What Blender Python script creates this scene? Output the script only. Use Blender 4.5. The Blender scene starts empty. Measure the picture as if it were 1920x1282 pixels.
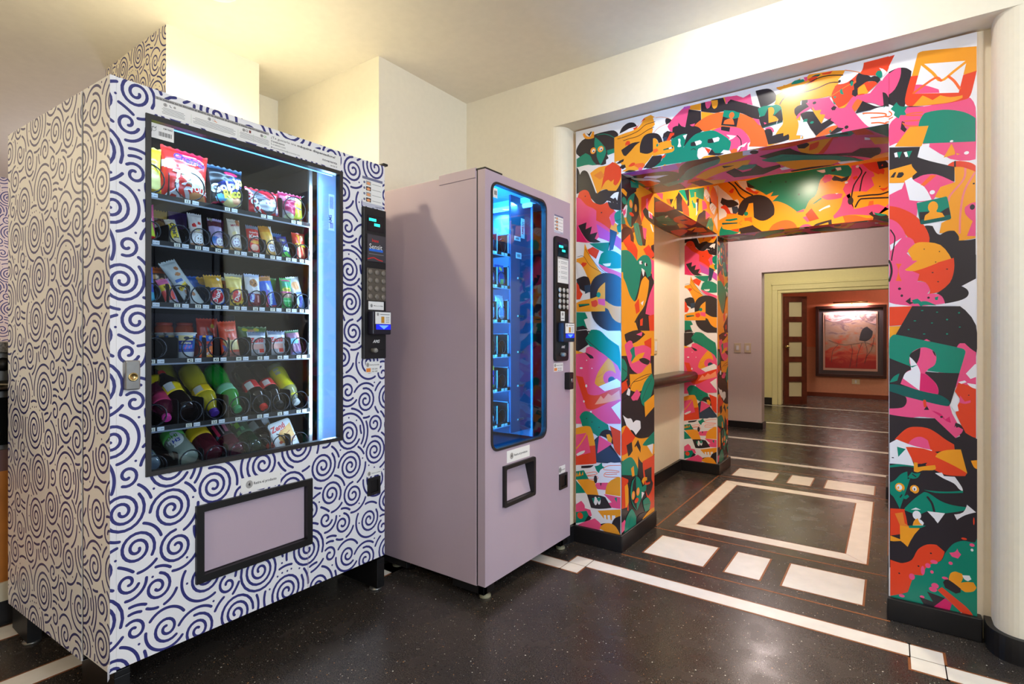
import bpy, bmesh, math, random
import numpy as np
from mathutils import Vector, Matrix
from mathutils.geometry import tessellate_polygon

SC = bpy.context.scene
COL = SC.collection
PI = math.pi

def lin(c):
    return tuple((x/255/12.92 if x/255 <= .04045 else ((x/255+.055)/1.055)**2.4) for x in c)

# ------------------------------------------------------------------ camera
cam_d = bpy.data.cameras.new('camera')
cam = bpy.data.objects.new('camera', cam_d); COL.objects.link(cam)
cam.location = (0, 0, 1.09)
cam.rotation_euler = (PI/2, 0, math.radians(35.24))
cam_d.sensor_width = 36; cam_d.lens = 1004/1920*36
cam_d.shift_y = -10/1920
cam_d.clip_start = .02
SC.camera = cam

# ------------------------------------------------------------------ exposure, world, lights
vs = SC.view_settings
SC.display_settings.display_device = 'sRGB'
vs.view_transform = 'Standard'; vs.look = 'None'; vs.gamma = 1; vs.exposure = 0.0
vs.use_curve_mapping = False

W = bpy.data.worlds.new('world'); SC.world = W; W.use_nodes = True
W.node_tree.nodes['Background'].inputs[0].default_value = (.75, .85, 1, 1)
W.node_tree.nodes['Background'].inputs[1].default_value = .15

def light(name, kind, loc, power, col, size=.1, size_y=None, target=None, cone=None, blend=.6):
    d = bpy.data.lights.new(name, kind); d.energy = power; d.color = col
    if kind == 'AREA':
        d.size = size
        if size_y: d.shape = 'RECTANGLE'; d.size_y = size_y
    else:
        d.shadow_soft_size = size
    if kind == 'SPOT':
        d.spot_size = math.radians(cone or 120); d.spot_blend = blend
    o = bpy.data.objects.new(name, d); COL.objects.link(o); o.location = loc
    t = Vector(target if target else (loc[0], loc[1], loc[2]-1)) - Vector(loc)
    o.rotation_euler = t.to_track_quat('-Z', 'Y').to_euler()
    return o

WARM = (1, .83, .56); NEUT = (1, .93, .84); COOL = (.66, .82, 1); PINK = (1, .84, .82)
# recessed downlights of the snack room (rings and lenses are built with the ceiling)
DOWN = [(-2.18, 1.06, 78, (1, .90, .58), 158), (-.42, 1.92, 36, (1, .96, .90), 150)]
for i, (x, y, p, c, cone) in enumerate(DOWN):
    light('downlight_beam', 'SPOT', (x, y, 2.452), p, c, .05, cone=cone, blend=.9, target=(x, y+.62*i, 1.9))
# fill lights: unseen opal globes, added to brighten ceiling and walls
FILL_GLOBES = [(.80, .75, 2.26, 36, (.86, .93, 1)), (1.5, -.9, 2.22, 24, NEUT), (-.75, -1.25, 2.22, 22, (1, .86, .66)), (-3.9, -.9, 2.2, 46, (1, .82, .52)), (-4.8, 1.9, 2.2, 26, (.86, .86, 1))]
for i, (x, y, z, p, c) in enumerate(FILL_GLOBES):
    light('globe_fill_light', 'POINT', (x, y, z-.13), p, c, .08)
# lamps of the arch bay, the hall, the lobby and the red room
light('bay_beam', 'SPOT', (-.55, 3.62, 2.38), 105, (1, .88, .66), .05, cone=165, blend=.6)
BACK = [(-1.08, 6.04, 23, PINK), (-1.07, 7.9, 42, (1, .92, .72)), (.9, 10.3, 24, PINK)]
for x, y, p, c in BACK: light('ceiling_lamp_glow', 'POINT', (x, y, 2.30), p, c, .06)
# daylight through the window in the right-hand wall
light('window_daylight', 'AREA', (3.9, .65, 1.45), 105, (.68, .82, 1), 1.9, 1.5, target=(-1.8, .9, 1.2))

# ------------------------------------------------------------------ materials
MATS = {}
def mat(name, rgb, rough=.5, metal=0, spec=.5, coat=0, trans=0, emit=None, es=0, ior=1.45):
    if name in MATS: return MATS[name]
    m = bpy.data.materials.new(name); m.use_nodes = True
    b = m.node_tree.nodes['Principled BSDF']
    b.inputs['Base Color'].default_value = (*lin(rgb), 1)
    b.inputs['Roughness'].default_value = rough
    b.inputs['Metallic'].default_value = metal
    b.inputs['Specular IOR Level'].default_value = spec
    b.inputs['Coat Weight'].default_value = coat
    b.inputs['Transmission Weight'].default_value = trans
    b.inputs['IOR'].default_value = ior
    if emit:
        b.inputs['Emission Color'].default_value = (*lin(emit), 1)
        b.inputs['Emission Strength'].default_value = es
    m.diffuse_color = (*lin(rgb), 1)
    MATS[name] = m
    return m

def add_noise(m, scale, amount, bump=0, detail=3):
    """small value variation (and fine relief) on a plain material"""
    nt = m.node_tree; b = nt.nodes['Principled BSDF']
    tc = nt.nodes.new('ShaderNodeTexCoord'); n = nt.nodes.new('ShaderNodeTexNoise')
    n.inputs['Scale'].default_value = scale; n.inputs['Detail'].default_value = detail
    nt.links.new(tc.outputs['Object'], n.inputs['Vector'])
    c = b.inputs['Base Color'].default_value[:]
    r = nt.nodes.new('ShaderNodeValToRGB')
    r.color_ramp.elements[0].color = tuple(x*(1-amount) for x in c[:3])+(1,)
    r.color_ramp.elements[1].color = tuple(min(1, x*(1+amount)) for x in c[:3])+(1,)
    r.color_ramp.elements[0].position = .3; r.color_ramp.elements[1].position = .7
    nt.links.new(n.outputs['Fac'], r.inputs['Fac']); nt.links.new(r.outputs['Color'], b.inputs['Base Color'])
    if bump:
        bp = nt.nodes.new('ShaderNodeBump'); bp.inputs['Strength'].default_value = bump; bp.inputs['Distance'].default_value = .002
        nt.links.new(n.outputs['Fac'], bp.inputs['Height']); nt.links.new(bp.outputs['Normal'], b.inputs['Normal'])
    return m

def glass_mat(name, tint, refl=.05):
    """thin pane: mirror by angle, otherwise clear (lets lamp light through)"""
    m = bpy.data.materials.new(name); m.use_nodes = True; nt = m.node_tree
    nt.nodes.remove(nt.nodes['Principled BSDF'])
    out = nt.nodes['Material Output']
    fr = nt.nodes.new('ShaderNodeFresnel'); ge = nt.nodes.new('ShaderNodeNewGeometry')
    io = nt.nodes.new('ShaderNodeMath'); io.operation = 'MULTIPLY_ADD'; io.inputs[1].default_value = 1/1.45-1.45; io.inputs[2].default_value = 1.45
    nt.links.new(ge.outputs['Backfacing'], io.inputs[0]); nt.links.new(io.outputs[0], fr.inputs['IOR'])
    t = nt.nodes.new('ShaderNodeBsdfTransparent'); t.inputs[0].default_value = (*tint, 1)
    g = nt.nodes.new('ShaderNodeBsdfGlossy'); g.inputs['Roughness'].default_value = .01
    mx = nt.nodes.new('ShaderNodeMixShader')
    nt.links.new(fr.outputs[0], mx.inputs[0]); nt.links.new(t.outputs[0], mx.inputs[1]); nt.links.new(g.outputs[0], mx.inputs[2])
    nt.links.new(mx.outputs[0], out.inputs['Surface'])
    return m

wall_m = add_noise(mat('wall_paint', (237, 229, 209), .6, spec=.3), 40, .015, .15)
ceil_m = add_noise(mat('ceiling_paint', (238, 230, 214), .7, spec=.2), 25, .02, .1)
hall_m = add_noise(mat('hall_paint', (226, 212, 210), .6, spec=.3), 40, .015, .1)
lobby_m = add_noise(mat('lobby_paint', (230, 221, 170), .6, spec=.3), 40, .02, .1)
red_m = add_noise(mat('red_wall_paint', (220, 128, 96), .6, spec=.3), 30, .04, .1)
red_lit_low_m = add_noise(mat('red_wall_lit_low', (212, 150, 122), .6, spec=.3), 30, .04, .1)  # light on the lower red wall, painted in as a paler tone
base_m = mat('black_baseboard', (26, 25, 27), .35)
stripe_m = add_noise(mat('cream_inlay', (240, 234, 224), .28), 14, .05)
brass_m = add_noise(mat('copper_strip', (150, 92, 52), .4, metal=.2), 60, .15)
navy_m = mat('navy_print', (48, 50, 118), .45)
vinyl_m = mat('white_vinyl', (238, 238, 242), .42)
black_m = mat('black_plastic', (24, 23, 24), .42)
blackmetal_m = add_noise(mat('black_steel', (20, 19, 20), .45, metal=.1), 20, .3)
lilac_m = add_noise(mat('lilac_steel', (186, 168, 182), .42), 8, .012)
inner_m = mat('dark_liner', (30, 26, 30), .4)
wire_m = mat('spiral_wire', (40, 42, 50), .25, metal=.6)
chrome_m = mat('chrome', (210, 210, 212), .18, metal=1)
paper_m = mat('paper_white', (240, 240, 238), .55)
grey_m = mat('sticker_grey', (168, 166, 164), .55)
ink_m = mat('ink_dark', (40, 40, 46), .5)
ink2_m = mat('ink_grey', (120, 120, 122), .5)
red_ink = mat('ink_red', (214, 40, 40), .45)
orange_ink = mat('ink_orange', (236, 140, 60), .45)
green_ink = mat('ink_green', (110, 180, 70), .5)
cyan_glow = mat('display_cyan', (10, 40, 40), .4, emit=(40, 240, 220), es=3)
blue_glow = mat('reader_blue', (10, 10, 60), .4, emit=(50, 80, 255), es=6)
led_m = mat('led_panel', (120, 150, 190), .4, emit=(130, 185, 255), es=.28)
lens_m = mat('lamp_lens', (255, 250, 240), .4, emit=(255, 240, 215), es=6)
lens2_m = mat('lamp_lens_bright', (255, 250, 240), .4, emit=(255, 236, 200), es=8)
steel_m = add_noise(mat('brushed_steel', (150, 148, 144), .32, metal=.8), 30, .08)
wood_m = add_noise(mat('dark_wood', (92, 40, 24), .4), 12, .3)
honey_m = add_noise(mat('honey_wood', (196, 124, 56), .45), 10, .15)
marble_m = add_noise(mat('dark_marble', (38, 32, 28), .3, coat=.1), 26, .7, detail=6)
granite_m = add_noise(mat('grey_granite', (120, 116, 112), .3), 160, .5)
ivory_m = mat('ivory_plastic', (222, 206, 176), .45)
window_tint = glass_mat('window_glass', (.86, .92, .97))
window_tint2 = glass_mat('led_blue_glass', (.62, .84, .98))  # glow of the blue LEDs put into the glass tint

# terrazzo floor: dark ground, brown clouding, white and gold chips
terr_m = bpy.data.materials.new('dark_terrazzo'); terr_m.use_nodes = True
def _terr():
    nt = terr_m.node_tree; b = nt.nodes['Principled BSDF']; L = nt.links
    tc = nt.nodes.new('ShaderNodeTexCoord')
    def noise(s, d=3):
        n = nt.nodes.new('ShaderNodeTexNoise'); n.inputs['Scale'].default_value = s; n.inputs['Detail'].default_value = d
        L.new(tc.outputs['Object'], n.inputs['Vector']); return n
    def ramp(src, stops):
        r = nt.nodes.new('ShaderNodeValToRGB'); e = r.color_ramp.elements
        while len(e) < len(stops): e.new(.5)
        for k, (p, c) in enumerate(stops): e[k].position = p; e[k].color = (*c, 1)
        L.new(src, r.inputs['Fac']); return r
    big = ramp(noise(3.2).outputs['Fac'], [(.3, (.033, .028, .025)), (.7, (.052, .042, .035))])
    fine = ramp(noise(260, 2).outputs['Fac'], [(.35, (.3,)*3), (.65, (1.7,)*3)])
    mx = nt.nodes.new('ShaderNodeMix'); mx.data_type = 'RGBA'; mx.blend_type = 'MULTIPLY'; mx.inputs[0].default_value = .8
    L.new(big.outputs[0], mx.inputs[6]); L.new(fine.outputs[0], mx.inputs[7])
    cur = mx.outputs[2]
    for s, thr, col in ((85, .17, (.42, .38, .32)), (46, .10, (.75, .72, .65)), (60, .12, (.45, .22, .08)), (150, .2, (.12, .105, .09)), (110, .15, (.012, .011, .011))):
        v = nt.nodes.new('ShaderNodeTexVoronoi'); v.inputs['Scale'].default_value = s
        mp = nt.nodes.new('ShaderNodeMapping'); mp.inputs['Location'].default_value = (s*.37, s*.11, .3)
        L.new(tc.outputs['Object'], mp.inputs['Vector']); L.new(mp.outputs[0], v.inputs['Vector'])
        sep = nt.nodes.new('ShaderNodeSeparateColor'); L.new(v.outputs['Color'], sep.inputs[0])
        # only a share of the cells holds a chip; its radius varies
        sz = nt.nodes.new('ShaderNodeMath'); sz.operation = 'MULTIPLY_ADD'
        sz.inputs[1].default_value = thr*2.4; sz.inputs[2].default_value = -thr*1.25
        L.new(sep.outputs[0], sz.inputs[0])
        lt = nt.nodes.new('ShaderNodeMath'); lt.operation = 'LESS_THAN'
        L.new(v.outputs['Distance'], lt.inputs[0]); L.new(sz.outputs[0], lt.inputs[1])
        m2 = nt.nodes.new('ShaderNodeMix'); m2.data_type = 'RGBA'; m2.inputs[7].default_value = (*col, 1)
        L.new(lt.outputs[0], m2.inputs[0]); L.new(cur, m2.inputs[6]); cur = m2.outputs[2]
    L.new(cur, b.inputs['Base Color'])
    rr = ramp(noise(9).outputs['Fac'], [(.3, (.20,)*3), (.75, (.32,)*3)])
    L.new(rr.outputs[0], b.inputs['Roughness'])
    b.inputs['Specular IOR Level'].default_value = .5
_terr()

PAL = {'O': (238, 156, 40), 'R': (226, 68, 38), 'P': (232, 82, 132), 'T': (12, 130, 108), 'K': (46, 40, 46), 'W': (232, 230, 236),
       'M': (214, 36, 104), 'D': (14, 88, 84), 'N': (46, 66, 92), 'V': (190, 84, 180), 'S': (244, 150, 112), 'B': (120, 62, 42),
       'r': (238, 104, 48), 'o': (228, 128, 48), 'p': (236, 130, 130), 'k': (40, 34, 40)}
PM = {k: mat('mural_'+k.lower()+('x' if k.islower() else ''), c, .24, spec=.5) for k, c in PAL.items()}
MURAL={
'right_pillar':'''
W:-45,2187 259,2196 259,1916 -45,1991
R:-58,2171 19,2177 -7,2121 -58,2144
K:-7,2113 19,2122 38,2122 56,2115 71,2099 62,2025 50,1971 107,1957 107,1946 31,1957 -7,1989
P:-45,2093 -7,2106 25,2123 38,2121 36,2086 19,2044 -7,2022 -18,1998 -45,2005
T:-52,2134 -32,2134 -22,2122 -24,2107 -52,2110
P:2,1910 31,1941 50,1967 110,1956 157,1956 234,1958 256,1917 256,1729 186,1743 86,1830 2,1828
W:-45,1995 -7,1995 19,1975 22,1944 0,1926 -45,1928
r-4:-45,1975 -7,1968 9,1953 0,1943 -45,1952
r-4:-45,1942 -7,1932 12,1938
T:6,1971 25,1993 37,1974 59,1969 50,1952 56,1935 37,1940 31,1928 16,1945 19,1956
K:41,1916 50,1910 49,1895 57,1882 50,1871 37,1886
r-4:104,1935 68,1939 56,1935 110,1921 104,1907 50,1914
r-4:44,1908 59,1894 122,1879
T:110,1930 140,1932 180,1926 225,1906 256,1877 256,1793 104,1817 92,1889
O:65,1888 122,1880 101,1806 19,1823
W:107,1814 125,1813 119,1786 97,1766 86,1773 92,1798
K:2,1823 97,1806 89,1769 128,1746 197,1713 197,1658 128,1694 83,1679 73,1685 68,1727 2,1735
W:17,1798 26,1800 29,1781 20,1781
T:26,1800 42,1799 33,1774
W:47,1795 56,1796 61,1776 53,1776
T:56,1797 73,1796 62,1770
O:2,1735 71,1746 74,1734 88,1712 74,1700 74,1684 50,1679 2,1685
K:5,1706 17,1723 24,1724 17,1704
K:24,1703 31,1721 44,1720 48,1712 42,1703 34,1700
P:2,1639 25,1650 41,1656 50,1681 80,1687 107,1698 146,1693 197,1656 157,1637 146,1617 134,1596 89,1599 86,1543 74,1529 37,1572 2,1596
W:50,1685 71,1696 80,1680 110,1652 131,1602 98,1601 65,1610
r:98,1662 128,1694 146,1691 110,1656
O:157,1645 199,1656 197,1711 220,1709 256,1685 256,1445 237,1442 209,1439 197,1471 154,1474 160,1511 183,1523 172,1598 140,1610
p-6:228,1706 223,1663 186,1611 180,1589
p-6:253,1680 225,1619 214,1541 212,1468
R:177,1721 200,1733 237,1722 256,1706 256,1684 220,1707 199,1712
K:196,1733 201,1734 201,1711 196,1712
P:227,1561 242,1572 256,1574 256,1452 232,1455 248,1507 228,1535
K@247,1558,7,10
O:166,1752 189,1799 199,1766 197,1757
W@189,1808,5,4
O:202,1762 214,1756 204,1754
W@231,1757,7,6
W@133,1629,8,8
K@251,1642,3,3
K:80,1437 107,1502 116,1507 134,1503 146,1475 157,1468 177,1479 197,1478 209,1457 209,1441 237,1440 256,1443 256,1290 186,1295 122,1418
R:2,1596 37,1583 80,1551 110,1506 125,1459 117,1420 74,1449 37,1503 2,1530
P:2,1546 25,1531 44,1502 55,1470 68,1465 79,1449 77,1422 56,1409 74,1385 68,1355 98,1338 98,1300 2,1306
W:4,1445 41,1468 6,1421
k-4:6,1503 19,1474 16,1436 9,1383 12,1320
r:22,1374 34,1380 28,1350 37,1304 16,1305 25,1350
O:56,1344 74,1381 59,1417 80,1441 104,1446 157,1430 189,1374 89,1334
R:89,1334 189,1374 196,1338 192,1294 74,1301
K@109,1419,2,2
K@154,1406,2,2
K@101,1373,2,2
K@143,1368,2,2
K@176,1339,2,2
K@134,1330,2,2
T:86,1595 172,1607 177,1602 188,1526 184,1521 103,1513 97,1519
K:95,1560 128,1558 140,1539 166,1558 181,1566 188,1526 184,1521 103,1513 97,1519
D:100,1530 186,1539 188,1526 184,1521 103,1513 98,1517
O@135,1574,15,21
O:109,1526 112,1545 123,1554 128,1567 142,1565 147,1553 162,1548 169,1533
W:150,1476 156,1519 159,1518 153,1475
O:89,2158 104,2165 186,2150 259,2135 259,2044 169,2045 68,2062
R:69,2080 140,2070 166,2035 259,2047 250,1997 242,1963 231,1952 169,1951 65,1967 51,1986 56,2027
W:101,2117 232,2091 209,1981 76,2012
P:83,2044 107,2037 152,2008 154,1995 76,2012
O-9:102,2117 134,2075 159,2039 197,2064 232,2089
r-8:159,2039 140,2053 77,2014
r-8:180,2049 197,2026 212,1995
O:74,1965 104,1998 117,1988 134,1973 157,1985 186,1971 220,1969 220,1960 197,1953 163,1953
W:217,1274 257,1299 257,1115 213,1200 157,1210 183,1216
P:2,1384 95,1377 95,1320 89,1298 111,1294 124,1279 126,1265 118,1251 149,1248 166,1235 170,1213 77,1205 2,1219
R:68,1342 195,1379 196,1330 183,1287 162,1263 144,1253 124,1251 126,1267 113,1293 89,1301 95,1326
O:50,1345 82,1339 149,1364 95,1382
K:145,1251 183,1287 196,1335 195,1382 257,1385 257,1299 217,1274 232,1262 237,1247 230,1232 209,1221 170,1212 162,1238
k-7:1,1384 7,1366 9,1337 2,1306
r:22,1371 41,1369 31,1341 41,1303 22,1305 30,1342
K@34,1274,5,5
K@41,1247,4,5
K@122,1236,4,4
K@134,1329,3,2
K@176,1339,3,2
K@150,1294,3,2
T:140,1236 151,1240 149,1226 142,1226
K:52,1225 68,1239 68,1222 80,1219 66,1213
T:72,1229 89,1234 100,1222 118,1222 145,1206 109,1209 100,1202 91,1215 77,1214
W:2,1223 22,1215 73,1206 54,1198 27,1199 2,1211
R:2,1205 73,1206 45,1134 2,1131
O:2,1130 44,1131 22,1097 2,1073
K:73,1206 213,1201 257,1131 257,1018 226,1039 22,1097
T@103,1188,4,2
T@147,1181,3,2
T@210,1177,3,3
T@81,1150,4,2
T@132,1141,3,2
T@176,1153,3,3
T@62,1117,3,2
T@212,1125,3,2
T@109,1100,4,2
T@176,1100,3,3
P:2,873 95,901 200,1017 204,1052 213,1066 226,1066 242,1047 257,1034 257,894 209,918 183,840 219,750 200,719 140,786 95,788 68,782 2,789
P:105,1074 116,1081 128,1073
T:2,1076 10,1093 22,1098 109,1076 219,1047 227,1039 227,1028 211,957 122,962 2,1001
K:2,1007 68,977 113,959 211,957 187,848 179,835 157,837 2,873
D:2,905 27,905 149,876 177,859 185,844 177,834 140,840 2,874
P:70,1028 98,1048 118,1048 138,1035 145,1013 140,985 122,969 111,953 127,937 144,915 151,893 150,876 95,887 37,909 52,951 68,963 69,977 64,997
K:70,1028 98,1048 95,1014 86,987 65,1014
K:133,1038 140,1032 144,1016 138,1024
W:65,1014 86,987 98,952 95,887 45,930 52,951 70,963
T:66,977 91,984 73,973
M:98,952 116,947 140,920 150,893 150,876 95,887
T:3,913 15,935 34,949 27,921 12,915
K:2,879 50,862 56,851 54,833 41,818 2,812
R:209,924 257,904 257,725 230,734 209,787 200,819 215,859 198,890
P:213,875 226,854 242,860 242,852 226,846 211,850
W:187,835 205,844 209,819 198,815
W:229,956 254,991 257,991 257,945 242,937
W:207,924 226,931 231,925 217,918
W:232,922 257,918 257,902 242,909
K@237,878,2,2
K:2,789 68,783 140,786 200,719 213,727 200,764 196,756 200,775 217,766 230,734 257,725 257,640 2,606
P:183,768 200,756 209,760 221,753 217,739 200,719 170,753
M:131,814 157,805 170,784 183,796 187,774 175,778 157,794
K:108,815 117,831 124,816
R-9:110,849 112,829
K@160,793,4,4
K:3,624 260,657 260,260 3,197
K:221,747 238,734 260,722 260,636 210,687
R:19,694 50,734 75,748 117,748 146,732 170,712 196,695 198,673 146,663 132,659 75,675
P:59,673 66,692 84,709 102,712 120,701 128,666
W:3,678 25,695 78,676 132,667 132,659 99,658 59,666 79,600 38,601 3,599
T:26,667 53,661 30,628
K@13,623,4,2
T:3,591 25,599 50,601 78,599 78,594 50,595 3,583
R:53,669 141,661 232,595 227,584 175,580 141,593 105,611 81,604
O:142,643 152,660 175,672 215,679 233,594 198,616
O:243,642 260,646 260,614 251,620
O:78,614 89,614 90,597 111,604 141,612 144,601 135,592 105,587 90,578 78,580
K:99,610 118,618 111,604 93,602
W:141,582 161,587 167,575 198,577 218,542 220,529 210,534 196,552 164,567
T:5,527 19,537 38,563 58,576 59,547 67,552 56,508 35,429 16,471 5,484
T:59,555 72,576 81,572 98,577 90,558 75,551
K-4:74,568 84,560
O@35,512,15,17
T:36,496 47,507 44,497
W@33,512,9,11
O@30,510,3,5
O@80,512,14,16
K:69,504 81,496 70,494
W@80,514,7,9
K@80,512,2,5
K-4:36,474 41,484
T:48,480 59,488 64,481 55,470 47,470
T:50,435 81,478 108,506 123,504 158,481 193,472 235,472 221,457 170,438 90,415 50,425
T:108,515 141,515 181,520 221,530 221,522 181,514 141,509
K-7:119,489 132,468 139,438
W:118,436 170,438 149,397 135,416
W:232,481 257,458 227,442 204,420 196,439 221,451
W:69,433 84,443 99,438
R:5,426 50,431 59,371 96,367 50,339 5,321
o:19,409 44,418 50,377 69,365 38,359
O:35,366 96,367 59,289 44,303 5,300 5,321 36,313
K:49,427 90,415 118,436 141,410 117,375 61,372
T:61,370 99,379 132,381 102,370 64,362
W@87,415,13,17
W:75,374 78,390 87,403 99,400 108,390 105,380
O:74,374 80,394 90,404 96,388 105,382
K:5,298 38,307 59,289 96,367 152,399 170,437 204,420 257,455 257,339 198,337 169,297 146,316 117,311 90,286 69,240 8,229
R:5,228 25,224 44,224 72,243 90,286 117,311 146,316 169,296 158,261 135,244 111,208 105,192 78,188 66,136 59,117 5,88
T:170,290 184,317 198,335 221,348 243,348 254,349 260,365 260,55 5,53 5,87 59,115 78,188 105,192 120,233 158,259
K@129,281,3,3
K@92,224,3,3
K@33,182,3,3
P:182,296 198,302 205,316 209,305 216,297 207,280 190,283
P@186,258,6,6
P@132,212,5,6
P@246,338,7,6
W@246,320,4,5
P@170,199,9,5
P@120,233,8,9
P@138,251,11,7
P@105,211,6,17
P@72,179,9,12
P@141,163,11,10
P@135,148,12,9
P@41,98,9,6
P@72,69,13,9
P@103,111,7,5
P:8,73 28,61 8,55
R@251,425,2,14
R@224,356,8,4
O:181,196 186,221 201,231 218,227 221,214 215,194 232,201 250,204 258,188 249,171 227,163 207,174 190,183
W:219,222 239,226 244,214 235,205 225,209
K:164,183 171,194 184,194 215,172 214,158 201,150 170,164
K:117,135 170,125 120,62 87,60 73,84 111,78 94,109 135,102
M:118,60 170,125 190,110 177,58
R:148,149 161,163 198,135 232,108 249,84 250,64 224,63 215,85 187,113
W@216,80,3,7
''',
'left_pillar':'''
K:4,2094 36,2132 95,2145 133,2150 171,2150 218,2146 243,2122 241,2038 181,2028 192,2004 171,1983 124,1987 56,2022 4,2067
T:4,2040 56,2061 85,2042 100,2012 124,1986 85,1990 4,1996
T:181,2051 241,2054 252,2035 185,2025
T-3:124,2143 171,2137 218,2110 243,2079
T:114,2133 143,2105 167,2070 176,2046 167,2018 145,1981 124,2026 109,2094
K:105,2065 124,2061 124,2026 145,1983 171,2017 190,2013 181,1985 148,1980 114,2002
T:133,2111 171,2069 167,2039 145,1983 138,2036
O:41,2164 51,2170 63,2151 85,2140 98,2167 108,2164 107,2132 80,2131 54,2140
K:64,2165 80,2144 95,2165 90,2169 77,2158
O@102,2065,16,17
W@104,2064,9,9
K@105,2061,4,4
O@145,2065,17,16
W@148,2065,9,9
K@149,2062,4,4
T-3:122,2033 133,2028
W:176,2003 250,2031 256,2005 199,1990 176,1963
W:8,1993 75,1996 124,1974 85,1955 36,1950 21,1957
K:4,1996 16,1980 24,1952 36,1968 51,1971 68,1960 80,1938 119,1840 181,1852 227,1836 259,1899 259,1763 181,1792 157,1776 124,1781 85,1823 51,1864 4,1853
O:85,1950 133,1972 176,1973 227,1981 259,1949 259,1882 231,1835 190,1842 181,1854 148,1849 126,1836 100,1908
R:171,1965 213,1985 259,1951 259,1903 243,1872 227,1862 190,1898 171,1890 148,1855
O:148,1851 220,1895 211,1837 181,1850
o:105,1934 148,1952 167,1923 143,1906
R:21,1860 46,1868 71,1859 85,1832 100,1799 143,1776 181,1785 227,1730 195,1704 210,1651 185,1632 114,1671 46,1723 16,1763 8,1817
K@56,1833,4,3
K@150,1734,4,3
P:4,1835 26,1825 41,1808 66,1782 100,1764 121,1747 119,1666 56,1687 4,1724
P:4,1729 85,1714 171,1664 259,1582 259,1527 199,1575 133,1606 85,1585 4,1599
M:4,1693 36,1636 66,1589 4,1597
V:121,1679 185,1635 259,1586 259,1527 204,1573 138,1603
K:14,1683 64,1694 58,1658 95,1669 85,1629 127,1635 112,1603 147,1582 85,1587 46,1626
O:192,1627 213,1683 245,1655 247,1613 227,1605 199,1631
P:197,1712 227,1734 234,1699 218,1658 204,1669
K:185,1787 204,1778 192,1799 218,1776 213,1804 227,1795 238,1766 243,1808 259,1797 259,1730 227,1738 199,1751
W:199,1806 222,1824 247,1826 238,1783 227,1802 218,1795
T:222,1709 231,1725 259,1734 259,1620 243,1621 236,1648 245,1664 227,1679
K-2:227,1683 243,1683 259,1689
K-2:236,1652 250,1656 259,1662
T:80,1581 199,1575 201,1618 185,1521 133,1543
N:197,1644 238,1622 210,1516 192,1524 197,1575
R:56,1544 100,1561 138,1538 119,1496
W:162,1519 227,1538 259,1527 259,1493 218,1522
T:138,1493 148,1520 181,1534 218,1528 245,1513 259,1501 259,1438 204,1440 162,1456 133,1471
W:157,1467 204,1468 199,1454 176,1453
P:133,1469 190,1443 259,1413 259,1390 171,1427
O:4,1506 46,1513 54,1583 95,1498 157,1411 124,1396 85,1363 36,1468 4,1488
k-2:8,1516 46,1516 85,1464 167,1415
k-2:56,1554 95,1498 138,1447 181,1414
R:21,1464 41,1485 66,1479 56,1465 36,1457
W:4,1479 36,1468 85,1368 51,1414 16,1403
K:4,1397 46,1410 75,1402 87,1368 85,1324 51,1330 16,1354
N:51,1361 85,1363 95,1332 56,1316
R:4,1381 18,1363 26,1336 41,1317 26,1289 4,1288
K:85,1324 90,1367 114,1401 162,1419 218,1411 259,1387 259,1113 181,1122 124,1157 93,1210
O:133,1339 171,1371 171,1221 4,1223 4,1270 36,1282 85,1289 124,1300
K:16,1263 80,1264 82,1256 21,1247
T:20,1261 80,1262 81,1257 22,1254
T@134,1308,12,14
R:90,1275 119,1283 138,1261 114,1244 95,1249
O:129,1287 171,1277 213,1249 259,1239 259,1168 213,1194 185,1233 129,1251
O:171,1277 218,1249 259,1244 259,1159 213,1185
P:129,1287 171,1285 171,1249 133,1259
T:4,1221 56,1218 85,1157 95,1113 4,1114
W:49,1180 93,1194 126,1113 75,1114
K:4,1141 46,1149 95,1113 4,1114
W:1,1121 257,1120 257,1038 178,1083 96,1126
K:1,1121 65,1126 98,1064 43,1028 1,1005
T:56,1078 91,1126 142,1121 188,1082 247,1043 257,975 257,870 223,896 183,963 96,1027
K-3:59,1078 147,1009 198,955 250,924
O:1,1016 86,994 112,980 86,975 1,997
P:1,997 59,1006 63,1031 91,1038 122,1023 188,982 257,911 257,648 1,624
K:54,1007 96,991 106,976 86,975
O:112,847 132,906 188,980 216,955 230,910 226,869 188,833 137,830
o-3:127,878 158,898 168,917
o-3:142,851 168,857 183,871
P@200,877,40,39
N@208,866,20,20
R:1,882 43,876 73,789 137,787 257,849 257,782 188,750 106,708 63,713 33,793
S:112,735 147,784 163,768 188,798 208,788 250,818 257,773 178,749
W:135,830 237,876 257,861 257,836 170,808
W@63,830,6,8
W@49,747,5,6
W@33,923,9,5
W@90,695,6,5
W@65,965,3,3
W@96,924,3,3
W:206,727 257,764 257,666
T:22,662 38,686 63,697 96,689 132,664 188,637 193,614 173,589 132,569 86,594 38,618 31,641
K@65,658,3,3
K@96,642,3,3
K@137,618,3,3
K:101,520 112,552 137,573 158,527 198,541 257,466 257,443 117,433
N:106,521 132,566 158,527 188,531 257,471 257,446 119,434
K:139,576 153,599 178,611 206,606 226,581 228,558 213,538 178,566
O:178,585 196,589 210,570 206,544 186,553
P:137,575 210,540 127,481
R:196,633 257,611 257,484 223,516 210,588
O:-2,599 54,617 86,617 101,586 115,522 1,494
R:1,497 115,522 122,429 65,412 -2,401
P:1,566 67,583 88,481 1,449
O-6:1,489 33,527 67,581
W:3,461 27,478 54,488 49,474 11,453
W:1,403 257,452 257,80 1,25
K:33,403 106,418 86,401 33,391
W:158,388 168,422 203,445 257,439 257,377 178,365
r-3:257,437 188,425 163,403 218,406 250,406
r-3:250,401 178,389 176,379 237,390
r-3:166,380 173,367 250,376
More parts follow.
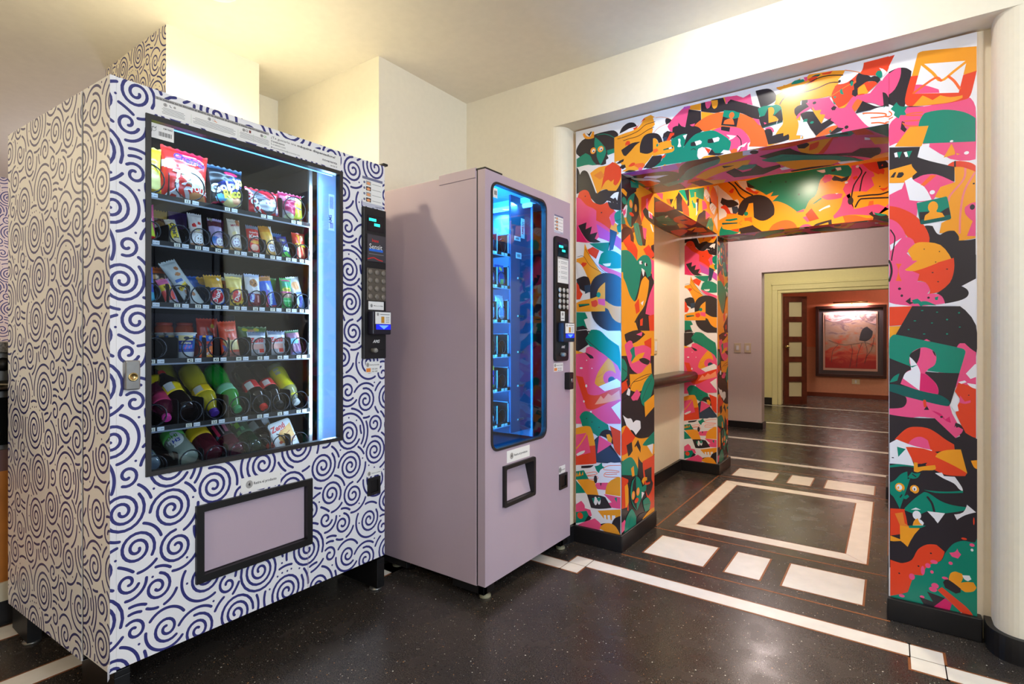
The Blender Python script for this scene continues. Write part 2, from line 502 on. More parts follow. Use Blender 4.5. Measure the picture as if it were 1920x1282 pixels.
T:112,414 132,420 153,438 156,420 170,413 147,400 137,380 122,392
T:1,370 49,383 80,337 1,325
O:7,366 14,346 24,373 33,349 43,376 46,357 1,341
T:1,322 65,266 1,252
O:7,325 59,336 112,336 139,250 70,257 52,273
r-3:63,369 112,383 125,374 70,358
r-3:70,354 122,362 127,348 65,337
K@117,345,10,21
P:115,314 122,327 188,339 183,299 127,295
O:173,277 188,337 247,378 257,375 257,280
P:163,276 257,275 257,216 193,214 173,228 208,241
K:67,257 132,265 173,261 208,212 137,194 91,192
W@117,232,10,22
W@137,236,9,20
T:96,243 112,248 106,216
T:122,250 150,255 137,229
T:223,265 237,272 237,243
K:142,330 153,331 147,312
P:1,193 33,218 52,200 54,183 86,180 96,154 75,140 1,140
T:1,152 65,171 91,124 1,92
R@27,138,17,17
K:43,96 56,117 75,150 96,139 75,121 80,94 56,75
O:129,183 257,214 257,184 247,151 166,148
W:164,167 176,169 180,144 168,140
W:184,170 198,173 203,145 188,142
W:210,174 228,177 228,150 210,146
P:75,121 112,140 137,126 153,113 142,86 1,78 43,105
K:145,117 178,128 208,125 223,160 257,180 257,80 178,94
O:139,94 163,120 198,132 232,120 257,80 198,79
''',
'pillar_side':'''
K:-11,1925 193,1910 209,1877 103,1819 60,1775 -11,1694
T:114,1909 228,1918 228,1895 125,1876
O:193,1881 300,1907 480,1899 480,1686 300,1695 228,1773
R:264,1853 453,1922 300,1750 264,1707
P:337,1859 362,1869 370,1763 337,1752
K:288,1785 325,1810 466,1781 466,1732 325,1755
W:370,1799 432,1795 432,1763 380,1765
P:388,1795 432,1784 427,1762 388,1766
B:-11,1694 49,1670 125,1661 182,1693 228,1773 276,1709 136,1633 28,1624
T:54,1740 75,1796 125,1837 177,1857 223,1835 228,1773 193,1713 125,1664 75,1688
K:136,1756 177,1857 223,1835 233,1774 193,1713 125,1664
O@121,1788,22,22
S@121,1786,11,12
O@186,1779,18,21
S@186,1779,9,12
R@132,1735,31,10
O:-7,1829 7,1843 32,1845 71,1836 62,1814 18,1822
T@35,1787,30,19
W:3,1717 49,1765 75,1770 62,1707 28,1701
P:7,1741 32,1736 54,1753 54,1727 28,1705
T:-11,1710 18,1720 54,1671 -11,1660
K:-11,1618 28,1648 92,1660 136,1650 163,1619 159,1581 71,1586 -11,1563
T:154,1687 193,1702 228,1701 264,1680 290,1652 281,1591 228,1588 193,1615
K-2:193,1686 228,1647 256,1601
K:228,1697 276,1700 337,1645 325,1597 288,1592
R:18,1578 110,1628 119,1595 177,1584 214,1555 200,1481 136,1501 92,1500 75,1545 49,1559
P:281,1692 345,1695 330,1630 300,1635
O:345,1707 480,1715 480,1648 388,1639
W:401,1731 427,1726 453,1692 427,1697
K:414,1609 466,1626 466,1549 427,1535
R:295,1573 375,1609 480,1561 375,1524
P:406,1537 480,1522 480,1396 427,1430
T:-11,1525 71,1538 136,1527 205,1498 276,1535 350,1546 401,1532 419,1496 406,1438 350,1421 320,1453 271,1457 252,1423 228,1358 170,1278 103,1309 -11,1399
W@247,1494,14,10
W@264,1496,14,10
K@276,1497,10,8
W@325,1493,12,9
K@342,1492,13,9
W:268,1466 312,1459 300,1423 281,1435
O:-11,1412 49,1370 103,1309 163,1278 209,1298 264,1393 325,1426 380,1407 362,1340 312,1263 216,1204 148,1149 136,1114 -11,1113
O:-3,1417 18,1419 28,1351
P:325,1217 375,1313 480,1420 480,1203
W:256,1274 300,1290 281,1261
R:170,1260 228,1299 242,1228 193,1211
K:228,1195 312,1207 300,1152 362,1125 228,1114
R:247,1182 288,1193 281,1151 247,1149
R:370,1207 480,1222 480,1116 388,1115
O:-11,1138 182,1167 228,1114 -11,1113
O:-22,1120 486,1124 486,979 -22,993
K:38,1102 204,1126 320,1103 204,1064 83,1046 49,1074
R:306,1063 415,1085 415,991 333,1023
P:38,1047 95,1069 135,1064 155,1036 204,1037 306,1043 409,1022 393,920 254,886 131,918 72,981
T:107,1018 135,1031 167,1036 174,997 191,968 119,959 135,989
P:191,1102 280,1117 267,1093
O:126,949 167,978 229,996 312,1003 267,970 179,954
K:229,967 306,972 393,953 360,932 267,948
T:-18,984 38,969 72,935 72,889 26,866 -18,871
K-3:-18,939 60,908
R:-22,849 72,870 112,830 -22,793
K:60,862 88,867 102,840 83,823
O:102,894 254,892 333,923 409,940 421,878 306,805 204,792 112,811
k-3:112,830 179,858 306,875 409,879
k-3:112,811 143,847 254,853 387,870
T:249,766 306,835 421,880 466,829 393,738 306,704 267,725
K-3:267,730 333,793 415,848
P:102,763 199,806 254,780 204,746 143,744
W:60,792 83,823 112,811 102,779
K:-22,759 38,771 112,785 143,752 216,743 306,652 415,674 472,691 472,507 280,530 204,577 179,557 131,602 72,603 26,681
O:306,724 472,761 472,689 320,643
W:15,691 72,666 119,660 150,633 191,642 249,629 254,590 184,564 135,597 83,600
O:-22,615 60,631 179,555 306,528 472,523 472,378 306,350 -22,471
R:56,631 179,555 112,521 72,488 -18,488 -18,578
K:60,529 131,536 143,478 83,467
K:167,507 216,534 254,487 249,449 191,448
O:191,507 306,409 387,515 429,519 387,465 457,412 254,399 60,441 83,460
T:306,506 472,549 472,471 360,477 280,493
W:346,480 443,476 429,417
T:-22,448 38,459 131,453 216,376 204,343 -22,393
K:216,445 306,389 472,419 472,233 306,288 216,343
O:119,397 155,404 167,349 135,351
R:280,404 472,409 472,67 387,110 306,280
K:306,350 415,348 415,266 333,274
R:-22,388 83,347 88,184 -22,218
O:38,322 83,330 88,226 49,199
T:112,277 135,328 184,344 242,314 280,256 267,210 199,155 135,210
K:143,307 184,344 199,155 131,225
O@150,249,22,23
S@150,249,12,13
O@214,254,23,22
S@214,254,13,13
R@194,211,27,13
O:267,297 293,313 346,303 346,286 306,290 293,271
T@306,250,48,18
W:267,240 306,226 267,201
T:285,186 346,191 387,166 401,142 382,112 320,116 293,155
K-2:293,160 387,146
K:338,261 387,257 409,283 438,251 415,215 360,193 328,226
K:72,332 102,335 107,306 83,302
K:-22,218 72,207 65,167 4,170 11,146 -22,146
P:-22,146 11,146 38,152 72,101 -22,92
T:33,80 49,144 107,179 143,175 191,121 184,78 131,60
K-2:72,82 119,153
K:184,102 229,123 306,117 360,95 306,72
O:280,89 387,110 472,103 472,46 306,72
''',
'lintel':'''
O:222,2108 280,2118 315,2121 337,2127 360,2139 382,2172 415,2178 442,2157 436,2126 426,2106 420,2085 371,2007 222,1981
K:210,2111 251,2122 263,2148 289,2164 312,2165 332,2156 343,2138 306,2137 280,2129
R:323,2133 349,2141 379,2170 390,2164 360,2150 343,2129 329,2123
O:382,2172 415,2178 409,2166 393,2153
W:426,2162 461,2158 490,2143 521,2122 531,2081 511,2064 479,2055 463,2064 426,2084 431,2105 420,2113 436,2126
o-2:439,2159 469,2155 505,2139 531,2119
o-2:431,2088 453,2105 484,2114 511,2113
k-3:240,2097 292,2101 349,2113 387,2135 436,2140
k-3:248,2059 257,2077 298,2085 349,2088 398,2107 431,2115
K:490,2143 505,2139 524,2122 492,2113 487,2130
P:498,2103 521,2132 552,2157 583,2176 613,2173 603,2155 588,2081 557,2086 542,2079 516,2071 505,2087
V:577,2177 603,2176 605,2167 572,2165
O:608,2175 656,2175 655,2141 605,2158
K:600,2160 656,2138 657,2093 625,2075 583,2077
O:657,2135 722,2111 686,2105 658,2093
K:656,2175 686,2175 700,2174 705,2178 755,2175 771,2142 785,2159 857,2122 857,2073 812,2096 757,2112 719,2114 657,2136
P:676,2172 703,2171 700,2155 693,2144 686,2143 679,2151
O:706,2172 731,2171 731,2153 724,2136 717,2134 710,2140 705,2157
O:755,2176 776,2174 766,2143
P:771,2175 857,2162 857,2122 785,2160 769,2142 764,2149
K:521,2062 524,2091 539,2095 549,2093 552,2109 562,2093 572,2085 593,2078 603,2080 632,2074 652,2063 664,2044 642,2034 613,2014 572,1986 552,2033 521,2040
P:605,2086 630,2087 623,2075 613,2078
r:625,2076 652,2094 686,2105 722,2110 759,2107 812,2091 857,2062 857,2004 826,2022 785,2039 734,2049 691,2038 664,2044 647,2064
O:700,2041 734,2051 748,2043 719,2031
P:705,2035 736,2043 766,2038 803,2022 835,1994 857,1959 857,1909 794,1912 776,1942 748,1994
W:771,2004 787,1995 812,1989 803,1979 780,1971 789,1984
W:766,1918 803,1920 826,1941 835,1946 830,1930 794,1907
k-3:812,1989 830,1965 832,1939 821,1911
r:787,1929 803,1935 817,1928 814,1915 799,1911 789,1916
T:390,1917 431,1934 469,1943 490,1982 513,2015 516,2036 552,2047 577,2049 593,2045 575,1985 603,2016 632,2036 672,2040 710,2036 738,2019 766,1995 789,1974 787,1949 780,1930 757,1938 743,1925 719,1930 705,1952 686,1964 662,1966 642,1949 640,1929 652,1913 572,1916 479,1919
W:572,2042 593,2045 583,2021 577,2033
W:549,2031 557,2031 561,2025 560,2010 565,1993 555,1991 546,1996 552,2012
K:608,1989 610,2001 628,2002 635,1982 615,1983
W:628,2002 652,2004 661,1995 657,1986 635,1982
K:686,1987 688,2000 708,2000 715,1980 693,1981
W:708,2000 734,2001 740,1993 736,1982 715,1980
K-3:610,1967 623,1970 632,1963
W:640,1950 645,1965 662,1970 676,1958 690,1932 672,1922 657,1914 645,1925
R:672,1967 700,1950 690,1933
K:688,1929 705,1952 719,1930 759,1922 734,1917
O:657,1915 672,1925 710,1922 724,1916 710,1912
K:474,2051 479,2072 498,2081 519,2071 537,2058 516,2036 495,2035
N:477,2045 479,2052 495,2054 498,2040 490,2031 479,2031
R:492,2033 503,2050 511,2067 531,2065 531,2054 519,2049 511,2034 519,2022
O:228,2084 269,2086 280,2061 251,2010 228,2014
O:246,2057 280,2061 309,2077 365,2053 387,2004 426,2018 436,1993 420,1974 393,1947 365,1930 298,1932 263,1961 234,2002
R:282,2066 292,2076 306,2071 308,2055 295,2049 292,2058 283,2051
K:260,2036 286,2048 320,2060 363,2057 337,2045 315,2025 286,2002 272,2008
K:360,2004 359,2032 368,2064 387,2085 420,2088 453,2075 471,2046 477,2012 458,2013 450,2045 436,2059 426,2059 426,1998 398,1990
O:426,2059 439,2058 450,2040 454,2020 516,2020 519,2006 529,2002 532,1986 521,1975 474,1974 426,1973
O:453,2031 490,2034 513,2031 516,2006 463,2015
r:427,2006 447,2007 454,1995 442,1989 428,1989
T@448,2022,5,7
D:477,1996 526,2001 525,1991 478,1991
W:505,1998 519,1999 519,1991 505,1992
R:469,1964 492,1970 484,1956 471,1953
K:376,1922 398,1946 423,1974 469,1970 471,1953 458,1934 420,1916 390,1922
O:263,1927 292,1938 320,1941 360,1928 371,1918 303,1922
R:298,1946 315,1960 332,1959 337,1947 315,1943
r:332,1953 376,1950 387,1937 368,1918 349,1930 332,1942
P:351,1927 363,1931 374,1924 368,1914 354,1916
K:234,1973 257,1985 275,1988 272,1977 251,1970
K:251,1949 263,1960 280,1959 285,1946 269,1937
K:275,1919 300,1927 326,1922 343,1914 303,1916
O:479,1921 490,1921 492,1912 479,1912
r:629,2080 666,2101 710,2112 753,2110 803,2097 841,2079 878,2053 907,2021 932,1982 941,1951 941,1914 863,1931 870,1955 856,1987 826,2019 780,2035 722,2044
P:722,2040 753,2041 811,2027 841,2007 863,1973 870,1951 841,1932 792,1964 753,2020
W:769,2003 792,1996 811,1989 796,1980 780,1977 784,1987
k-4:815,1990 830,1968 833,1934
W:818,1937 841,1945 858,1951 845,1933
K:759,2112 826,2097 813,2029 746,2051
T:759,2117 827,2096 824,2070 796,2069 753,2090
r@792,2086,11,14
r:756,2055 761,2069 780,2073 796,2069 801,2055 803,2041
K:746,2043 753,2045 786,2033 782,2014 746,2029
D:746,2054 753,2049 813,2029 807,2032
K:769,2161 788,2158 818,2141 907,2093 907,2041 878,2053 841,2081 796,2109
O:702,2175 730,2171 732,2154 727,2138 716,2134 708,2145
P:675,2175 702,2174 700,2158 694,2144 684,2142 678,2155
P:761,2174 818,2169 874,2162 880,2110 788,2158 769,2144
W:811,2171 874,2164 841,2152
W:870,2163 892,2165 910,2094 880,2110
K:892,2169 936,2167 957,2155 974,2130 974,2110 957,2098 928,2091 911,2094
T:901,2088 925,2094 964,2088 988,2096 995,2066 1000,2018 995,2009 921,2001
K:905,2050 928,2052 943,2081 964,2072 964,2043 993,2064 1000,2018 995,2009 918,2001 910,2024
O:943,2081 955,2083 964,2074 966,2059 960,2044 971,2038 983,2022 981,2017 944,2016
P:925,2024 937,2017 928,2013
D:918,2002 999,2012 997,2007 921,1999
P:881,2052 907,2039 910,2012 900,2022
P:928,1995 946,1999 960,1991 966,1974 957,1972
K:927,1987 939,1992 953,1987 960,1971 959,1957 974,1960 995,1965 1016,1960 1024,1944 1023,1928 992,1923 943,1922
O:974,2130 999,2139 981,2152 974,2162 1016,2163 1066,2176 1066,1922 1023,1924 1024,1944 1016,1960 971,1960 985,1981 999,1998 1000,2018 995,2068 985,2083 964,2092 971,2102
k-4:1000,2135 1019,2140 1065,2133
k-4:988,2086 999,2103 1019,2116 1065,2113
T:1031,2160 1043,2171 1066,2171 1066,2152
R:1038,2096 1046,2106 1060,2104 1066,2093 1063,2078 1053,2084 1036,2069 1028,1963 1031,2026
W:1022,1955 1029,1995 1032,1994 1026,1954
W:966,1960 969,1985 981,2027 973,1988 968,1959
O:939,1923 964,1921 999,1922 939,1915
O:1002,2165 1030,2160 1085,2166 1098,2183 1171,2175 1203,2173 1226,2164 1218,2147 1207,2136 1203,2117 1187,2098 1183,2074 1131,2074 1093,2079 1072,2082 1047,2061 1043,2032 1060,1998 1051,1959 1002,1946
W:1183,2174 1289,2175 1283,2146 1264,2128 1234,2113 1207,2109 1203,2132 1218,2147 1226,2164
R:1289,2175 1388,2177 1364,2117 1350,2135 1332,2113 1287,2126 1264,2133 1283,2146
R:1187,2098 1199,2114 1234,2113 1268,2137 1295,2124 1310,2077 1283,2037 1249,1989 1234,2012 1203,2018 1179,2066
T:1032,2159 1043,2171 1077,2169 1083,2159 1060,2156
D:1104,2166 1118,2174 1141,2172 1131,2165 1114,2165
R:1093,2164 1118,2169 1131,2165 1114,2148 1104,2145 1100,2155
P:1079,2176 1091,2175 1093,2161 1085,2156
R:1143,2174 1183,2173 1175,2164 1151,2167
o-3:1226,2164 1249,2154 1280,2138
k-4:1002,2137 1047,2135 1089,2145 1131,2158 1171,2158 1218,2146
k-4:1002,2104 1021,2119 1068,2114 1122,2116 1171,2127 1207,2121
K@1207,2124,5,6
R:1187,2088 1191,2109 1203,2113 1199,2094 1195,2086
o-3:1171,2068 1203,2084 1234,2099 1264,2109
K@1248,2110,7,8
T@1249,2103,5,10
T:1209,2089 1216,2092 1218,2079 1222,2068 1214,2070 1209,2077
T@1191,2064,4,4
K:1072,2082 1095,2079 1093,2064 1106,2058 1095,2044 1081,2033 1068,2031 1056,2014 1045,2032 1044,2052 1056,2062 1070,2063
P:1087,2066 1106,2066 1106,2051 1100,2038 1077,2029 1060,2013 1051,2007 1056,2024 1077,2039 1098,2048
P:1093,2079 1143,2071 1171,2070 1183,2045 1203,2018 1226,2012 1249,2047 1264,2052 1272,2050 1310,2049 1335,2079 1346,2090 1354,2079 1350,2056 1354,1999 1350,1986 1317,2009 1287,2017 1257,1992 1276,1958 1310,1915 1218,1913 1183,1967 1155,1989 1131,2020 1106,2036
K@1118,2059,7,6
W:1101,2031 1106,2035 1108,2026 1103,2024
K:1066,2026 1089,2030 1114,2024 1131,1990 1143,1967 1179,1983 1175,1972 1189,1962 1159,1946 1147,1937 1126,1917 1110,1946 1081,1988
O:1110,2045 1120,2027 1143,2024 1137,2008 1157,2001 1143,1967 1131,1990 1114,2024
W:1056,2001 1089,1990 1098,1968 1120,1918 1106,1912 1077,1921 1075,1934 1051,1939 1060,1978
T:1075,1989 1081,2000 1093,1999 1091,1987
T@1109,1980,7,5
r:1118,1914 1147,1937 1179,1949 1201,1946 1191,1931 1163,1918
T@1175,1929,4,4
K:1171,1921 1199,1939 1222,1931 1210,1922 1183,1914
K@1231,1933,7,7
T:1183,2053 1195,2035 1187,2037
K:1177,2022 1187,2030 1197,2022 1191,2011 1181,2013
O:1203,2018 1226,2024 1242,2037 1226,2014 1214,2013
r:1249,2008 1257,2025 1268,2037 1285,2025 1272,2002 1259,1987
K:1264,2123 1272,2140 1287,2129 1302,2122 1313,2111 1324,2113 1339,2104 1343,2091 1332,2080 1321,2093 1302,2098 1283,2089 1268,2079 1270,2055 1261,2047 1249,2059 1251,2075 1257,2078 1255,2098 1264,2104
O:1269,2070 1274,2083 1291,2090 1304,2053 1298,2050 1283,2054 1270,2053
R:1291,2091 1306,2095 1324,2092 1334,2080 1321,2069 1304,2055
T:1327,2119 1334,2130 1345,2128 1351,2112 1346,2099 1337,2104
W:1339,2140 1354,2130 1364,2117 1350,2103 1348,2122
P:1348,2071 1350,2089 1368,2111 1389,2123 1411,2119 1411,2048 1370,2016 1361,2035 1350,2042
K:1370,2016 1389,2054 1411,2117 1411,1966 1354,1981 1261,1981 1285,2025 1313,2003 1335,1990 1354,1990 1350,2042 1361,2035
W:1276,1958 1295,1973 1324,1984 1354,1985 1375,1977 1397,1947 1400,1927 1389,1907 1324,1911 1302,1921
r-5:1287,1975 1317,1969 1357,1957 1359,1947 1335,1948 1313,1951
r-5:1357,1947 1379,1937 1381,1923 1361,1922
r-5:1315,1930 1343,1925 1372,1911
T:1375,1957 1389,1971 1400,1978 1411,1966 1411,1920 1393,1924 1393,1943
T:1350,1982 1363,1988 1357,1982
O:1068,1920 1077,1933 1077,1921
''',
'lintel_underside':'''
P:-16,-46 1138,-30 1144,635 -76,525
V:9,-28 282,-30 263,90 115,89 29,28
W:13,-38 199,-51 331,-32 299,8 236,-14 56,-8
O:311,-28 490,-72 583,-23 655,-3 547,103 441,120 417,66 346,15
K:252,123 286,48 342,-6 407,-31 464,-7 469,48 433,114 363,122 264,216 207,263
T:227,233 304,119 377,74 469,48 441,120 371,166 260,300 194,300
D-3:247,203 332,61 394,13 453,2
K:152,-8 185,-12 188,22 156,23
O-4:216,-28 196,43
K:-5,4 24,67 174,76 238,134 227,233 123,345 -3,306 -27,191
W:-1,7 25,38 30,94 0,72
W:14,91 109,194 111,251 22,155
W:85,110 189,154 114,180 67,128
R:15,173 76,193 103,273 33,306 -6,254
T:-17,151 18,166 22,274 -23,267
B:25,326 130,326 191,345 187,466 54,477 -50,458
T:102,306 215,269 221,319 116,365
R:251,294 376,338 311,383 218,364
O:288,276 387,178 513,133 583,147 548,233 425,265 322,344
O:178,459 281,338 410,407 368,494 253,512
K:238,354 304,332 335,456 265,470
K:441,277 491,232 509,325 550,313 587,222 607,313 682,301 680,345 587,422 455,393
T:496,255 535,205 595,228 565,284 517,290
K:450,163 501,188 450,202
W:673,360 721,343 713,400 676,402
W:580,-9 642,19 598,70 565,64
K@617,43,17,29
R:640,34 713,-8 810,-28 870,-27 898,-8 800,53 719,58
r:660,16 742,12 762,41 704,47
O:782,102 816,49 863,39 937,48 879,203 845,228 799,196
K:785,58 824,46 830,80 808,120 786,105
R:833,76 869,57 854,137 820,161
R:849,231 943,-30 963,-16 868,244
T:896,5 957,-33 1026,-23 980,64 909,28
R:984,-14 1025,-16 1064,101 1001,65
T:1026,-23 1112,-24 1112,171 1064,69
P:922,51 1035,103 1048,169 1018,207 941,215 877,234
O:1042,122 1112,171 1112,258 1061,237
W:1028,112 1045,138 1045,161 1027,148
K:625,116 697,91 757,78 780,149 844,237 975,303 1008,256 1075,293 1081,362 1057,463 965,347 840,276 680,198
T:623,175 714,145 843,250 919,314 979,391 1024,476 944,438 836,325 705,269 649,229
k-2:642,214 742,189 842,259
k-2:936,292 994,419
O:673,246 788,291 899,369 925,406 857,470 737,425 695,337
O:1058,412 1112,383 1111,538 1024,494
W:912,415 977,436 1007,493 925,480
K:708,437 791,424 893,450 915,492 818,503 725,519
R:495,490 581,461 728,492 665,542 505,543
K:948,0 975,20 974,38 948,19
''',
'far_lintel':'''
O:-19,2332 1114,2289 1114,1842 -19,1847
W:2,2290 23,2259 86,2195 122,2146 147,2153 162,2118 147,2045 75,2033 12,2008
W:147,2293 217,2286 227,2226 287,2206 257,2195 198,2220
T:213,2282 373,2297 577,2292 760,2294 877,2282 902,2244 890,2207 861,2202 819,2219 760,2239 709,2209 683,2113 639,2060 613,2014 559,2001 495,2060 430,2096 392,2096 440,2141 383,2139 402,2172 354,2154 316,2186 257,2221 227,2242
K:213,2282 237,2257 277,2224 247,2223 222,2238
W:683,2278 735,2278 739,2258 718,2257
W:799,2277 832,2276 836,2257 811,2255
K:773,2267 799,2274 799,2254 777,2254
D@486,2231,7,7
D@572,2125,7,7
D@383,2248,6,8
k-10:75,2305 127,2253 167,2182 203,2147
k-10:132,2285 167,2241 208,2203 257,2168
R:86,2222 111,2243 125,2237 118,2209 101,2205
R:210,2234 237,2225 267,2197 306,2187 287,2169 217,2212
K:23,2144 34,2183 60,2166 80,2157 116,2152 152,2125 157,2108 96,2095 54,2112
N:106,2099 147,2099 162,2065 137,2038 116,2049
K:152,2034 162,2102 198,2148 257,2166 316,2160 373,2125 407,2063 407,2000 364,1970 316,1965 267,1998 262,2109 232,2108 213,2058 187,2019
R:25,2111 54,2123 75,2104 101,2051 147,2040 75,2044 54,2085 28,2099
O:70,2050 147,2037 152,2007 65,2013
T:18,1931 65,2007 147,2008 177,1913 147,1889 75,1881 18,1876
O:28,1985 49,2004 96,1989 198,2001 257,2004 260,1933 208,1925 96,1922 39,1940
D:34,1984 152,1973 147,1964 36,1969
T@212,2032,15,16
r:198,2001 252,2003 255,1957 227,1976 203,1976
o-8:182,1982 162,1968 177,1950
R:96,1922 162,1925 157,1899 137,1904
K:162,1925 260,1940 277,1922 335,1879 277,1864 177,1870
W:127,1875 162,1893 177,1875
O:267,1987 345,1961 411,1989 440,2089 495,2060 568,1989 613,2004 622,1962 550,1890 458,1839 345,1872 277,1933
r:364,1870 392,1919 440,1944 495,1948 541,1922 563,1878 495,1866
P:421,1876 458,1891 495,1876 477,1870
P:568,1878 595,1900 630,1901 657,1882 622,1872
P:550,1997 604,2015 604,1995
P:595,1955 622,1962 639,1925 626,1916
R:613,1973 652,2013 700,1932 639,1920
O:648,2039 709,2090 844,2069 828,2013 777,1961 777,1912 700,1932
W:696,1992 735,2012 765,2022 769,2007 726,1996 705,1983
P:709,2090 777,2114 844,2094 836,2061 752,2059
P:718,2207 735,2239 769,2233 786,2210 760,2180 735,2180
K:777,2202 794,2224 836,2197 886,2208 869,2177 803,2168
O:687,2108 709,2159 752,2187 811,2184 861,2159 865,2115 844,2089 794,2096 735,2096 674,2055 613,2004 639,2070
T:657,2043 709,2080 718,2073 674,2045
W:799,2098 819,2097 807,2090
P:894,2274 966,2275 994,2227 1022,2203 1030,2136 1006,2083 982,2082 910,2093 844,2059 828,1994 786,1941 794,1920 844,1933 918,1933 1037,1908 1107,1983 1107,1946 1022,1995 926,1980 910,1973 844,2118 865,2163 894,2206
R:902,2191 926,2201 934,2185 910,2173
W@930,2262,10,9
W@865,2163,10,8
R:958,2276 1037,2276 1084,2211 1076,2165 1030,2202 998,2226
K:1041,2275 1099,2272 1103,2226 1053,2221
R:1064,2241 1072,2255 1076,2239
W:1088,2274 1107,2272 1107,2249
O:1010,2172 1061,2192 1107,2169 1107,1983 1022,1986 958,1976 906,1973 918,1991 942,2054 906,2094 982,2082 1026,2117
K@1057,2105,4,4
R:1053,2094 1084,2089 1103,2100 1099,2082 1076,2070
k-10:934,2056 998,2055 1061,2051 1107,2062
k-10:918,1986 942,2030 974,2035 1107,2022
K@890,2031,17,27
k-8:942,2255 954,2215 910,2136 894,2052
k-8:978,2216 958,2176 944,2092
r:990,1981 998,2013 1022,2014 1022,1986
r:844,1933 918,1928 982,1901 1022,1901 1006,1874 861,1873
K:994,1928 1014,1944 1022,1920 1084,1911 1103,1900 1103,1872 1014,1864 1022,1901
T:1022,1934 1099,1909 1068,1904 1037,1916
K:661,1877 683,1899 776,1917 779,1873 760,1870 756,1900 700,1887 700,1874
''',
'beam':'''
O:457,1979 1946,2329 1946,1871 457,1906
P:482,1928 610,1950 601,1909 556,1914
r:667,1928 730,1944 755,1907 687,1909
K:725,1940 798,1956 772,1931 753,1909
K:783,1896 841,1974 870,1995 900,2023 938,2014 984,1999 968,1981 1007,1910 885,1901
O:798,1918 853,1976 858,1906 826,1897
T:888,2027 1031,2067 1080,2040 1088,2016 1063,1995 992,2013
K:1023,2062 1117,2090 1124,1983 1063,1951 1088,1999
T:1117,2089 1205,2109 1479,2184 1469,2090 1347,2076 1275,2071 1157,2039
O:1240,2095 1275,2103 1266,2041 1243,2036
R:973,1997 1039,1986 1112,1958 1124,1904 992,1901 968,1952
O:1134,1954 1154,2005 1214,1980 1289,1929 1275,1899 1137,1899
T:1171,2021 1205,2036 1214,2022 1275,2019 1266,1991 1222,1979
K:1284,2057 1351,2077 1366,2032 1311,1968 1293,2017
W:1263,2027 1307,2038 1305,1959 1275,1937 1284,1994
O:1347,2073 1431,2083 1422,1999 1347,1942 1329,1982
P:1422,2075 1489,2085 1548,2068 1554,2044 1437,2009
W:1469,2124 1494,2168 1538,2183 1639,2155 1629,2107 1558,2101 1528,2109
r-4:1508,2116 1558,2143
r-4:1528,2103 1598,2140
P:1538,2200 1608,2221 1608,2176 1558,2193
K:1614,2155 1670,2127 1691,2111 1629,2084
W:1623,2077 1691,2113 1814,2104 1749,2036 1660,2039
r-4:1660,2062 1723,2098
r-4:1691,2051 1755,2087
r-6:1568,2095 1639,2052 1723,2028
K:1431,1996 1460,2013 1514,2018 1518,1957 1629,1994 1538,1896 1284,1891 1311,1933 1347,1964
P:1514,2020 1660,2011 1582,1982 1528,1956
r:1649,2191 1723,2248 1935,2182 1918,2114 1837,2102 1712,2118 1660,2113
W:1723,2248 1923,2306 1923,2167 1866,2168 1810,2227
k-2:1766,2246 1855,2165
T:1534,1903 1598,1968 1676,1997 1734,1961 1706,1895 1578,1892
W:1734,1990 1877,2087 1889,1907 1810,1942
K:1843,2098 1935,2122 1935,1869 1866,1894
O:1538,1882 1588,1919 1639,1899 1723,1890 1578,1878
''',
'beam_underside':'''
K:325,390 309,1909 258,2115 49,1926 19,1214
R:258,590 302,577 299,663 303,831 225,875 164,845
B:307,456 314,543 284,575 271,555
T:104,1005 164,964 189,1009 168,1241 150,1313 85,1309 72,1220
W:172,1011 198,982 195,1008 166,1043
r:211,1080 286,1036 287,1162 294,1315 232,1396 204,1313 190,1465 122,1451 182,1297 176,1201
K:217,1171 259,1171 268,1207 223,1219
O:164,1285 194,1275 188,1398 131,1440
R:38,1513 126,1488 150,1575 80,1709 30,1770 17,1645
T:55,1146 72,1220 53,1368 45,1296
O:72,1220 98,1270 82,1284
r:165,1657 235,1497 281,1529 264,1691 213,1691
T:251,1442 288,1501 268,1537
R:190,1749 279,1738 281,1928 203,1913
O:155,1543 217,1484 252,1476 174,1591
''',
}
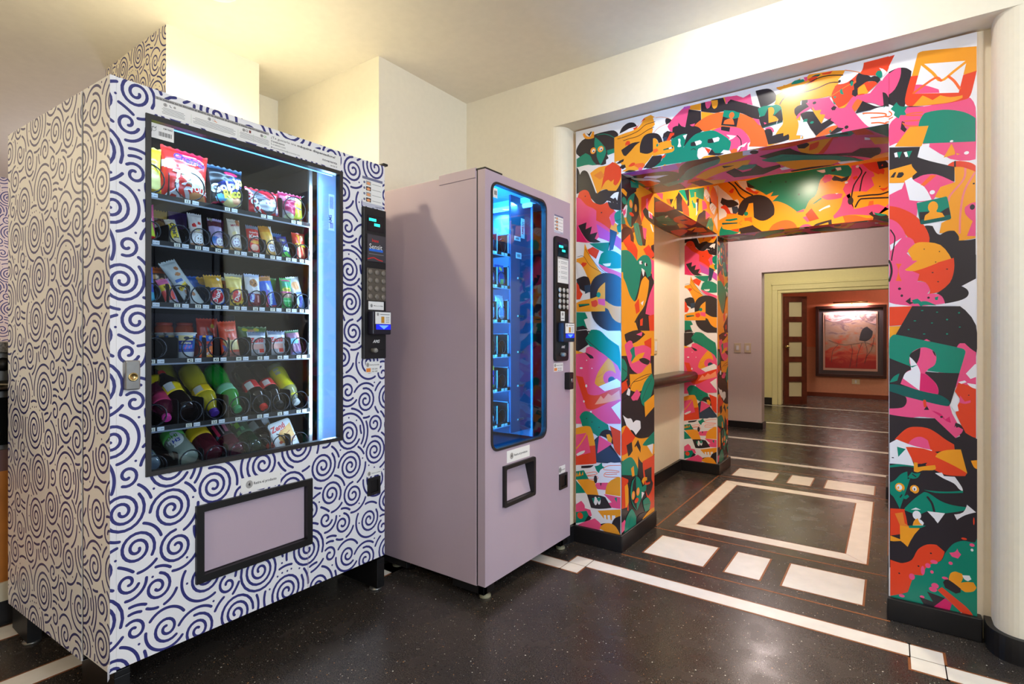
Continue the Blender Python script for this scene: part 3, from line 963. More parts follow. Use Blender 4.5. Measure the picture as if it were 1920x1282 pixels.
# ------------------------------------------------------------------ mesh helpers
ORG = {}
class MB:
    """collects shapes (world coordinates) into ONE mesh object"""
    def __init__(s): s.v = []; s.f = []; s.m = []; s.sm = []; s.mats = []
    def mi(s, m):
        if m not in s.mats: s.mats.append(m)
        return s.mats.index(m)
    def face(s, pts, m, smooth=False):
        k = len(s.v); s.v += [tuple(p) for p in pts]; s.f.append(tuple(range(k, k+len(pts)))); s.m.append(s.mi(m)); s.sm.append(smooth)
    def box(s, x0, y0, z0, x1, y1, z1, m):
        k = len(s.v); i = s.mi(m)
        s.v += [(x0, y0, z0), (x1, y0, z0), (x1, y1, z0), (x0, y1, z0), (x0, y0, z1), (x1, y0, z1), (x1, y1, z1), (x0, y1, z1)]
        for q in ((0, 3, 2, 1), (4, 5, 6, 7), (0, 1, 5, 4), (1, 2, 6, 5), (2, 3, 7, 6), (3, 0, 4, 7)):
            s.f.append(tuple(k+j for j in q)); s.m.append(i); s.sm.append(False)
        return s
    def prism(s, poly, z0, z1, m, fr=None, smooth=False):
        """polygon (u,v) extruded along w from z0 to z1; fr = (O,U,V,W)"""
        fr = fr or (Vector((0, 0, 0)), Vector((1, 0, 0)), Vector((0, 1, 0)), Vector((0, 0, 1)))
        O, U, V, Wn = fr; k = len(s.v); n = len(poly); i = s.mi(m)
        for z in (z0, z1):
            s.v += [tuple(O+U*p[0]+V*p[1]+Wn*z) for p in poly]
        for j in range(n):
            s.f.append((k+j, k+(j+1) % n, k+n+(j+1) % n, k+n+j)); s.m.append(i); s.sm.append(smooth)
        s.f.append(tuple(k+n+j for j in range(n))); s.f.append(tuple(k+n-1-j for j in range(n)))
        s.m += [i, i]; s.sm += [False, False]
        return s
    def rings(s, rings, mats, closed=True, caps=True, smooth=True):
        k = len(s.v); n = len(rings[0])
        for r in rings: s.v += [tuple(p) for p in r]
        for a in range(len(rings)-1):
            i = s.mi(mats[a] if isinstance(mats, list) else mats)
            for j in range(n if closed else n-1):
                s.f.append((k+a*n+j, k+a*n+(j+1) % n, k+(a+1)*n+(j+1) % n, k+(a+1)*n+j)); s.m.append(i); s.sm.append(smooth)
        if caps and closed:
            s.f.append(tuple(k+n-1-j for j in range(n))); s.m.append(s.mi(mats[0] if isinstance(mats, list) else mats)); s.sm.append(False)
            q = k+(len(rings)-1)*n
            s.f.append(tuple(q+j for j in range(n))); s.m.append(s.mi(mats[-1] if isinstance(mats, list) else mats)); s.sm.append(False)
        return s
    def tube(s, path, r, m, n=6, caps=True):
        P = [Vector(p) for p in path]; rg = []
        t0 = (P[1]-P[0]).normalized(); a = t0.orthogonal().normalized()
        for i, p in enumerate(P):
            t = ((P[min(i+1, len(P)-1)]-P[max(i-1, 0)])).normalized()
            a = (a-t*a.dot(t)).normalized(); b = t.cross(a)
            rg.append([p+(a*math.cos(2*PI*j/n)+b*math.sin(2*PI*j/n))*r for j in range(n)])
        return s.rings(rg, m, caps=caps)
    def lathe(s, prof, o, axis, m, n=20, smooth=True):
        """prof [(radius, height)] revolved about axis through o; m one material or one per band"""
        o = Vector(o); ax = Vector(axis).normalized(); a = ax.orthogonal().normalized(); b = ax.cross(a)
        rg = [[o+ax*h+(a*math.cos(2*PI*j/n)+b*math.sin(2*PI*j/n))*max(r, 1e-4) for j in range(n)] for r, h in prof]
        return s.rings(rg, m, smooth=smooth)
    def build(s, name, parent=None, label=None, cat=None, group=None, kind=None, bevel=0, org=None, seg=2):
        me = bpy.data.meshes.new(name)
        o3 = Vector(org) if org else (ORG.get(parent, Vector((0, 0, 0))) if parent else Vector((0, 0, 0)))
        if parent is None and org is None and label:
            a = np.array(s.v); o3 = Vector(((a[:, 0].min()+a[:, 0].max())/2, (a[:, 1].min()+a[:, 1].max())/2, a[:, 2].min()))
        me.from_pydata([(x-o3.x, y-o3.y, z-o3.z) for x, y, z in s.v], [], s.f)
        for m in s.mats: me.materials.append(m)
        me.polygons.foreach_set('material_index', s.m)
        me.polygons.foreach_set('use_smooth', s.sm)
        me.validate(); me.update()
        ob = bpy.data.objects.new(name, me); COL.objects.link(ob)
        if parent is not None:
            ob.parent = parent; ORG[ob] = ORG.get(parent, Vector((0, 0, 0)))
        else:
            ob.location = o3; ORG[ob] = o3
        if bevel:
            md = ob.modifiers.new('bevel', 'BEVEL'); md.width = bevel; md.segments = seg; md.limit_method = 'ANGLE'; md.angle_limit = math.radians(40)
        if label: ob['label'] = label
        if cat: ob['category'] = cat
        if group: ob['group'] = group
        if kind: ob['kind'] = kind
        return ob

def thing(name, label, cat, loc, group=None):
    e = bpy.data.objects.new(name, None); COL.objects.link(e); e.location = loc; ORG[e] = Vector(loc)
    e.empty_display_size = .05
    e['label'] = label; e['category'] = cat
    if group: e['group'] = group
    return e

def box(name, x0, y0, z0, x1, y1, z1, m, parent=None, bevel=0, **k):
    return MB().box(x0, y0, z0, x1, y1, z1, m).build(name, parent, bevel=bevel, **k)

def dup(src, parent, delta=(0, 0, 0)):
    c = src.copy(); COL.objects.link(c); c.parent = parent; c.location = Vector(src.location)+Vector(delta); ORG[c] = ORG.get(parent, Vector())
    for ch in src.children: dup(ch, c)
    return c

# ------------------------------------------------------------------ flat print
def smooth_poly(pts, ang=45, sub=3):
    n = len(pts); P = [Vector(p) for p in pts]; corner = []
    for i in range(n):
        a = P[i]-P[i-1]; b = P[(i+1) % n]-P[i]
        corner.append(a.length < 1e-6 or b.length < 1e-6 or a.angle(b) > math.radians(ang))
    out = []
    for i in range(n):
        p1, p2 = P[i], P[(i+1) % n]
        if corner[i] and corner[(i+1) % n]:
            out.append(p1); continue
        d = (p2-p1)
        t1 = Vector((0, 0)) if corner[i] else (P[(i+1) % n]-P[i-1])/2
        t2 = Vector((0, 0)) if corner[(i+1) % n] else (P[(i+2) % n]-p1)/2
        if corner[i]: t1 = d-t2*.5
        if corner[(i+1) % n]: t2 = d-t1*.5
        L = d.length
        for t_ in (1, 2):
            pass
        if t1.length > 1.2*L: t1 *= 1.2*L/t1.length
        if t2.length > 1.2*L: t2 *= 1.2*L/t2.length
        for k in range(sub):
            t = k/sub
            out.append(p1*(2*t**3-3*t*t+1)+t1*(t**3-2*t*t+t)+p2*(-2*t**3+3*t*t)+t2*(t**3-t*t))
    return [(p.x, p.y) for p in out]

def smooth_line(pts, sub=4):
    P = [Vector(p) for p in pts]; n = len(P); out = []
    for i in range(n-1):
        t1 = (P[i+1]-P[max(i-1, 0)])/(2 if i else 1); t2 = (P[min(i+2, n-1)]-P[i])/(2 if i+2 < n else 1)
        for k in range(sub):
            t = k/sub
            out.append(P[i]*(2*t**3-3*t*t+1)+t1*(t**3-2*t*t+t)+P[i+1]*(-2*t**3+3*t*t)+t2*(t**3-t*t))
    out.append(P[-1])
    return out

def ribbon(pts, w, taper=False):
    """polyline -> list of quads / end caps"""
    P = [Vector(p) for p in pts]; L = []; R = []
    for i, p in enumerate(P):
        t = (P[min(i+1, len(P)-1)]-P[max(i-1, 0)])
        if t.length < 1e-9: t = Vector((1, 0))
        t.normalize(); n = Vector((-t.y, t.x))*w/2
        L.append(p+n); R.append(p-n)
    polys = [[L[i], R[i], R[i+1], L[i+1]] for i in range(len(P)-1)]
    for p, q in ((P[0], P[1]), (P[-1], P[-2])):
        d = (p-q); d = d.normalized() if d.length else Vector((1, 0)); n = Vector((-d.y, d.x))
        polys.append([p+n*w/2*math.cos(a)+d*w/2*math.sin(a) for a in (0, PI/4, PI/2, 3*PI/4, PI)])
    return polys

def clip_rect(poly, r):
    x0, y0, x1, y1 = r
    xs = [p[0] for p in poly]; ys = [p[1] for p in poly]
    if min(xs) >= x0 and max(xs) <= x1 and min(ys) >= y0 and max(ys) <= y1: return poly
    if max(xs) <= x0 or min(xs) >= x1 or max(ys) <= y0 or min(ys) >= y1: return None
    for ax, lim, sg in ((0, x0, 1), (0, x1, -1), (1, y0, 1), (1, y1, -1)):
        out = []; n = len(poly)
        for i in range(n):
            a, b = poly[i], poly[(i+1) % n]; da = (a[ax]-lim)*sg; db = (b[ax]-lim)*sg
            if da >= 0: out.append(a)
            if (da > 0 > db) or (da < 0 < db):
                t = da/(da-db); out.append((a[0]+(b[0]-a[0])*t, a[1]+(b[1]-a[1])*t))
        poly = out
        if len(poly) < 3: return None
    return poly

TXT = {}
def text_tris(s, bold=0, shear=0):
    key = (s, bold, shear)
    if key not in TXT:
        c = bpy.data.curves.new('t', 'FONT'); c.body = s; c.size = 1; c.resolution_u = 2; c.offset = bold; c.shear = shear
        o = bpy.data.objects.new('t', c); me = bpy.data.meshes.new_from_object(o)
        me.calc_loop_triangles()
        v = [(p.co.x, p.co.y) for p in me.vertices]
        TXT[key] = [[v[i] for i in t.vertices] for t in me.loop_triangles]
        bpy.data.objects.remove(o); bpy.data.curves.remove(c); bpy.data.meshes.remove(me)
    return TXT[key]

class Print:
    """flat printed shapes on a plane: O origin, U right, V up; painter's order kept with 0.05 mm layers"""
    def __init__(s, mb, O, U, V, clip, off=.00015, step=.00005):
        s.mb = mb; s.O = Vector(O); s.U = Vector(U).normalized(); s.V = Vector(V).normalized(); s.N = s.U.cross(s.V)
        s.clip = clip if isinstance(clip, list) else [clip]; s.off = off; s.step = step; s.used = []
    def lay(s, bb):
        l = 0
        for b, k in s.used:
            if b[0] < bb[2] and b[2] > bb[0] and b[1] < bb[3] and b[3] > bb[1]: l = max(l, k+1)
        s.used.append((bb, l)); return l
    def emit(s, polys, m, layer):
        h = s.off+s.step*layer
        for p in polys:
            p = [(q[0], q[1]) for q in p]
            for r in s.clip:
                c = clip_rect(p, r)
                if c: s.mb.face([s.O+s.U*q[0]+s.V*q[1]+s.N*h for q in c], m)
    def bb(s, pts): return (min(p[0] for p in pts), min(p[1] for p in pts), max(p[0] for p in pts), max(p[1] for p in pts))
    def poly(s, pts, m, smooth=False):
        if smooth: pts = smooth_poly(pts)
        a2 = sum(pts[i-1][0]*pts[i][1]-pts[i][0]*pts[i-1][1] for i in range(len(pts)))
        if a2 < 0: pts = pts[::-1]
        t = tessellate_polygon([[Vector((p[0], p[1], 0)) for p in pts]])
        tr = []
        for q in t:
            a, b, c = (pts[i] for i in q)
            tr.append([a, b, c] if (b[0]-a[0])*(c[1]-a[1])-(b[1]-a[1])*(c[0]-a[0]) > 0 else [a, c, b])
        s.emit(tr, m, s.lay(s.bb(pts)))
    def rect(s, x0, y0, x1, y1, m): s.poly([(x0, y0), (x1, y0), (x1, y1), (x0, y1)], m)
    def ell(s, x, y, a, b, m, n=16):
        s.poly([(x+a*math.cos(2*PI*i/n), y+b*math.sin(2*PI*i/n)) for i in range(n)], m)
    def line(s, pts, w, m, smooth=True, layer=None):
        pp = smooth_line(pts) if smooth and len(pts) > 2 else [Vector(p) for p in pts]
        b = s.bb(pp); b = (b[0]-w, b[1]-w, b[2]+w, b[3]+w)
        q = []
        for p in ribbon(pp, w):
            ar = sum(p[i-1][0]*p[i][1]-p[i][0]*p[i-1][1] for i in range(len(p)))
            q.append(p if ar > 0 else p[::-1])
        s.emit(q, m, s.lay(b) if layer is None else layer)
    def text(s, t, x, y, size, m, bold=.0, align='l', width=None, rot=0, shear=0):
        tr = text_tris(t, bold, shear)
        if not tr: return
        xs = [p[0] for q in tr for p in q]; x0, x1 = min(xs), max(xs)
        sx = size if not width else width/(x1-x0)
        dx = {'l': -x0, 'c': -(x0+x1)/2, 'r': -x1}[align]
        c, n = math.cos(rot), math.sin(rot)
        f = lambda p: (x+(p[0]+dx)*sx*c-p[1]*size*n, y+(p[0]+dx)*sx*n+p[1]*size*c)
        q = [[f(p) for p in t3] for t3 in tr]
        s.emit(q, m, s.lay(s.bb([p for t3 in q for p in t3])))

# ------------------------------------------------------------------ the swirl print (one repeating tile)
TILE = .66
def make_swirls(seed=7):
    rnd = random.Random(seed); T = TILE; pitch = .0196
    circ = []
    def td(a, b):
        dx = abs(a[0]-b[0]); dy = abs(a[1]-b[1]); dx = min(dx, T-dx); dy = min(dy, T-dy); return math.hypot(dx, dy)
    for R, cnt in ((.068, 5), (.058, 6), (.048, 8), (.038, 10), (.029, 14)):
        for _ in range(cnt):
            best = None
            for _t in range(240):
                p = (rnd.random()*T, rnd.random()*T)
                g = min([td(p, c)-c[2]-R for c in circ] or [1])
                if g > .0135 and (best is None or g < best[0]): best = (g, p)
            if best: circ.append((*best[1], R))
    strokes = []; occ = []
    def free(p, d):
        if not occ: return True
        a = np.array(occ); dx = np.abs(a[:, 0]-p[0] % T); dy = np.abs(a[:, 1]-p[1] % T)
        dx = np.minimum(dx, T-dx); dy = np.minimum(dy, T-dy)
        return (dx*dx+dy*dy).min() > d*d
    def add(pts):
        strokes.append(pts); occ.extend([(p[0] % T, p[1] % T) for p in pts])
    for x, y, R in circ:
        sgn = rnd.choice((-1, 1)); a0 = rnd.random()*2*PI; turns = max(1.15, (R-.007)/pitch); n = int(20*turns)
        pts = []
        for i in range(n+1):
            t = i/n; r = .007+(R-.007)*t; a = a0+sgn*2*PI*turns*t
            pts.append((x+r*math.cos(a), y+r*math.sin(a)*1.08))
        add(pts)
    order = sorted(range(len(circ)), key=lambda i: -circ[i][2])
    for k in (1, 2, 3, 4):
        for ci in order:
            x, y, R = circ[ci]; r = R+k*pitch*.95; n = max(24, int(2*PI*r/.006)); a0 = rnd.random()*6.28
            ok = [free((x+r*math.cos(a0+2*PI*i/n), y+r*1.08*math.sin(a0+2*PI*i/n)), .0142) for i in range(n)]
            run = []
            for i in range(n+1):
                if i < n and ok[i] and len(run)*2*PI*r/n < r*3.6: run.append(i)
                else:
                    if len(run)*2*PI*r/n > .034:
                        st = [(x+r*math.cos(a0+2*PI*j/n), y+r*1.08*math.sin(a0+2*PI*j/n)) for j in run]
                        if all(free(p, .0136) for p in st): add(st)
                    run = []
    dots = []
    for _ in range(1600):
        p = (rnd.random()*T, rnd.random()*T)
        if free(p, .0155): dots.append(p); occ.append(p)
    return strokes, dots
SW_STROKES, SW_DOTS = make_swirls()

def swirl(mb, O, U, V, clips, w=.0076, shift=(0, 0), m=None):
    pr = Print(mb, O, U, V, clips); m = m or navy_m; T = TILE
    x0 = min(c[0] for c in clips); y0 = min(c[1] for c in clips); x1 = max(c[2] for c in clips); y1 = max(c[3] for c in clips)
    for i in range(math.floor((x0-shift[0])/T)-1, math.ceil((x1-shift[0])/T)+1):
        for j in range(math.floor((y0-shift[1])/T)-1, math.ceil((y1-shift[1])/T)+1):
            ox, oy = shift[0]+i*T, shift[1]+j*T
            for st in SW_STROKES:
                xs = [p[0] for p in st]; ys = [p[1] for p in st]
                if ox+max(xs)+w < x0 or ox+min(xs)-w > x1 or oy+max(ys)+w < y0 or oy+min(ys)-w > y1: continue
                pr.line([(p[0]+ox, p[1]+oy) for p in st], w, m, smooth=False, layer=0)
            for p in SW_DOTS:
                q = (p[0]+ox, p[1]+oy)
                pr.emit([[(q[0]+w*.45*math.cos(a), q[1]+w*.45*math.sin(a)) for a in (0, PI/3, 2*PI/3, PI, 4*PI/3, 5*PI/3)]], m, 0)

def mural(mb, art, O, U, V, clip, dx=0.0, dz=0, mirror=None):
    """paints a list of traced mural shapes (millimetres) on a plane"""
    pr = Print(mb, O, U, V, clip, .0004)
    for ln in art.strip().splitlines():
        ln = ln.strip()
        if not ln: continue
        head = ln[0]; m = PM[head]
        if ln[1] == '@':
            x, y, a, b = (float(t)/1000 for t in ln[2:].split(',')); x += dx; y += dz
            if mirror is not None: x = mirror-x
            pr.ell(x, y, a, b, m, 14)
        else:
            spec, body = ln.split(':'); pts = [tuple(float(t)/1000 for t in q.split(',')) for q in body.split()]
            pts = [(x+dx, y+dz) for x, y in pts]
            if mirror is not None: pts = [(mirror-x, y) for x, y in pts]
            if '-' in spec: pr.line(pts, float(spec.split('-')[1])/1000, m)
            else: pr.poly(pts, m, smooth=True)
# ------------------------------------------------------------------ the room shell
CE = 2.465
def struct(name, mb, bevel=0): return mb.build(name, kind='structure', bevel=bevel)
floor = struct('floor', MB().box(-6.5, -3.2, -.1, 4.2, 13, 0, terr_m))
struct('ceiling', MB().box(-6.5, -3.2, CE, 4.2, 2.56, CE+.1, ceil_m))
struct('ceiling.001', MB().box(-1.9, 2.56, 2.4, .8, 4.72, 2.5, ceil_m))
struct('ceiling.002', MB().box(-6.5, 4.72, CE, 4.2, 13, CE+.1, ceil_m))

# inlaid pieces of the floor: cream slabs, copper strips
def inlay(name, pts, m, h=.0012):
    MB().prism(pts, 0.0002, h, m).build(name, floor)
def slab(x0, y0, x1, y1, rim=True):
    if rim: inlay('copper_edge', [(x0-.008, y0-.008), (x1+.008, y0-.008), (x1+.008, y1+.008), (x0-.008, y1+.008)], brass_m, .0006)
    inlay('cream_slab', [(x0, y0), (x1, y0), (x1, y1), (x0, y1)], stripe_m)
for y0, y1 in ((2.596, 2.872), (4.442, 4.712)):
    for x0, x1 in ((-1.018, -.726), (-.628, -.48), (-.388, -.093)): slab(x0, y0, x1, y1)
xa, xb, ya, yb, bw = -1.01, -.093, 3.072, 4.255, .088     # mitred frame in the middle of the bay
inlay('copper_edge', [(xa-.008, ya-.008), (xb+.008, ya-.008), (xb+.008, yb+.008), (xa-.008, yb+.008)], brass_m, .0005)
inlay('terrazzo_panel', [(xa+bw+.007, ya+bw+.007), (xb-bw-.007, ya+bw+.007), (xb-bw-.007, yb-bw-.007), (xa+bw+.007, yb-bw-.007)], terr_m, .0010)
for q in ([(xa, ya), (xb, ya), (xb-bw, ya+bw), (xa+bw, ya+bw)], [(xb, ya), (xb, yb), (xb-bw, yb-bw), (xb-bw, ya+bw)],
          [(xb, yb), (xa, yb), (xa+bw, yb-bw), (xb-bw, yb-bw)], [(xa, yb), (xa, ya), (xa+bw, ya+bw), (xa+bw, yb-bw)]):
    c = (sum(p[0] for p in q)/4, sum(p[1] for p in q)/4)
    inlay('frame_slab', [(p[0]+(c[0]-p[0])*.004, p[1]+(c[1]-p[1])*.004) for p in q], stripe_m)
def strip(x0, y0, x1, y1): inlay('copper_strip', [(x0, y0), (x1, y0), (x1, y1), (x0, y1)], brass_m, .0007)
strip(-1.1, 2.505, 0, 2.515); strip(-1.1, 2.965, 0, 2.975); strip(-1.1, 4.36, 0, 4.37); strip(-1.1, 4.8, 0, 4.81)
strip(-1.105, 3.0, -1.095, 4.37); strip(-.012, 3.0, -.002, 4.37)
# border line of the snack room with its stepped ends
J = .0035
slab(-1.178, 2.275, .053, 2.36); slab(-1.268, 2.19, -1.178-J, 2.275-J); slab(-1.268, 2.275, -1.178-J, 2.36)
slab(-1.97, 2.19, -1.268-J, 2.275-J)
slab(.053+J, 2.275, .147, 2.36); slab(.053+J, 2.19, .147, 2.275-J); slab(.147+J, 2.19, 1.9, 2.275-J)
slab(-1.97, 1.66, -1.884, 2.19-J); slab(-1.97, 1.70, -1.884, 1.78)
slab(-2.29, -1.5, -2.2, 1.66); slab(-2.72, -1.5, -2.612, 1.05)
# lines across the hall and the lobby
for y, w in ((5.10, .075), (6.12, .08), (7.43, .06), (9.33, .06)): slab(-3.2, y-w/2, 1.6, y+w/2, False)

# snack room walls
pil = MB()
pil.prism([(-3.3, 1.045), (-2.6, 1.045), (-2.6, 1.47), (-2.92, 1.47), (-2.92, 1.765), (-2.045, 1.765), (-2.045, 2.6), (-3.3, 2.6)], 0, CE, wall_m)
swirl(pil, (-3.3, 1.045, 0), (1, 0, 0), (0, 0, 1), [(0, .9, .7, CE)], shift=(.11, .21))
struct('wall_left', pil)
def arc(cx, cy, rx, ry, a0, a1, n=8): return [(cx+rx*math.cos(math.radians(a0+(a1-a0)*i/n)), cy+ry*math.sin(math.radians(a0+(a1-a0)*i/n))) for i in range(n+1)]
RZ = 2.195
w = MB()
w.prism([(-2.1, 2.43)]+arc(-1.465, 2.50, .07, .07, -90, 0)+[(-1.395, 2.57), (-2.1, 2.57)], 0, RZ, wall_m)
w.prism([(4.2, 2.57), (.295, 2.57)]+arc(.365, 2.50, .07, .07, 180, 270)+[(4.2, 2.43)], 0, RZ, wall_m)
w.box(-2.1, 2.43, RZ, 4.2, 2.57, CE, wall_m)
w.box(-2.1, 2.562, 0, -1.376, 2.62, RZ, wall_m); w.box(.256, 2.562, 0, 4.2, 2.62, RZ, wall_m); w.box(-1.376, 2.565, 2.188, .256, 2.62, CE, wall_m)
for f in range(len(w.sm)): w.sm[f] = False
struct('wall_back', w)
struct('wall_right', MB().box(4.0, -3.2, 0, 4.2, -.4, CE, wall_m).box(4.0, 1.7, 0, 4.2, 2.43, CE, wall_m).box(4.0, -.4, 0, 4.2, 1.7, .6, wall_m).box(4.0, -.4, 2.25, 4.2, 1.7, CE, wall_m))
struct('window_1', MB().box(4.03, -.4, .6, 4.07, -.34, 2.25, ivory_m).box(4.03, 1.64, .6, 4.07, 1.7, 2.25, ivory_m).box(4.03, .62, .6, 4.07, .68, 2.25, ivory_m)
       .box(4.03, -.4, .6, 4.07, 1.7, .66, ivory_m).box(4.03, -.4, 2.19, 4.07, 1.7, 2.25, ivory_m))
struct('wall_front', MB().box(-6.5, -3.2, 0, 4.2, -3.0, CE, wall_m))
kw = MB().box(-6.5, -3.0, 0, -6.26, 2.6, CE, hall_m)
swirl(kw, (-6.26, .2, 0), (0, 1, 0), (0, 0, 1), [(0, .9, 1.7, CE)], shift=(.3, .1))
struct('wall_kitchen', kw)
struct('wall_kitchen_back', MB().box(-6.5, 2.6, 0, -3.3, 2.8, CE, hall_m))
struct('unseen_dark_door', MB().box(1.3, 2.40, 0, 3.9, 2.43, 2.3, mat('near_black_wood', (30, 20, 18), .5)).box(1.42, 2.39, .1, 2.55, 2.41, 2.2, MATS['near_black_wood']).box(2.65, 2.39, .1, 3.8, 2.41, 2.2, MATS['near_black_wood']), .004)  # unseen dark door, added to darken the snack window's reflections
# baseboards
struct('baseboard_back', MB().prism([(.275, 2.57), (.275, 2.50)]+arc(.365, 2.50, .09, .09, 180, 270)[1:]+[(1.29, 2.41), (1.29, 2.432)]+arc(.365, 2.50, .068, .068, 270, 180)+[(.297, 2.57)], 0, .085, base_m))
struct('baseboard_left', MB().prism([(-2.1, 2.43), (-2.1, 2.412)]+arc(-1.465, 2.50, .088, .088, -90, 0)+[(-1.377, 2.56), (-1.395, 2.56)]+arc(-1.465, 2.50, .07, .07, 0, -90), 0, .085, base_m))

# arch bay
struct('wall_bay_left', MB().box(-1.6, 2.57, 0, -1.415, 4.72, 2.4, wall_m))
struct('wall_bay_right', MB().box(.3, 2.57, 0, .5, 4.72, 2.4, wall_m))
struct('baseboard_bay_left', MB().box(-1.415, 3.0, 0, -1.395, 4.39, .085, base_m))
struct('baseboard_bay_right', MB().box(.28, 3.0, 0, .3, 4.39, .085, base_m))
struct('wall_hall_near', MB().box(-6.5, 4.6, 0, -1.6, 4.72, CE, hall_m).box(.5, 4.6, 0, 4.2, 4.72, CE, hall_m).box(-1.9, 4.6, 2.3, .8, 4.72, CE, hall_m))
# hall and its opening, lobby and its doorway, red room
struct('wall_hall', MB().box(-6.5, 6.85, 0, -1.238, 7.02, CE, hall_m).box(1.1, 6.85, 0, 4.2, 7.02, CE, hall_m).box(-1.238, 6.85, 1.845, 1.1, 7.02, CE, hall_m))
struct('baseboard_hall', MB().box(-4.5, 6.83, 0, -1.222, 6.85, .075, base_m).box(-1.238, 6.85, 0, -1.222, 7.03, .075, base_m))
struct('wall_lobby', MB().box(-6.5, 9.45, 0, -1.47, 9.62, CE, lobby_m).box(1.2, 9.45, 0, 4.2, 9.62, CE, lobby_m).box(-1.47, 9.45, 1.83, 1.2, 9.62, CE, lobby_m))
struct('wall_lobby_left', MB().box(-3.4, 7.02, 0, -3.2, 9.45, CE, lobby_m))
struct('wall_hall_left', MB().box(-4.6, 4.72, 0, -4.4, 6.85, CE, hall_m))
struct('wall_far_right', MB().box(2.6, 4.72, 0, 2.8, 11.4, CE, hall_m))
struct('baseboard_lobby', MB().box(-3.2, 9.425, 0, -1.47, 9.45, .11, base_m))
struct('trim_1', MB().box(-1.55, 9.42, 0, -1.47, 9.45, 1.83, lobby_m).box(-1.55, 9.42, 1.83, 1.2, 9.45, 1.91, lobby_m).box(-1.56, 9.41, 1.91, 1.2, 9.45, 1.94, lobby_m)
       .box(-1.47, 9.44, 0, -1.42, 9.615, 1.785, lobby_m).box(-1.47, 9.44, 1.785, 1.2, 9.615, 1.829, lobby_m), .006)
struct('wall_red_room', MB().box(-3.4, 11.3, .9, 2.8, 11.5, CE, red_m).box(-3.4, 11.3, 0, 2.8, 11.5, .9, red_lit_low_m))  # lower band paler: light put into the wall colour
struct('wall_red_room_left', MB().box(-3.0, 9.62, 0, -2.8, 11.3, CE, red_m))
struct('baseboard_red_room', MB().box(-2.8, 11.27, 0, 2.6, 11.3, .07, mat('brown_base', (120, 52, 30), .4)))

# downlights: ring and lens in the ceiling; added fill globes on short rods
for i, (x, y, p, c, cone) in enumerate(DOWN):
    t = thing('ceiling_downlight', ['recessed downlight above the swirl-wrapped vending machine', 'recessed downlight washing the wall above the mural arch'][i], 'lamp', (x, y, CE), 'recessed ceiling downlights')
    MB().lathe([(.075, -.004), (.07, -.008), (.058, -.008), (.055, -.002)], (x, y, CE), (0, 0, 1), vinyl_m).build('ring', t)
    MB().lathe([(.054, -.003), (.001, -.003)], (x, y, CE), (0, 0, 1), lens_m).build('lens', t)
for i, (x, y, z, p, c) in enumerate(FILL_GLOBES):
    t = thing('fill_globe', ['added fill globe to the right of the camera', 'added fill globe near the window', 'added fill globe behind the camera', 'added fill globe over the kitchen', 'added fill globe deep in the kitchen'][i], 'lamp', (x, y, CE), 'unseen globes added for fill light')
    MB().tube([(x, y, CE), (x, y, z+.09)], .012, chrome_m, 10).build('rod', t)
    MB().lathe([(.001, -.02), (.05, -.015), (.082, .03), (.09, .06), (.06, .09), (.012, .095)], (x, y, z), (0, 0, 1), lens_m).build('globe', t)

for i, (x, y, p, c) in enumerate(BACK):
    t = thing('ceiling_lamp', ['flat round ceiling lamp in the hall', 'flat round ceiling lamp in the yellow lobby', 'flat round ceiling lamp in the red room'][i], 'lamp', (x, y, CE), 'flat ceiling lamps of the back rooms')
    MB().lathe([(.09, 0), (.09, -.02), (.075, -.03)], (x, y, CE), (0, 0, 1), vinyl_m).build('rim', t)
    MB().lathe([(.074, -.028), (.05, -.04), (.001, -.044)], (x, y, CE), (0, 0, 1), lens2_m).build('diffuser', t)

# ------------------------------------------------------------------ mural arch
ART = MURAL
def plinth(parent, x0, y0, x1, y1, z=.085): box('plinth', x0, y0, 0, x1, y1, z, base_m, parent, .004)
def pillar(label, x0, x1, y0, y1, front, side, side_at, top):
    mb = MB().box(x0, y0, 0, x1, y1, top, PM['O']); mb.face([(x0, y0-.0002, .05), (x1, y0-.0002, .05), (x1, y0-.0002, top), (x0, y0-.0002, top)], PM['W'])
    mural(mb, front, (x0, y0, 0), (1, 0, 0), (0, 0, 1), (0, .083, x1-x0, top), dx=max(0, x1-x0-.262))
    sx = x1+.0002 if side_at == 'right' else x0-.0002
    mb.face([(sx, y0, .05), (sx, y1, .05), (sx, y1, 1.45), (sx, y0, 1.45)], PM['K'])
    if side_at == 'right': mural(mb, side, (x1, y0, 0), (0, 1, 0), (0, 0, 1), (0, .083, y1-y0, top))
    else: mural(mb, side, (x0, y1, 0), (0, -1, 0), (0, 0, 1), (0, .083, y1-y0, top), mirror=y1-y0)
    return mb.build('mural_pillar', label=label, cat='pillar')
XL, XR, X0, X1 = -1.115, -.005, -1.375, .255
lp = ART['left_pillar']; ps = ART['pillar_side']
p = pillar('left front pillar of the arch, wrapped in bright cartoon mural, beside the lilac machine', X0, XL, 2.54, 3.0, lp+ART['lintel'], ps, 'right', 2.187)
plinth(p, X0-.02, 2.52, XL+.012, 3.012)
p = pillar('right front pillar of the arch, mural with envelope icon and green-faced bird', XR, X1, 2.54, 3.0, ART['right_pillar'], ps, 'left', 2.187)
plinth(p, XR-.006, 2.52, X1+.014, 3.012)
p = pillar('far left pillar of the arch, mural-wrapped, beyond the dark marble shelf', -1.415, XL, 4.39, 4.72, lp, ps, 'right', 1.885)
plinth(p, -1.414, 4.37, XL+.02, 4.735)
p = pillar('far right pillar of the arch, mural-wrapped, hidden behind the right front pillar', XR, .3, 4.39, 4.72, lp, ps, 'left', 1.885)
plinth(p, XR-.02, 4.37, .3, 4.735)
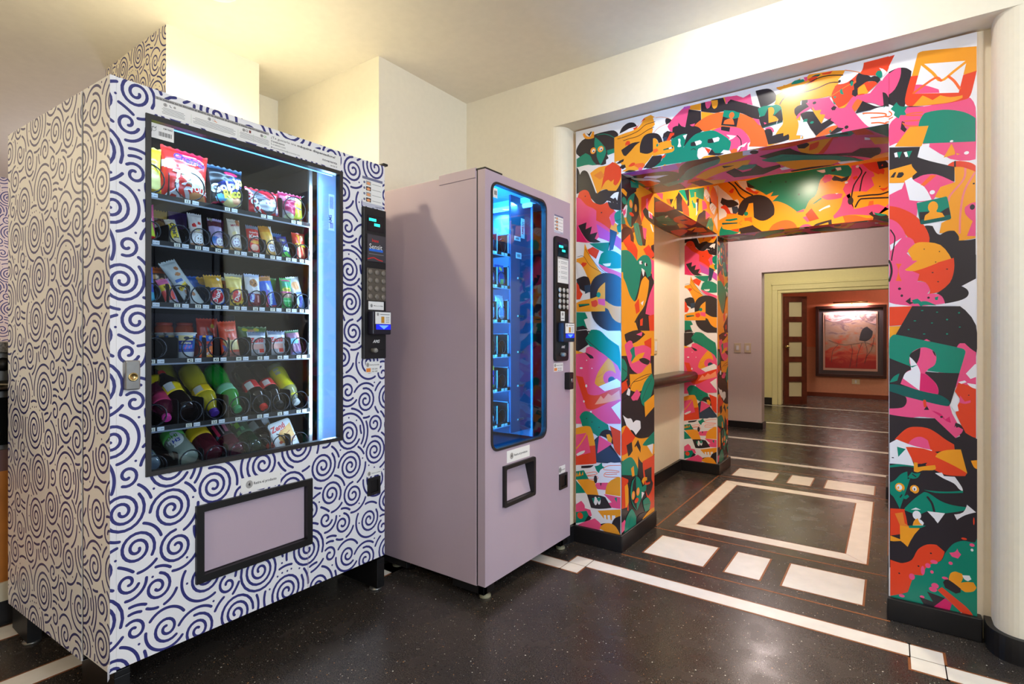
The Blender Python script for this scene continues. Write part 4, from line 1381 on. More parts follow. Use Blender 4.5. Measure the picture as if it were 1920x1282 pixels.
mb = MB().box(XL, 2.54, 1.916, XR, 3.0, 2.187, PM['O']); mb.face([(XL, 2.5398, 1.916), (XR, 2.5398, 1.916), (XR, 2.5398, 2.187), (XL, 2.5398, 2.187)], PM['W'])
mural(mb, ART['lintel'], (X0, 2.54, 0), (1, 0, 0), (0, 0, 1), (XL-X0, 1.916, XR-X0, 2.187))
mural(mb, ART['lintel_underside'], (XL, 2.54, 1.916), (1, 0, 0), (0, -1, 0), (0, -.46, XR-XL, 0), mirror=None) if False else None
def under(mb, art, x0, y0, z, clip):      # underside: plane seen from below, x to the right, y away from the viewer
    flip = '\n'.join(art.strip().splitlines())
    pr = Print(mb, (x0, y0, z), (1, 0, 0), (0, 1, 0), clip); pr.N = Vector((0, 0, -1))
    for ln in flip.splitlines():
        m = PM[ln[0]]
        if ln[1] == '@':
            x, y, a, b = (float(t)/1000 for t in ln[2:].split(',')); pr.ell(x, y, a, b, m, 14)
        else:
            spec, body = ln.split(':'); pts = [tuple(float(t)/1000 for t in q.split(',')) for q in body.split()]
            if '-' in spec: pr.line(pts, float(spec.split('-')[1])/1000, m)
            else: pr.poly(pts, m, smooth=True)
under(mb, ART['lintel_underside'], XL, 2.54, 1.916, (0, 0, XR-XL, .46))
mb.build('mural_beam', label='front lintel of the arch, mural with teal crocodile and orange dog', cat='beam')
mb = MB().box(XL, 4.39, 1.885, XR, 4.72, 2.4, PM['O'])
mural(mb, ART['far_lintel'], (XL, 4.39, 0), (1, 0, 0), (0, 0, 1), (0, 1.885, XR-XL, 2.4))
under(mb, ART['lintel_underside'], XL, 4.39, 1.885, (0, 0, XR-XL, .33))
mb.build('mural_beam', label='far lintel of the arch, mural with yellow dog and black ring under warm light', cat='beam')
mb = MB().box(-1.415, 3.0, 1.9, XL, 4.39, 2.4, PM['O'])
mural(mb, ART['beam'], (XL, 2.54, 0), (0, 1, 0), (0, 0, 1), (.46, 1.9, 1.85, 2.4))
under(mb, ART['beam_underside'], -1.415, 2.54, 1.9, (0, .46, .3, 1.85))
mb.build('mural_beam', label='left side beam of the arch, mural-wrapped, above the niche with marble shelf', cat='beam')
mb = MB().box(XR, 3.0, 1.9, .3, 4.39, 2.4, PM['O'])
mural(mb, ART['beam'], (XR, 4.39, 0), (0, -1, 0), (0, 0, 1), (0, 1.9, 1.39, 2.4), mirror=1.85)
mb.build('mural_beam', label='right side beam of the arch, mural-wrapped, above the right niche', cat='beam')
t = thing('arch_downlight', 'round downlight in the ceiling of the mural arch', 'lamp', (-.55, 3.62, 2.4))
MB().lathe([(.075, -.004), (.07, -.008), (.058, -.008), (.055, -.002)], (-.55, 3.62, 2.4), (0, 0, 1), vinyl_m).build('ring', t)
MB().lathe([(.054, -.003), (.001, -.003)], (-.55, 3.62, 2.4), (0, 0, 1), lens_m).build('lens', t)

# dark marble shelf in the niche
prof = [(-1.413, .735), (-1.30, .735)]+[(-1.30+.035*math.cos(a), .772+.037*math.sin(a)) for a in [math.radians(-90+15*i) for i in range(13)]]+[(-1.413, .81)]
mb = MB(); mb.prism([(p[0], p[1]) for p in prof], 3.002, 4.386, marble_m, (Vector((0, 0, 0)), Vector((1, 0, 0)), Vector((0, 0, 1)), Vector((0, 1, 0))))
mb.build('marble_shelf', label='dark polished marble shelf with rounded edge in the niche', cat='shelf')

# switches and outlets
def plate(name, label, cat, x, y, z, nx, wd=.075, ht=.115, keys=1):
    """nx: 'Y' faces -Y, 'X' faces +X"""
    if nx == 'Y':
        t = thing(name, label, cat, (x, y, z-ht/2))
        box('plate', x-wd/2, y-.008, z-ht/2, x+wd/2, y, z+ht/2, ivory_m, t, .003)
        for k in range(keys): box('rocker', x-.015, y-.013, z-.028, x+.015, y-.007, z+.028, vinyl_m, t, .002)
    else:
        t = thing(name, label, cat, (x, y, z-ht/2))
        box('plate', x, y-wd/2, z-ht/2, x+.008, y+wd/2, z+ht/2, ivory_m, t, .003)
        box('socket_face', x+.007, y-.02, z-.035, x+.012, y+.02, z+.035, vinyl_m, t, .002)
plate('light_switch', 'ivory light switch on the hall wall nearest the opening', 'switch', -1.391, 6.85, .955, 'Y')
plate('light_switch', 'ivory light switch half hidden by the far mural pillar', 'switch', -1.505, 6.85, .955, 'Y')
plate('wall_outlet', 'ivory outlet on the niche wall above the marble shelf', 'outlet', -1.415, 3.82, 1.02, 'X')
plate('wall_outlet', 'small ivory outlet under the framed painting', 'outlet', -.5, 11.3, .29, 'Y', .12, .09)

# folded wooden door with frosted panes
H = Vector((-1.40, 9.56, 0)); E2 = Vector((-1.10, 9.74, 0)); du = (E2-H).normalized(); wd = (E2-H).length; dn = Vector((du.y, -du.x, 0))
t = thing('wooden_door', 'dark wooden door leaf with five frosted panes, folded open', 'door', tuple(H))
fr = (H, du, Vector((0, 0, 1)), dn)
def dbox(name, u0, v0, u1, v1, m, d0=-.02, d1=.02): MB().prism([(u0, v0), (u1, v0), (u1, v1), (u0, v1)], d0, d1, m, fr).build(name, t, bevel=.002)
ht = 1.735; st = .075
dbox('stile', 0, .01, st, ht, wood_m); dbox('stile', wd-st, .01, wd, ht, wood_m)
frost = mat('frosted_pane', (206, 196, 160), .5)
zs = [.01, .13]; n = 5; ph = (ht-.13-.09-4*.085)/5; z = .13
dbox('rail', st, .01, wd-st, .13, wood_m)
for k in range(5):
    dbox('pane', st, z, wd-st, z+ph, frost, -.006, .006)
    z += ph
    dbox('rail', st, z, wd-st, z+(.085 if k < 4 else .09), wood_m); z += .085
k0 = H+du*.035+Vector((0, 0, .93))
MB().lathe([(.02, 0), (.02, .004), (.009, .006), (.009, .035), (.024, .042), (.028, .055), (.02, .068), (.001, .07)], k0+dn*.02, dn, brass2 if False else mat('knob_brass', (196, 172, 120), .25, metal=1)).build('knob', t)
MB().lathe([(.02, 0), (.02, .004), (.009, .006), (.009, .035), (.024, .042), (.028, .055), (.02, .068), (.001, .07)], k0-dn*.02, -dn, MATS['knob_brass']).build('knob', t)

# framed painting with its picture light
t = thing('framed_painting', 'large framed abstract painting of warm reds and greys on the red wall', 'painting', (-.585, 11.3, .37))
fx0, fx1, fz0, fz1 = -1.12, -.05, .368, 1.645
fw = mat('frame_wood', (58, 26, 22), .3)
def rim(name, a, x0, x1, z0, z1, y0, m):
    mb = MB()
    mb.box(x0, y0, z0, x1, 11.3, z0+a, m); mb.box(x0, y0, z1-a, x1, 11.3, z1, m); mb.box(x0, y0, z0+a, x0+a, 11.3, z1-a, m); mb.box(x1-a, y0, z0+a, x1, 11.3, z1-a, m)
    mb.build(name, t, bevel=.004)
rim('frame', .05, fx0, fx1, fz0, fz1, 11.24, fw)
box('mat_board', fx0+.05, 11.275, fz0+.05, fx1-.05, 11.29, fz1-.05, mat('grey_mat', (74, 62, 66), .6), t)
box('inner_mat', fx0+.12, 11.268, fz0+.115, fx1-.13, 11.276, fz1-.115, mat('pink_mat', (214, 166, 150), .6), t)
art_m = bpy.data.materials.new('abstract_painting'); art_m.use_nodes = True
def _art():
    nt = art_m.node_tree; b = nt.nodes['Principled BSDF']; L = nt.links; b.inputs['Roughness'].default_value = .25
    tc = nt.nodes.new('ShaderNodeTexCoord'); mp = nt.nodes.new('ShaderNodeMapping'); mp.inputs['Scale'].default_value = (1.6, 1, 2.6)
    L.new(tc.outputs['Object'], mp.inputs['Vector'])
    n = nt.nodes.new('ShaderNodeTexNoise'); n.inputs['Scale'].default_value = 2.2; n.inputs['Detail'].default_value = 8; n.inputs['Distortion'].default_value = 1.6
    L.new(mp.outputs[0], n.inputs['Vector'])
    sp = nt.nodes.new('ShaderNodeSeparateXYZ'); L.new(tc.outputs['Object'], sp.inputs[0])
    ad = nt.nodes.new('ShaderNodeMath'); ad.operation = 'MULTIPLY_ADD'; ad.inputs[1].default_value = .9; L.new(n.outputs['Fac'], ad.inputs[0])
    m2 = nt.nodes.new('ShaderNodeMath'); m2.operation = 'MULTIPLY_ADD'; m2.inputs[1].default_value = .66; m2.inputs[2].default_value = -.60; L.new(sp.outputs['Z'], m2.inputs[0])
    L.new(m2.outputs[0], ad.inputs[2])
    r = nt.nodes.new('ShaderNodeValToRGB'); e = r.color_ramp.elements
    st = [(0, (150, 30, 30)), (.14, (176, 70, 50)), (.27, (150, 110, 90)), (.42, (150, 120, 110)), (.52, (110, 84, 90)), (.62, (190, 160, 160)), (.72, (170, 60, 54)), (.84, (222, 120, 50)), (1, (150, 40, 40))]
    while len(e) < len(st): e.new(.5)
    for k, (p, c) in enumerate(st): e[k].position = p; e[k].color = (*lin(c), 1)
    L.new(ad.outputs[0], r.inputs['Fac']); L.new(r.outputs['Color'], b.inputs['Base Color'])
_art()
mb = MB().box(-.97, 11.262, .525, -.2, 11.27, 1.49, art_m)
pr = Print(mb, (-.97, 11.262, .525), (1, 0, 0), (0, 0, 1), (0, 0, .77, .965), .0005, .0003)
dk = mat('paint_charcoal', (48, 44, 50), .4)
pr.poly([(.52, .5), (.56, .68), (.64, .74), (.72, .66), (.70, .55), (.62, .48)], dk, True)
for a in ([(.38, .02), (.42, .3), (.40, .42)], [(.48, .03), (.5, .25), (.56, .45)], [(.6, .1), (.64, .3), (.6, .5)], [(.1, .1), (.12, .3), (.2, .42)], [(.05, .5), (.3, .42), (.6, .46), (.74, .4)], [(.62, .2), (.7, .35), (.74, .55)]):
    pr.line(a, .006, dk)
mb.build('canvas', t)
pl = thing('picture_light', 'slim brass picture light above the framed painting', 'lamp', (-.56, 11.3, 1.66))
MB().tube([(-.84, 11.2, 1.70), (-.32, 11.2, 1.70)], .014, MATS['knob_brass'], 10).build('shade', pl)
MB().tube([(-.56, 11.3, 1.67), (-.56, 11.25, 1.72), (-.56, 11.2, 1.715)], .007, MATS['knob_brass'], 8).build('arm', pl)
light('picture_light_glow', 'AREA', (-.58, 11.19, 1.675), 22, (1, .86, .84), .5, .03, target=(-.58, 11.27, 1.2))

# kitchen counter at the far left, with built-in oven
t = thing('kitchen_counter', 'granite-topped kitchen counter with oven, behind the swirl-wrapped machine', 'counter', (-3.05, .3, 0))
box('toe_kick', -3.3, -.9, 0, -2.745, 1.04, .09, base_m, t)
box('base_strip', -3.3, -.9, .09, -2.74, 1.04, .16, mat('pale_stone', (214, 206, 186), .4), t)
box('wood_panel', -3.3, -.9, .16, -2.75, 1.04, .58, honey_m, t)
box('stone_panel', -3.3, -.9, .58, -2.752, 1.04, .66, mat('red_stone', (116, 84, 84), .6), t)
box('granite_top', -3.34, -.9, 1.03, -2.73, 1.04, 1.07, granite_m, t, .004)
ov = box('oven', -3.3, .0, .66, -2.752, .62, 1.03, steel_m, t, .003)
box('oven_glass', -2.755, .05, .68, -2.742, .6, .86, mat('oven_black_glass', (20, 22, 20), .1, coat=.5), ov, .002)
MB().tube([(-2.72, .03, .905), (-2.72, .6, .905)], .021, chrome_m, 10).build('oven_handle', ov)
for y in (.1, .25, .4, .545): MB().lathe([(.026, 0), (.026, .004), (.018, .006), (.016, .026), (.001, .027)], (-2.752, y, .985), (1, 0, 0), black_m, 14).build('oven_knob', ov)
# ------------------------------------------------------------------ swirl-wrapped snack and drink machine
FX = -1.785; Y0, Y1 = .575, 1.572; ZB, ZT = .148, 1.825
U3, V3 = Vector((0, 1, 0)), Vector((0, 0, 1))
def fprint(mb, x, clip, off=.0003): return Print(mb, (x, 0, 0), U3, V3, clip, off)
def rrect(x0, y0, x1, y1, r, n=5):
    out = []
    for cx, cy, a in ((x1-r, y0+r, -90), (x1-r, y1-r, 0), (x0+r, y1-r, 90), (x0+r, y0+r, 180)):
        out += [(cx+r*math.cos(math.radians(a+90*i/n)), cy+r*math.sin(math.radians(a+90*i/n))) for i in range(n+1)]
    return out
def ring_prism(mb, outer, inner, x0, x1, m):
    """frame between two outlines (Y,Z) from x0 to x1"""
    n = len(outer)
    for i in range(n):
        j = (i+1) % n; o1, o2, i1, i2 = outer[i], outer[j], inner[i], inner[j]
        P = lambda x, q: (x, q[0], q[1])
        mb.face([P(x1, o1), P(x1, o2), P(x1, i2), P(x1, i1)], m)
        mb.face([P(x0, o1), P(x1, o1), P(x1, o2), P(x0, o2)][::-1], m)
        mb.face([P(x0, i1), P(x1, i1), P(x1, i2), P(x0, i2)], m)
        mb.face([P(x0, o1), P(x0, o2), P(x0, i2), P(x0, i1)][::-1], m)
    return mb
YZX = (Vector((0, 0, 0)), U3, V3, Vector((1, 0, 0)))
def yzprism(mb, poly, x0, x1, m): return mb.prism(poly, x0, x1, m, YZX)

vm = thing('vending_machine', 'vending machine wrapped in white vinyl with navy swirls, full of snacks and bottles', 'vending machine', (-2.2, 1.07, 0))
B0 = Vector((-2.63, .535, 0)); F0 = Vector((FX, Y0, 0)); sd = F0-B0
P_at = lambda t: B0+sd*t
# cabinet: hollow shell open to the door
t1 = (2.63-1.978)/(2.63-1.785)
c1 = P_at(t1)
cab = MB()
zc = .118
cab.prism([(B0.x, B0.y), (c1.x, c1.y), (c1.x, c1.y+.02), (B0.x, B0.y+.02)], zc, ZT, vinyl_m)
cab.box(-2.63, Y1-.02, zc, -1.978, Y1, ZT, vinyl_m)
pl_ = [(B0.x, B0.y+.003), (c1.x, c1.y+.003), (c1.x, Y1-.02), (B0.x, Y1-.02)]
cab.prism(pl_, ZT-.02, ZT-.0005, vinyl_m); cab.prism(pl_, zc+.0005, zc+.02, blackmetal_m)
cab.box(-2.63, .555, zc+.02, -2.61, Y1-.02, ZT-.02, blackmetal_m)
L1 = (c1-B0).length
swirl(cab, tuple(B0), tuple(sd.normalized()), (0, 0, 1), [(0, zc, L1, ZT)], shift=(.05, .02))
cab.build('cabinet', vm, label='white vinyl side with navy swirls, warm-lit')
# door: front skin with openings, returns on the sides
d = MB()
for r in ((Y0+.0155, ZB, .662, ZT), (.662, 1.746, 1.353, ZT), (.662, ZB, .80, .678), (.80, .557, 1.212, .678), (.80, ZB, 1.212, .312), (1.212, ZB, 1.353, .678), (1.353, ZB, Y1, ZT)):
    d.box(FX-.018, r[0], r[1], FX, r[2], r[3], vinyl_m)
e0 = P_at((2.63-1.964)/(2.63-1.785))
d.prism([(e0.x, e0.y), (F0.x, F0.y), (F0.x, F0.y+.015), (e0.x, e0.y+.015)], ZB-.004, ZT, vinyl_m)
d.box(-1.964, Y0+.01, ZT-.012, FX-.018, Y1, ZT, vinyl_m); d.box(-1.964, Y1-.012, ZB, FX-.018, Y1, ZT, vinyl_m)
d.box(-1.964, Y0+.01, ZB, FX-.018, Y1-.012, ZB+.012, blackmetal_m)
d.prism([(-1.80, .5755), (-1.775, .566), (-1.79, .5758)], ZB-.018, ZB+.02, vinyl_m)      # the loose corner of the wrap
swirl(d, tuple(e0), tuple(sd.normalized()), (0, 0, 1), [(0, ZB, (F0-e0).length, ZT)], shift=(.17, .33))
FR = [(Y0, ZB, .662, ZT), (.662, 1.746, 1.353, ZT), (.662, ZB, .80, .678), (.80, .557, 1.212, .678), (.80, ZB, 1.212, .312), (1.212, ZB, 1.353, .678), (1.353, ZB, Y1, ZT)]
swirl(d, (FX, 0, 0), U3, V3, FR, shift=(.24, .07), w=.0086)
pr = fprint(d, FX, (0, 0, 3, 3), .0007); pr.rect(1.1985, ZB, 1.2005, .312, lilac_m)      # seam of the wrap
d.build('door', vm, bevel=0)
ring_prism(MB(), [(.5685, .13), (1.566, .13), (1.566, 1.818), (.5685, 1.818)], [(.625, .20), (1.52, .20), (1.52, 1.775), (.625, 1.775)], -1.9785, -1.9645, black_m).build('door_gasket', vm)
# window frame, glass, liner
W0 = [(.662, .678), (1.353, .678), (1.353, 1.746), (.662, 1.746)]; W1 = [(.676, .692), (1.338, .692), (1.338, 1.731), (.676, 1.731)]
ring_prism(MB(), W0, W1, FX-.02, FX+.006, mat('window_frame_black', (44, 42, 42), .4)).build('window_frame', vm)
box('window_glass', FX-.012, .674, .690, FX-.008, 1.340, 1.733, window_tint, vm)
led_edge = mat('led_edge_blue', (120, 190, 255), .3, emit=(110, 190, 255), es=2.2)
box('led_strip', -1.826, .68, 1.7315, -1.820, 1.335, 1.7345, led_edge, vm); box('led_strip', FX-.024, .69, .684, FX-.013, 1.335, .6885, mat('sill_steel', (150, 190, 230), .3, metal=.5), vm)
liner = mat('liner_maroon', (62, 44, 58), .5)
li = MB()
li.box(-2.56, .63, .60, -2.55, 1.46, 1.78, liner); li.box(-2.55, .63, .60, -1.84, .64, 1.78, liner); li.box(-2.55, 1.455, .60, -1.84, 1.465, 1.78, inner_m)
li.box(-2.55, .64, .60, -1.84, 1.455, .612, inner_m); li.box(-2.55, .64, 1.77, -1.81, 1.455, 1.78, inner_m); li.box(-2.5, 1.296, .61, -1.915, 1.302, 1.77, inner_m)
li.build('liner', vm)
post = box('rail_post', -1.915, 1.286, .62, -1.905, 1.300, 1.765, steel_m, vm)
for z in (.72, .88, 1.04, 1.22, 1.4, 1.58): MB().lathe([(.004, 0), (.003, .003), (.001, .003)], (-1.905, 1.293, z), (1, 0, 0), chrome_m, 8).build('screw', post)
lp_ = MB().box(-1.905, 1.322, .66, -1.895, 1.405, 1.766, led_m)
for z in (.75, .93, 1.12, 1.3, 1.5, 1.7): lp_.box(-1.895, 1.3235, z, -1.8945, 1.3255, z+.003, ink_m)
lp_.build('light_panel', vm, label='glowing pale blue light panel')
sk = MB().box(-1.8945, 1.37, 1.53, -1.894, 1.397, 1.68, mat('panel_sticker', (190, 214, 246), .5))
pr = fprint(sk, -1.894, (0, 0, 3, 3)); pr.text('AMS', 1.3835, 1.575, .02, mat('ink_blue', (30, 60, 130), .5), .02, 'c', rot=PI/2)
for k in range(6): pr.rect(1.374, 1.54+k*.004, 1.392, 1.542+k*.004, MATS['ink_blue'])
for k in range(5): pr.rect(1.374+.004*k, 1.62, 1.376+.004*k, 1.67, MATS['ink_blue'])
sk.build('panel_sticker', vm)
# small hook arm at the top right
hk = MB().tube([(-2.3, 1.292, 1.60), (-1.95, 1.292, 1.66)], .003, steel_m, 6)
for q in (.2, .55, .9): hk.tube([(-2.3+.35*q, 1.292, 1.60+.06*q-.012), (-2.3+.35*q, 1.292, 1.60+.06*q+.008)], .004, chrome_m, 6)
hk.build('hook_arm', vm)

# shelves with dividers, spirals and price tags
alu = mat('shelf_rail', (150, 160, 176), .3, metal=.6)
tag_m = mat('price_tag', (226, 232, 240), .5); tag2_m = mat('number_tag', (232, 230, 214), .5)
D2 = [.775, .838, .904, .969, 1.035, 1.104, 1.168, 1.232]
ROWS = [dict(z=1.540, div=[.775, .905, 1.037, 1.170], r=.046, nums=['11', '13', '15', '17', '19'], h=.085, cy=[.715, .838, .968, 1.10, 1.222]),
        dict(z=1.392, div=D2, r=.0295, nums=['21', '22', '23', '24', '25', '26', '27', '28', '29'], h=.062, cy=None),
        dict(z=1.196, div=D2, r=.0295, nums=['31', '32', '33', '34', '35', '36', '37', '38', '39'], h=.066, cy=None),
        dict(z=1.016, div=[.802, .890, .969, 1.047, 1.125, 1.205], r=.033, nums=['41', '42', '43', '44', '45', '46', '47'], h=.072, cy=None),
        dict(z=.802, div=[.802, .882, .965, 1.045, 1.125, 1.205], r=.034, nums=['51', '52', '53', '54', '55', '56', '57'], h=.082, cy=None),
        dict(z=.640, div=[.802, .882, .965, 1.045, 1.125, 1.205], r=.034, nums=['61', '62', '63', '64', '65', '66', '67'], h=.07, cy=None)]
def spiral_mb(y, z, r, x0, x1, turns, m=wire_m, n=18, a0=-PI/2):
    N = int(turns*n); path = [(x1+(x0-x1)*max(0, i-n)/max(1, N-n), y+r*math.cos(a0+2*PI*turns*i/N), z+r*math.sin(a0+2*PI*turns*i/N)) for i in range(N+1)]
    return MB().tube(path, .0022, m, 5)
protos = {}
for R in ROWS:
    z = R['z']; s = MB()
    s.box(-2.46, .665, z-.010, -1.902, 1.284, z-.004, blackmetal_m)
    s.box(-1.902, .665, z-.014, -1.895, 1.284, z+.004, blackmetal_m); s.box(-1.897, .665, z-.016, -1.8935, 1.284, z-.011, alu); s.box(-1.902, 1.278, z-.01, -2.4, 1.284, z+.05, blackmetal_m)
    sh = s.build('shelf', vm)
    edges = [.665]+R['div']+[1.283]
    dv0 = None
    for y in R['div']:
        if dv0 is None:
            hh = R['h']
            poly = [(-2.42, z-.004), (-1.906, z-.004), (-1.906, z+hh-.012), (-1.909, z+hh-.004), (-1.918, z+hh), (-2.42, z+hh)]
            dv0 = MB().prism(poly, y-.0012, y+.0012, blackmetal_m, (Vector((0, 0, 0)), Vector((1, 0, 0)), V3, Vector((0, 1, 0)))).build('divider', sh); yb_ = y
        else:
            dup(dv0, sh, (0, y-yb_, 0))
    cys = R['cy'] or [(edges[i]+edges[i+1])/2 for i in range(len(edges)-1)]
    R['cys'] = cys; sp0 = None
    for k, cy in enumerate(cys):
        if sp0 is None: sp0 = spiral_mb(cy, z+R['r']+.004, R['r'], -2.40, -1.905, 6).build('spiral', sh); y_0 = cy
        else: dup(sp0, sh, (0, cy-y_0, 0))
        if R is ROWS[5]: continue
        for q, (dy, w_, m_) in enumerate(((-.013, .018, tag2_m), (.012, .02, tag_m))):
            tg = MB().box(-1.8935, cy+dy-w_/2, z-.0105, -1.8925, cy+dy+w_/2, z+.0015, m_)
            pr = fprint(tg, -1.8925, (0, 0, 3, 3), .0002)
            if q == 0: pr.text(R['nums'][k], cy+dy, z-.0085, .0115, ink_m, .02, 'c')
            else: pr.text('$2.200' if k % 2 else '$1.800', cy+dy, z-.007, .006, ink2_m, .01, 'c', width=None)
            tg.build('price_tag', sh)

# delivery flap
df = ring_prism(MB(), [(.80, .312), (1.212, .312), (1.212, .557), (.80, .557)], [(.823, .336), (1.190, .336), (1.190, .535), (.823, .535)], FX-.03, FX+.012, black_m)
df.build('delivery_frame', vm, bevel=.003)
box('delivery_flap', FX-.024, .824, .337, FX-.006, 1.189, .534, lilac_m, vm, .003, label='lilac push flap')
# stickers
bn = MB().box(FX, .688, 1.752, FX+.0006, 1.345, 1.806, paper_m)
pr = fprint(bn, FX+.0006, (.688, 1.75, 1.345, 1.81), .0003)
pr.rect(.688, 1.797, 1.044, 1.806, grey_m)
pr.text('Si la máquina no te devuelve el dinero, no te dispensa el producto o tienes alguna sugerencia:', .69, 1.7990, .0072, ink_m, .02, 'l', width=.345/1.0) if False else None
def fit(pr, t, x, y, w, h, m, bold=0):
    tr = text_tris(t, bold, 0); xs = [p[0] for q in tr for p in q]
    pr.text(t, x, y, h, m, bold, 'l', width=w)
fit(pr, 'Si la máquina no te devuelve el dinero, no te dispensa el producto o tienes alguna sugerencia:', .691, 1.7990, .345, .0078, ink_m, .02)
for k, (cx, wd_) in enumerate(((.715, .07), (.843, .145), (.955, .06), (1.018, .06))):
    pr.ell(cx, 1.788, .0055, .0055, grey_m); pr.text(str(k+1), cx, 1.7855, .007, ink_m, .02, 'c')
    for j in range(5):
        c0 = (.738, .86, .968, 1.018)[k]; ww = wd_*(.5 if j == 4 else .46)*(1 if j % 2 else .9)
        pr.rect(c0-ww, 1.7775-j*.0042, c0+ww, 1.7787-j*.0042, ink2_m)
pr.line([(.727, 1.791), (.7285, 1.787), (.732, 1.785)], .0016, ink_m); pr.ell(.741, 1.788, .0035, .0035, grey_m)
pr.rect(.853, 1.784, .861, 1.793, grey_m); pr.rect(.854, 1.785, .860, 1.792, paper_m); pr.line([(.858, 1.788), (.866, 1.784)], .002, orange_ink)
pr.rect(.962, 1.784, .969, 1.793, ink2_m); pr.rect(.973, 1.784, .98, 1.793, mat('ink_maroon', (120, 50, 44), .5)); pr.rect(.964, 1.786, .967, 1.792, paper_m)
pr.ell(1.03, 1.788, .005, .005, green_ink); pr.ell(1.03, 1.788, .0042, .0042, paper_m); pr.line([(1.0275, 1.788), (1.0295, 1.786), (1.0335, 1.791)], .0012, green_ink, False)
for x in (.788, .935, .988): pr.rect(x, 1.757, x+.0008, 1.785, mat('ink_pale_green', (190, 206, 180), .5))
fit(pr, '¿Te gustaría una ', 1.052, 1.790, .098, .0115, ink_m, 0); fit(pr, 'máquina dispensadora?', 1.155, 1.790, .165, .0115, ink_m, .025)
fit(pr, 'Contáctanos', 1.052, 1.778, .052, .0085, ink_m, .02); fit(pr, '018000512202', 1.060, 1.7675, .048, .0075, ink2_m, .005); fit(pr, 'servicioalcliente@novaventa.com', 1.060, 1.757, .105, .0072, ink2_m, .005)
pr.line([(1.053, 1.774), (1.054, 1.770), (1.057, 1.768)], .0013, ink_m); pr.rect(1.052, 1.757, 1.0575, 1.7615, ink2_m); pr.line([(1.052, 1.7615), (1.0548, 1.759), (1.0575, 1.7615)], .0006, paper_m, False)
fit(pr, 'novaventa', 1.262, 1.7685, .066, .0125, ink_m, .015); fit(pr, 'en la U', 1.298, 1.7555, .03, .0095, ink_m, .01)
bn.build('instruction_banner', vm, label='white sticker banner with instructions in Spanish')
def retira(parent, x, y0, z0, y1, z1, s=1):
    b = MB().box(x, y0, z0, x+.0006, y1, z1, paper_m); pr = fprint(b, x+.0006, (y0, z0, y1, z1)); h = z1-z0; w = y1-y0
    pr.ell(y0+w*.2, z0+h*.5, h*.25, h*.27, grey_m); pr.text('4', y0+w*.2, z0+h*.38, h*.34, ink_m, .02, 'c'); fit(pr, 'Retira el producto', y0+w*.31, z0+h*.42, w*.58, h*.26, ink_m, .015)
    b.build('product_sticker', parent)
retira(vm, FX+.0009, .945, .562, 1.088, .612)
br = MB().box(FX-.0075, .677, 1.683, FX-.0071, .742, 1.727, paper_m); pr = fprint(br, FX-.0071, (.677, 1.683, .742, 1.727))
pr.text('ASM 700459', .712, 1.715, .0075, ink_m, .01, 'l', width=.026)
for k in range(14): pr.rect(.700+k*.0026, 1.693, .700+k*.0026+(.0016 if k % 3 else .0009), 1.706, ink_m)
pr.ell(.687, 1.71, .007, .007, ink2_m); pr.ell(.687, 1.71, .006, .006, paper_m); pr.line([(.681, 1.70), (.684, 1.715), (.69, 1.712), (.694, 1.718)], .0012, ink_m)
br.build('barcode_sticker', vm)

def steps_sticker(parent, x, y0, z0, y1, z1, n=4):
    b = MB().box(x, y0, z0, x+.0006, y1, z1, paper_m); pr = fprint(b, x+.0006, (y0, z0, y1, z1)); w, h = y1-y0, z1-z0
    pr.rect(y0, z1-h*.09, y1, z1, mat('ink_slate', (116, 120, 150), .5)); pr.rect(y0, z0, y1, z0+h*.13, mat('ink_lav', (196, 198, 214), .5))
    sk_ = mat('ink_skin', (232, 160, 110), .5)
    for k in range(n):
        cz = z1-h*(.2+.19*k)
        pr.ell(y0+w*.1, cz, w*.05, w*.05, MATS['ink_slate']); pr.rect(y0+w*.18, cz-h*.07, y0+w*.42, cz+h*.07, ink_m if k % 2 else grey_m)
        pr.ell(y0+w*.30, cz-h*.01, w*.09, h*.05, sk_); pr.rect(y0+w*.48, cz-.0008, y0+w*.92, cz+.0008, ink2_m)
    pr.text('novaventa', y1-w*.04, z0+h*.03, h*.07, ink_m, .01, 'r')
    b.build('steps_sticker', parent)
steps_sticker(vm, FX, 1.452, 1.634, 1.560, 1.757)

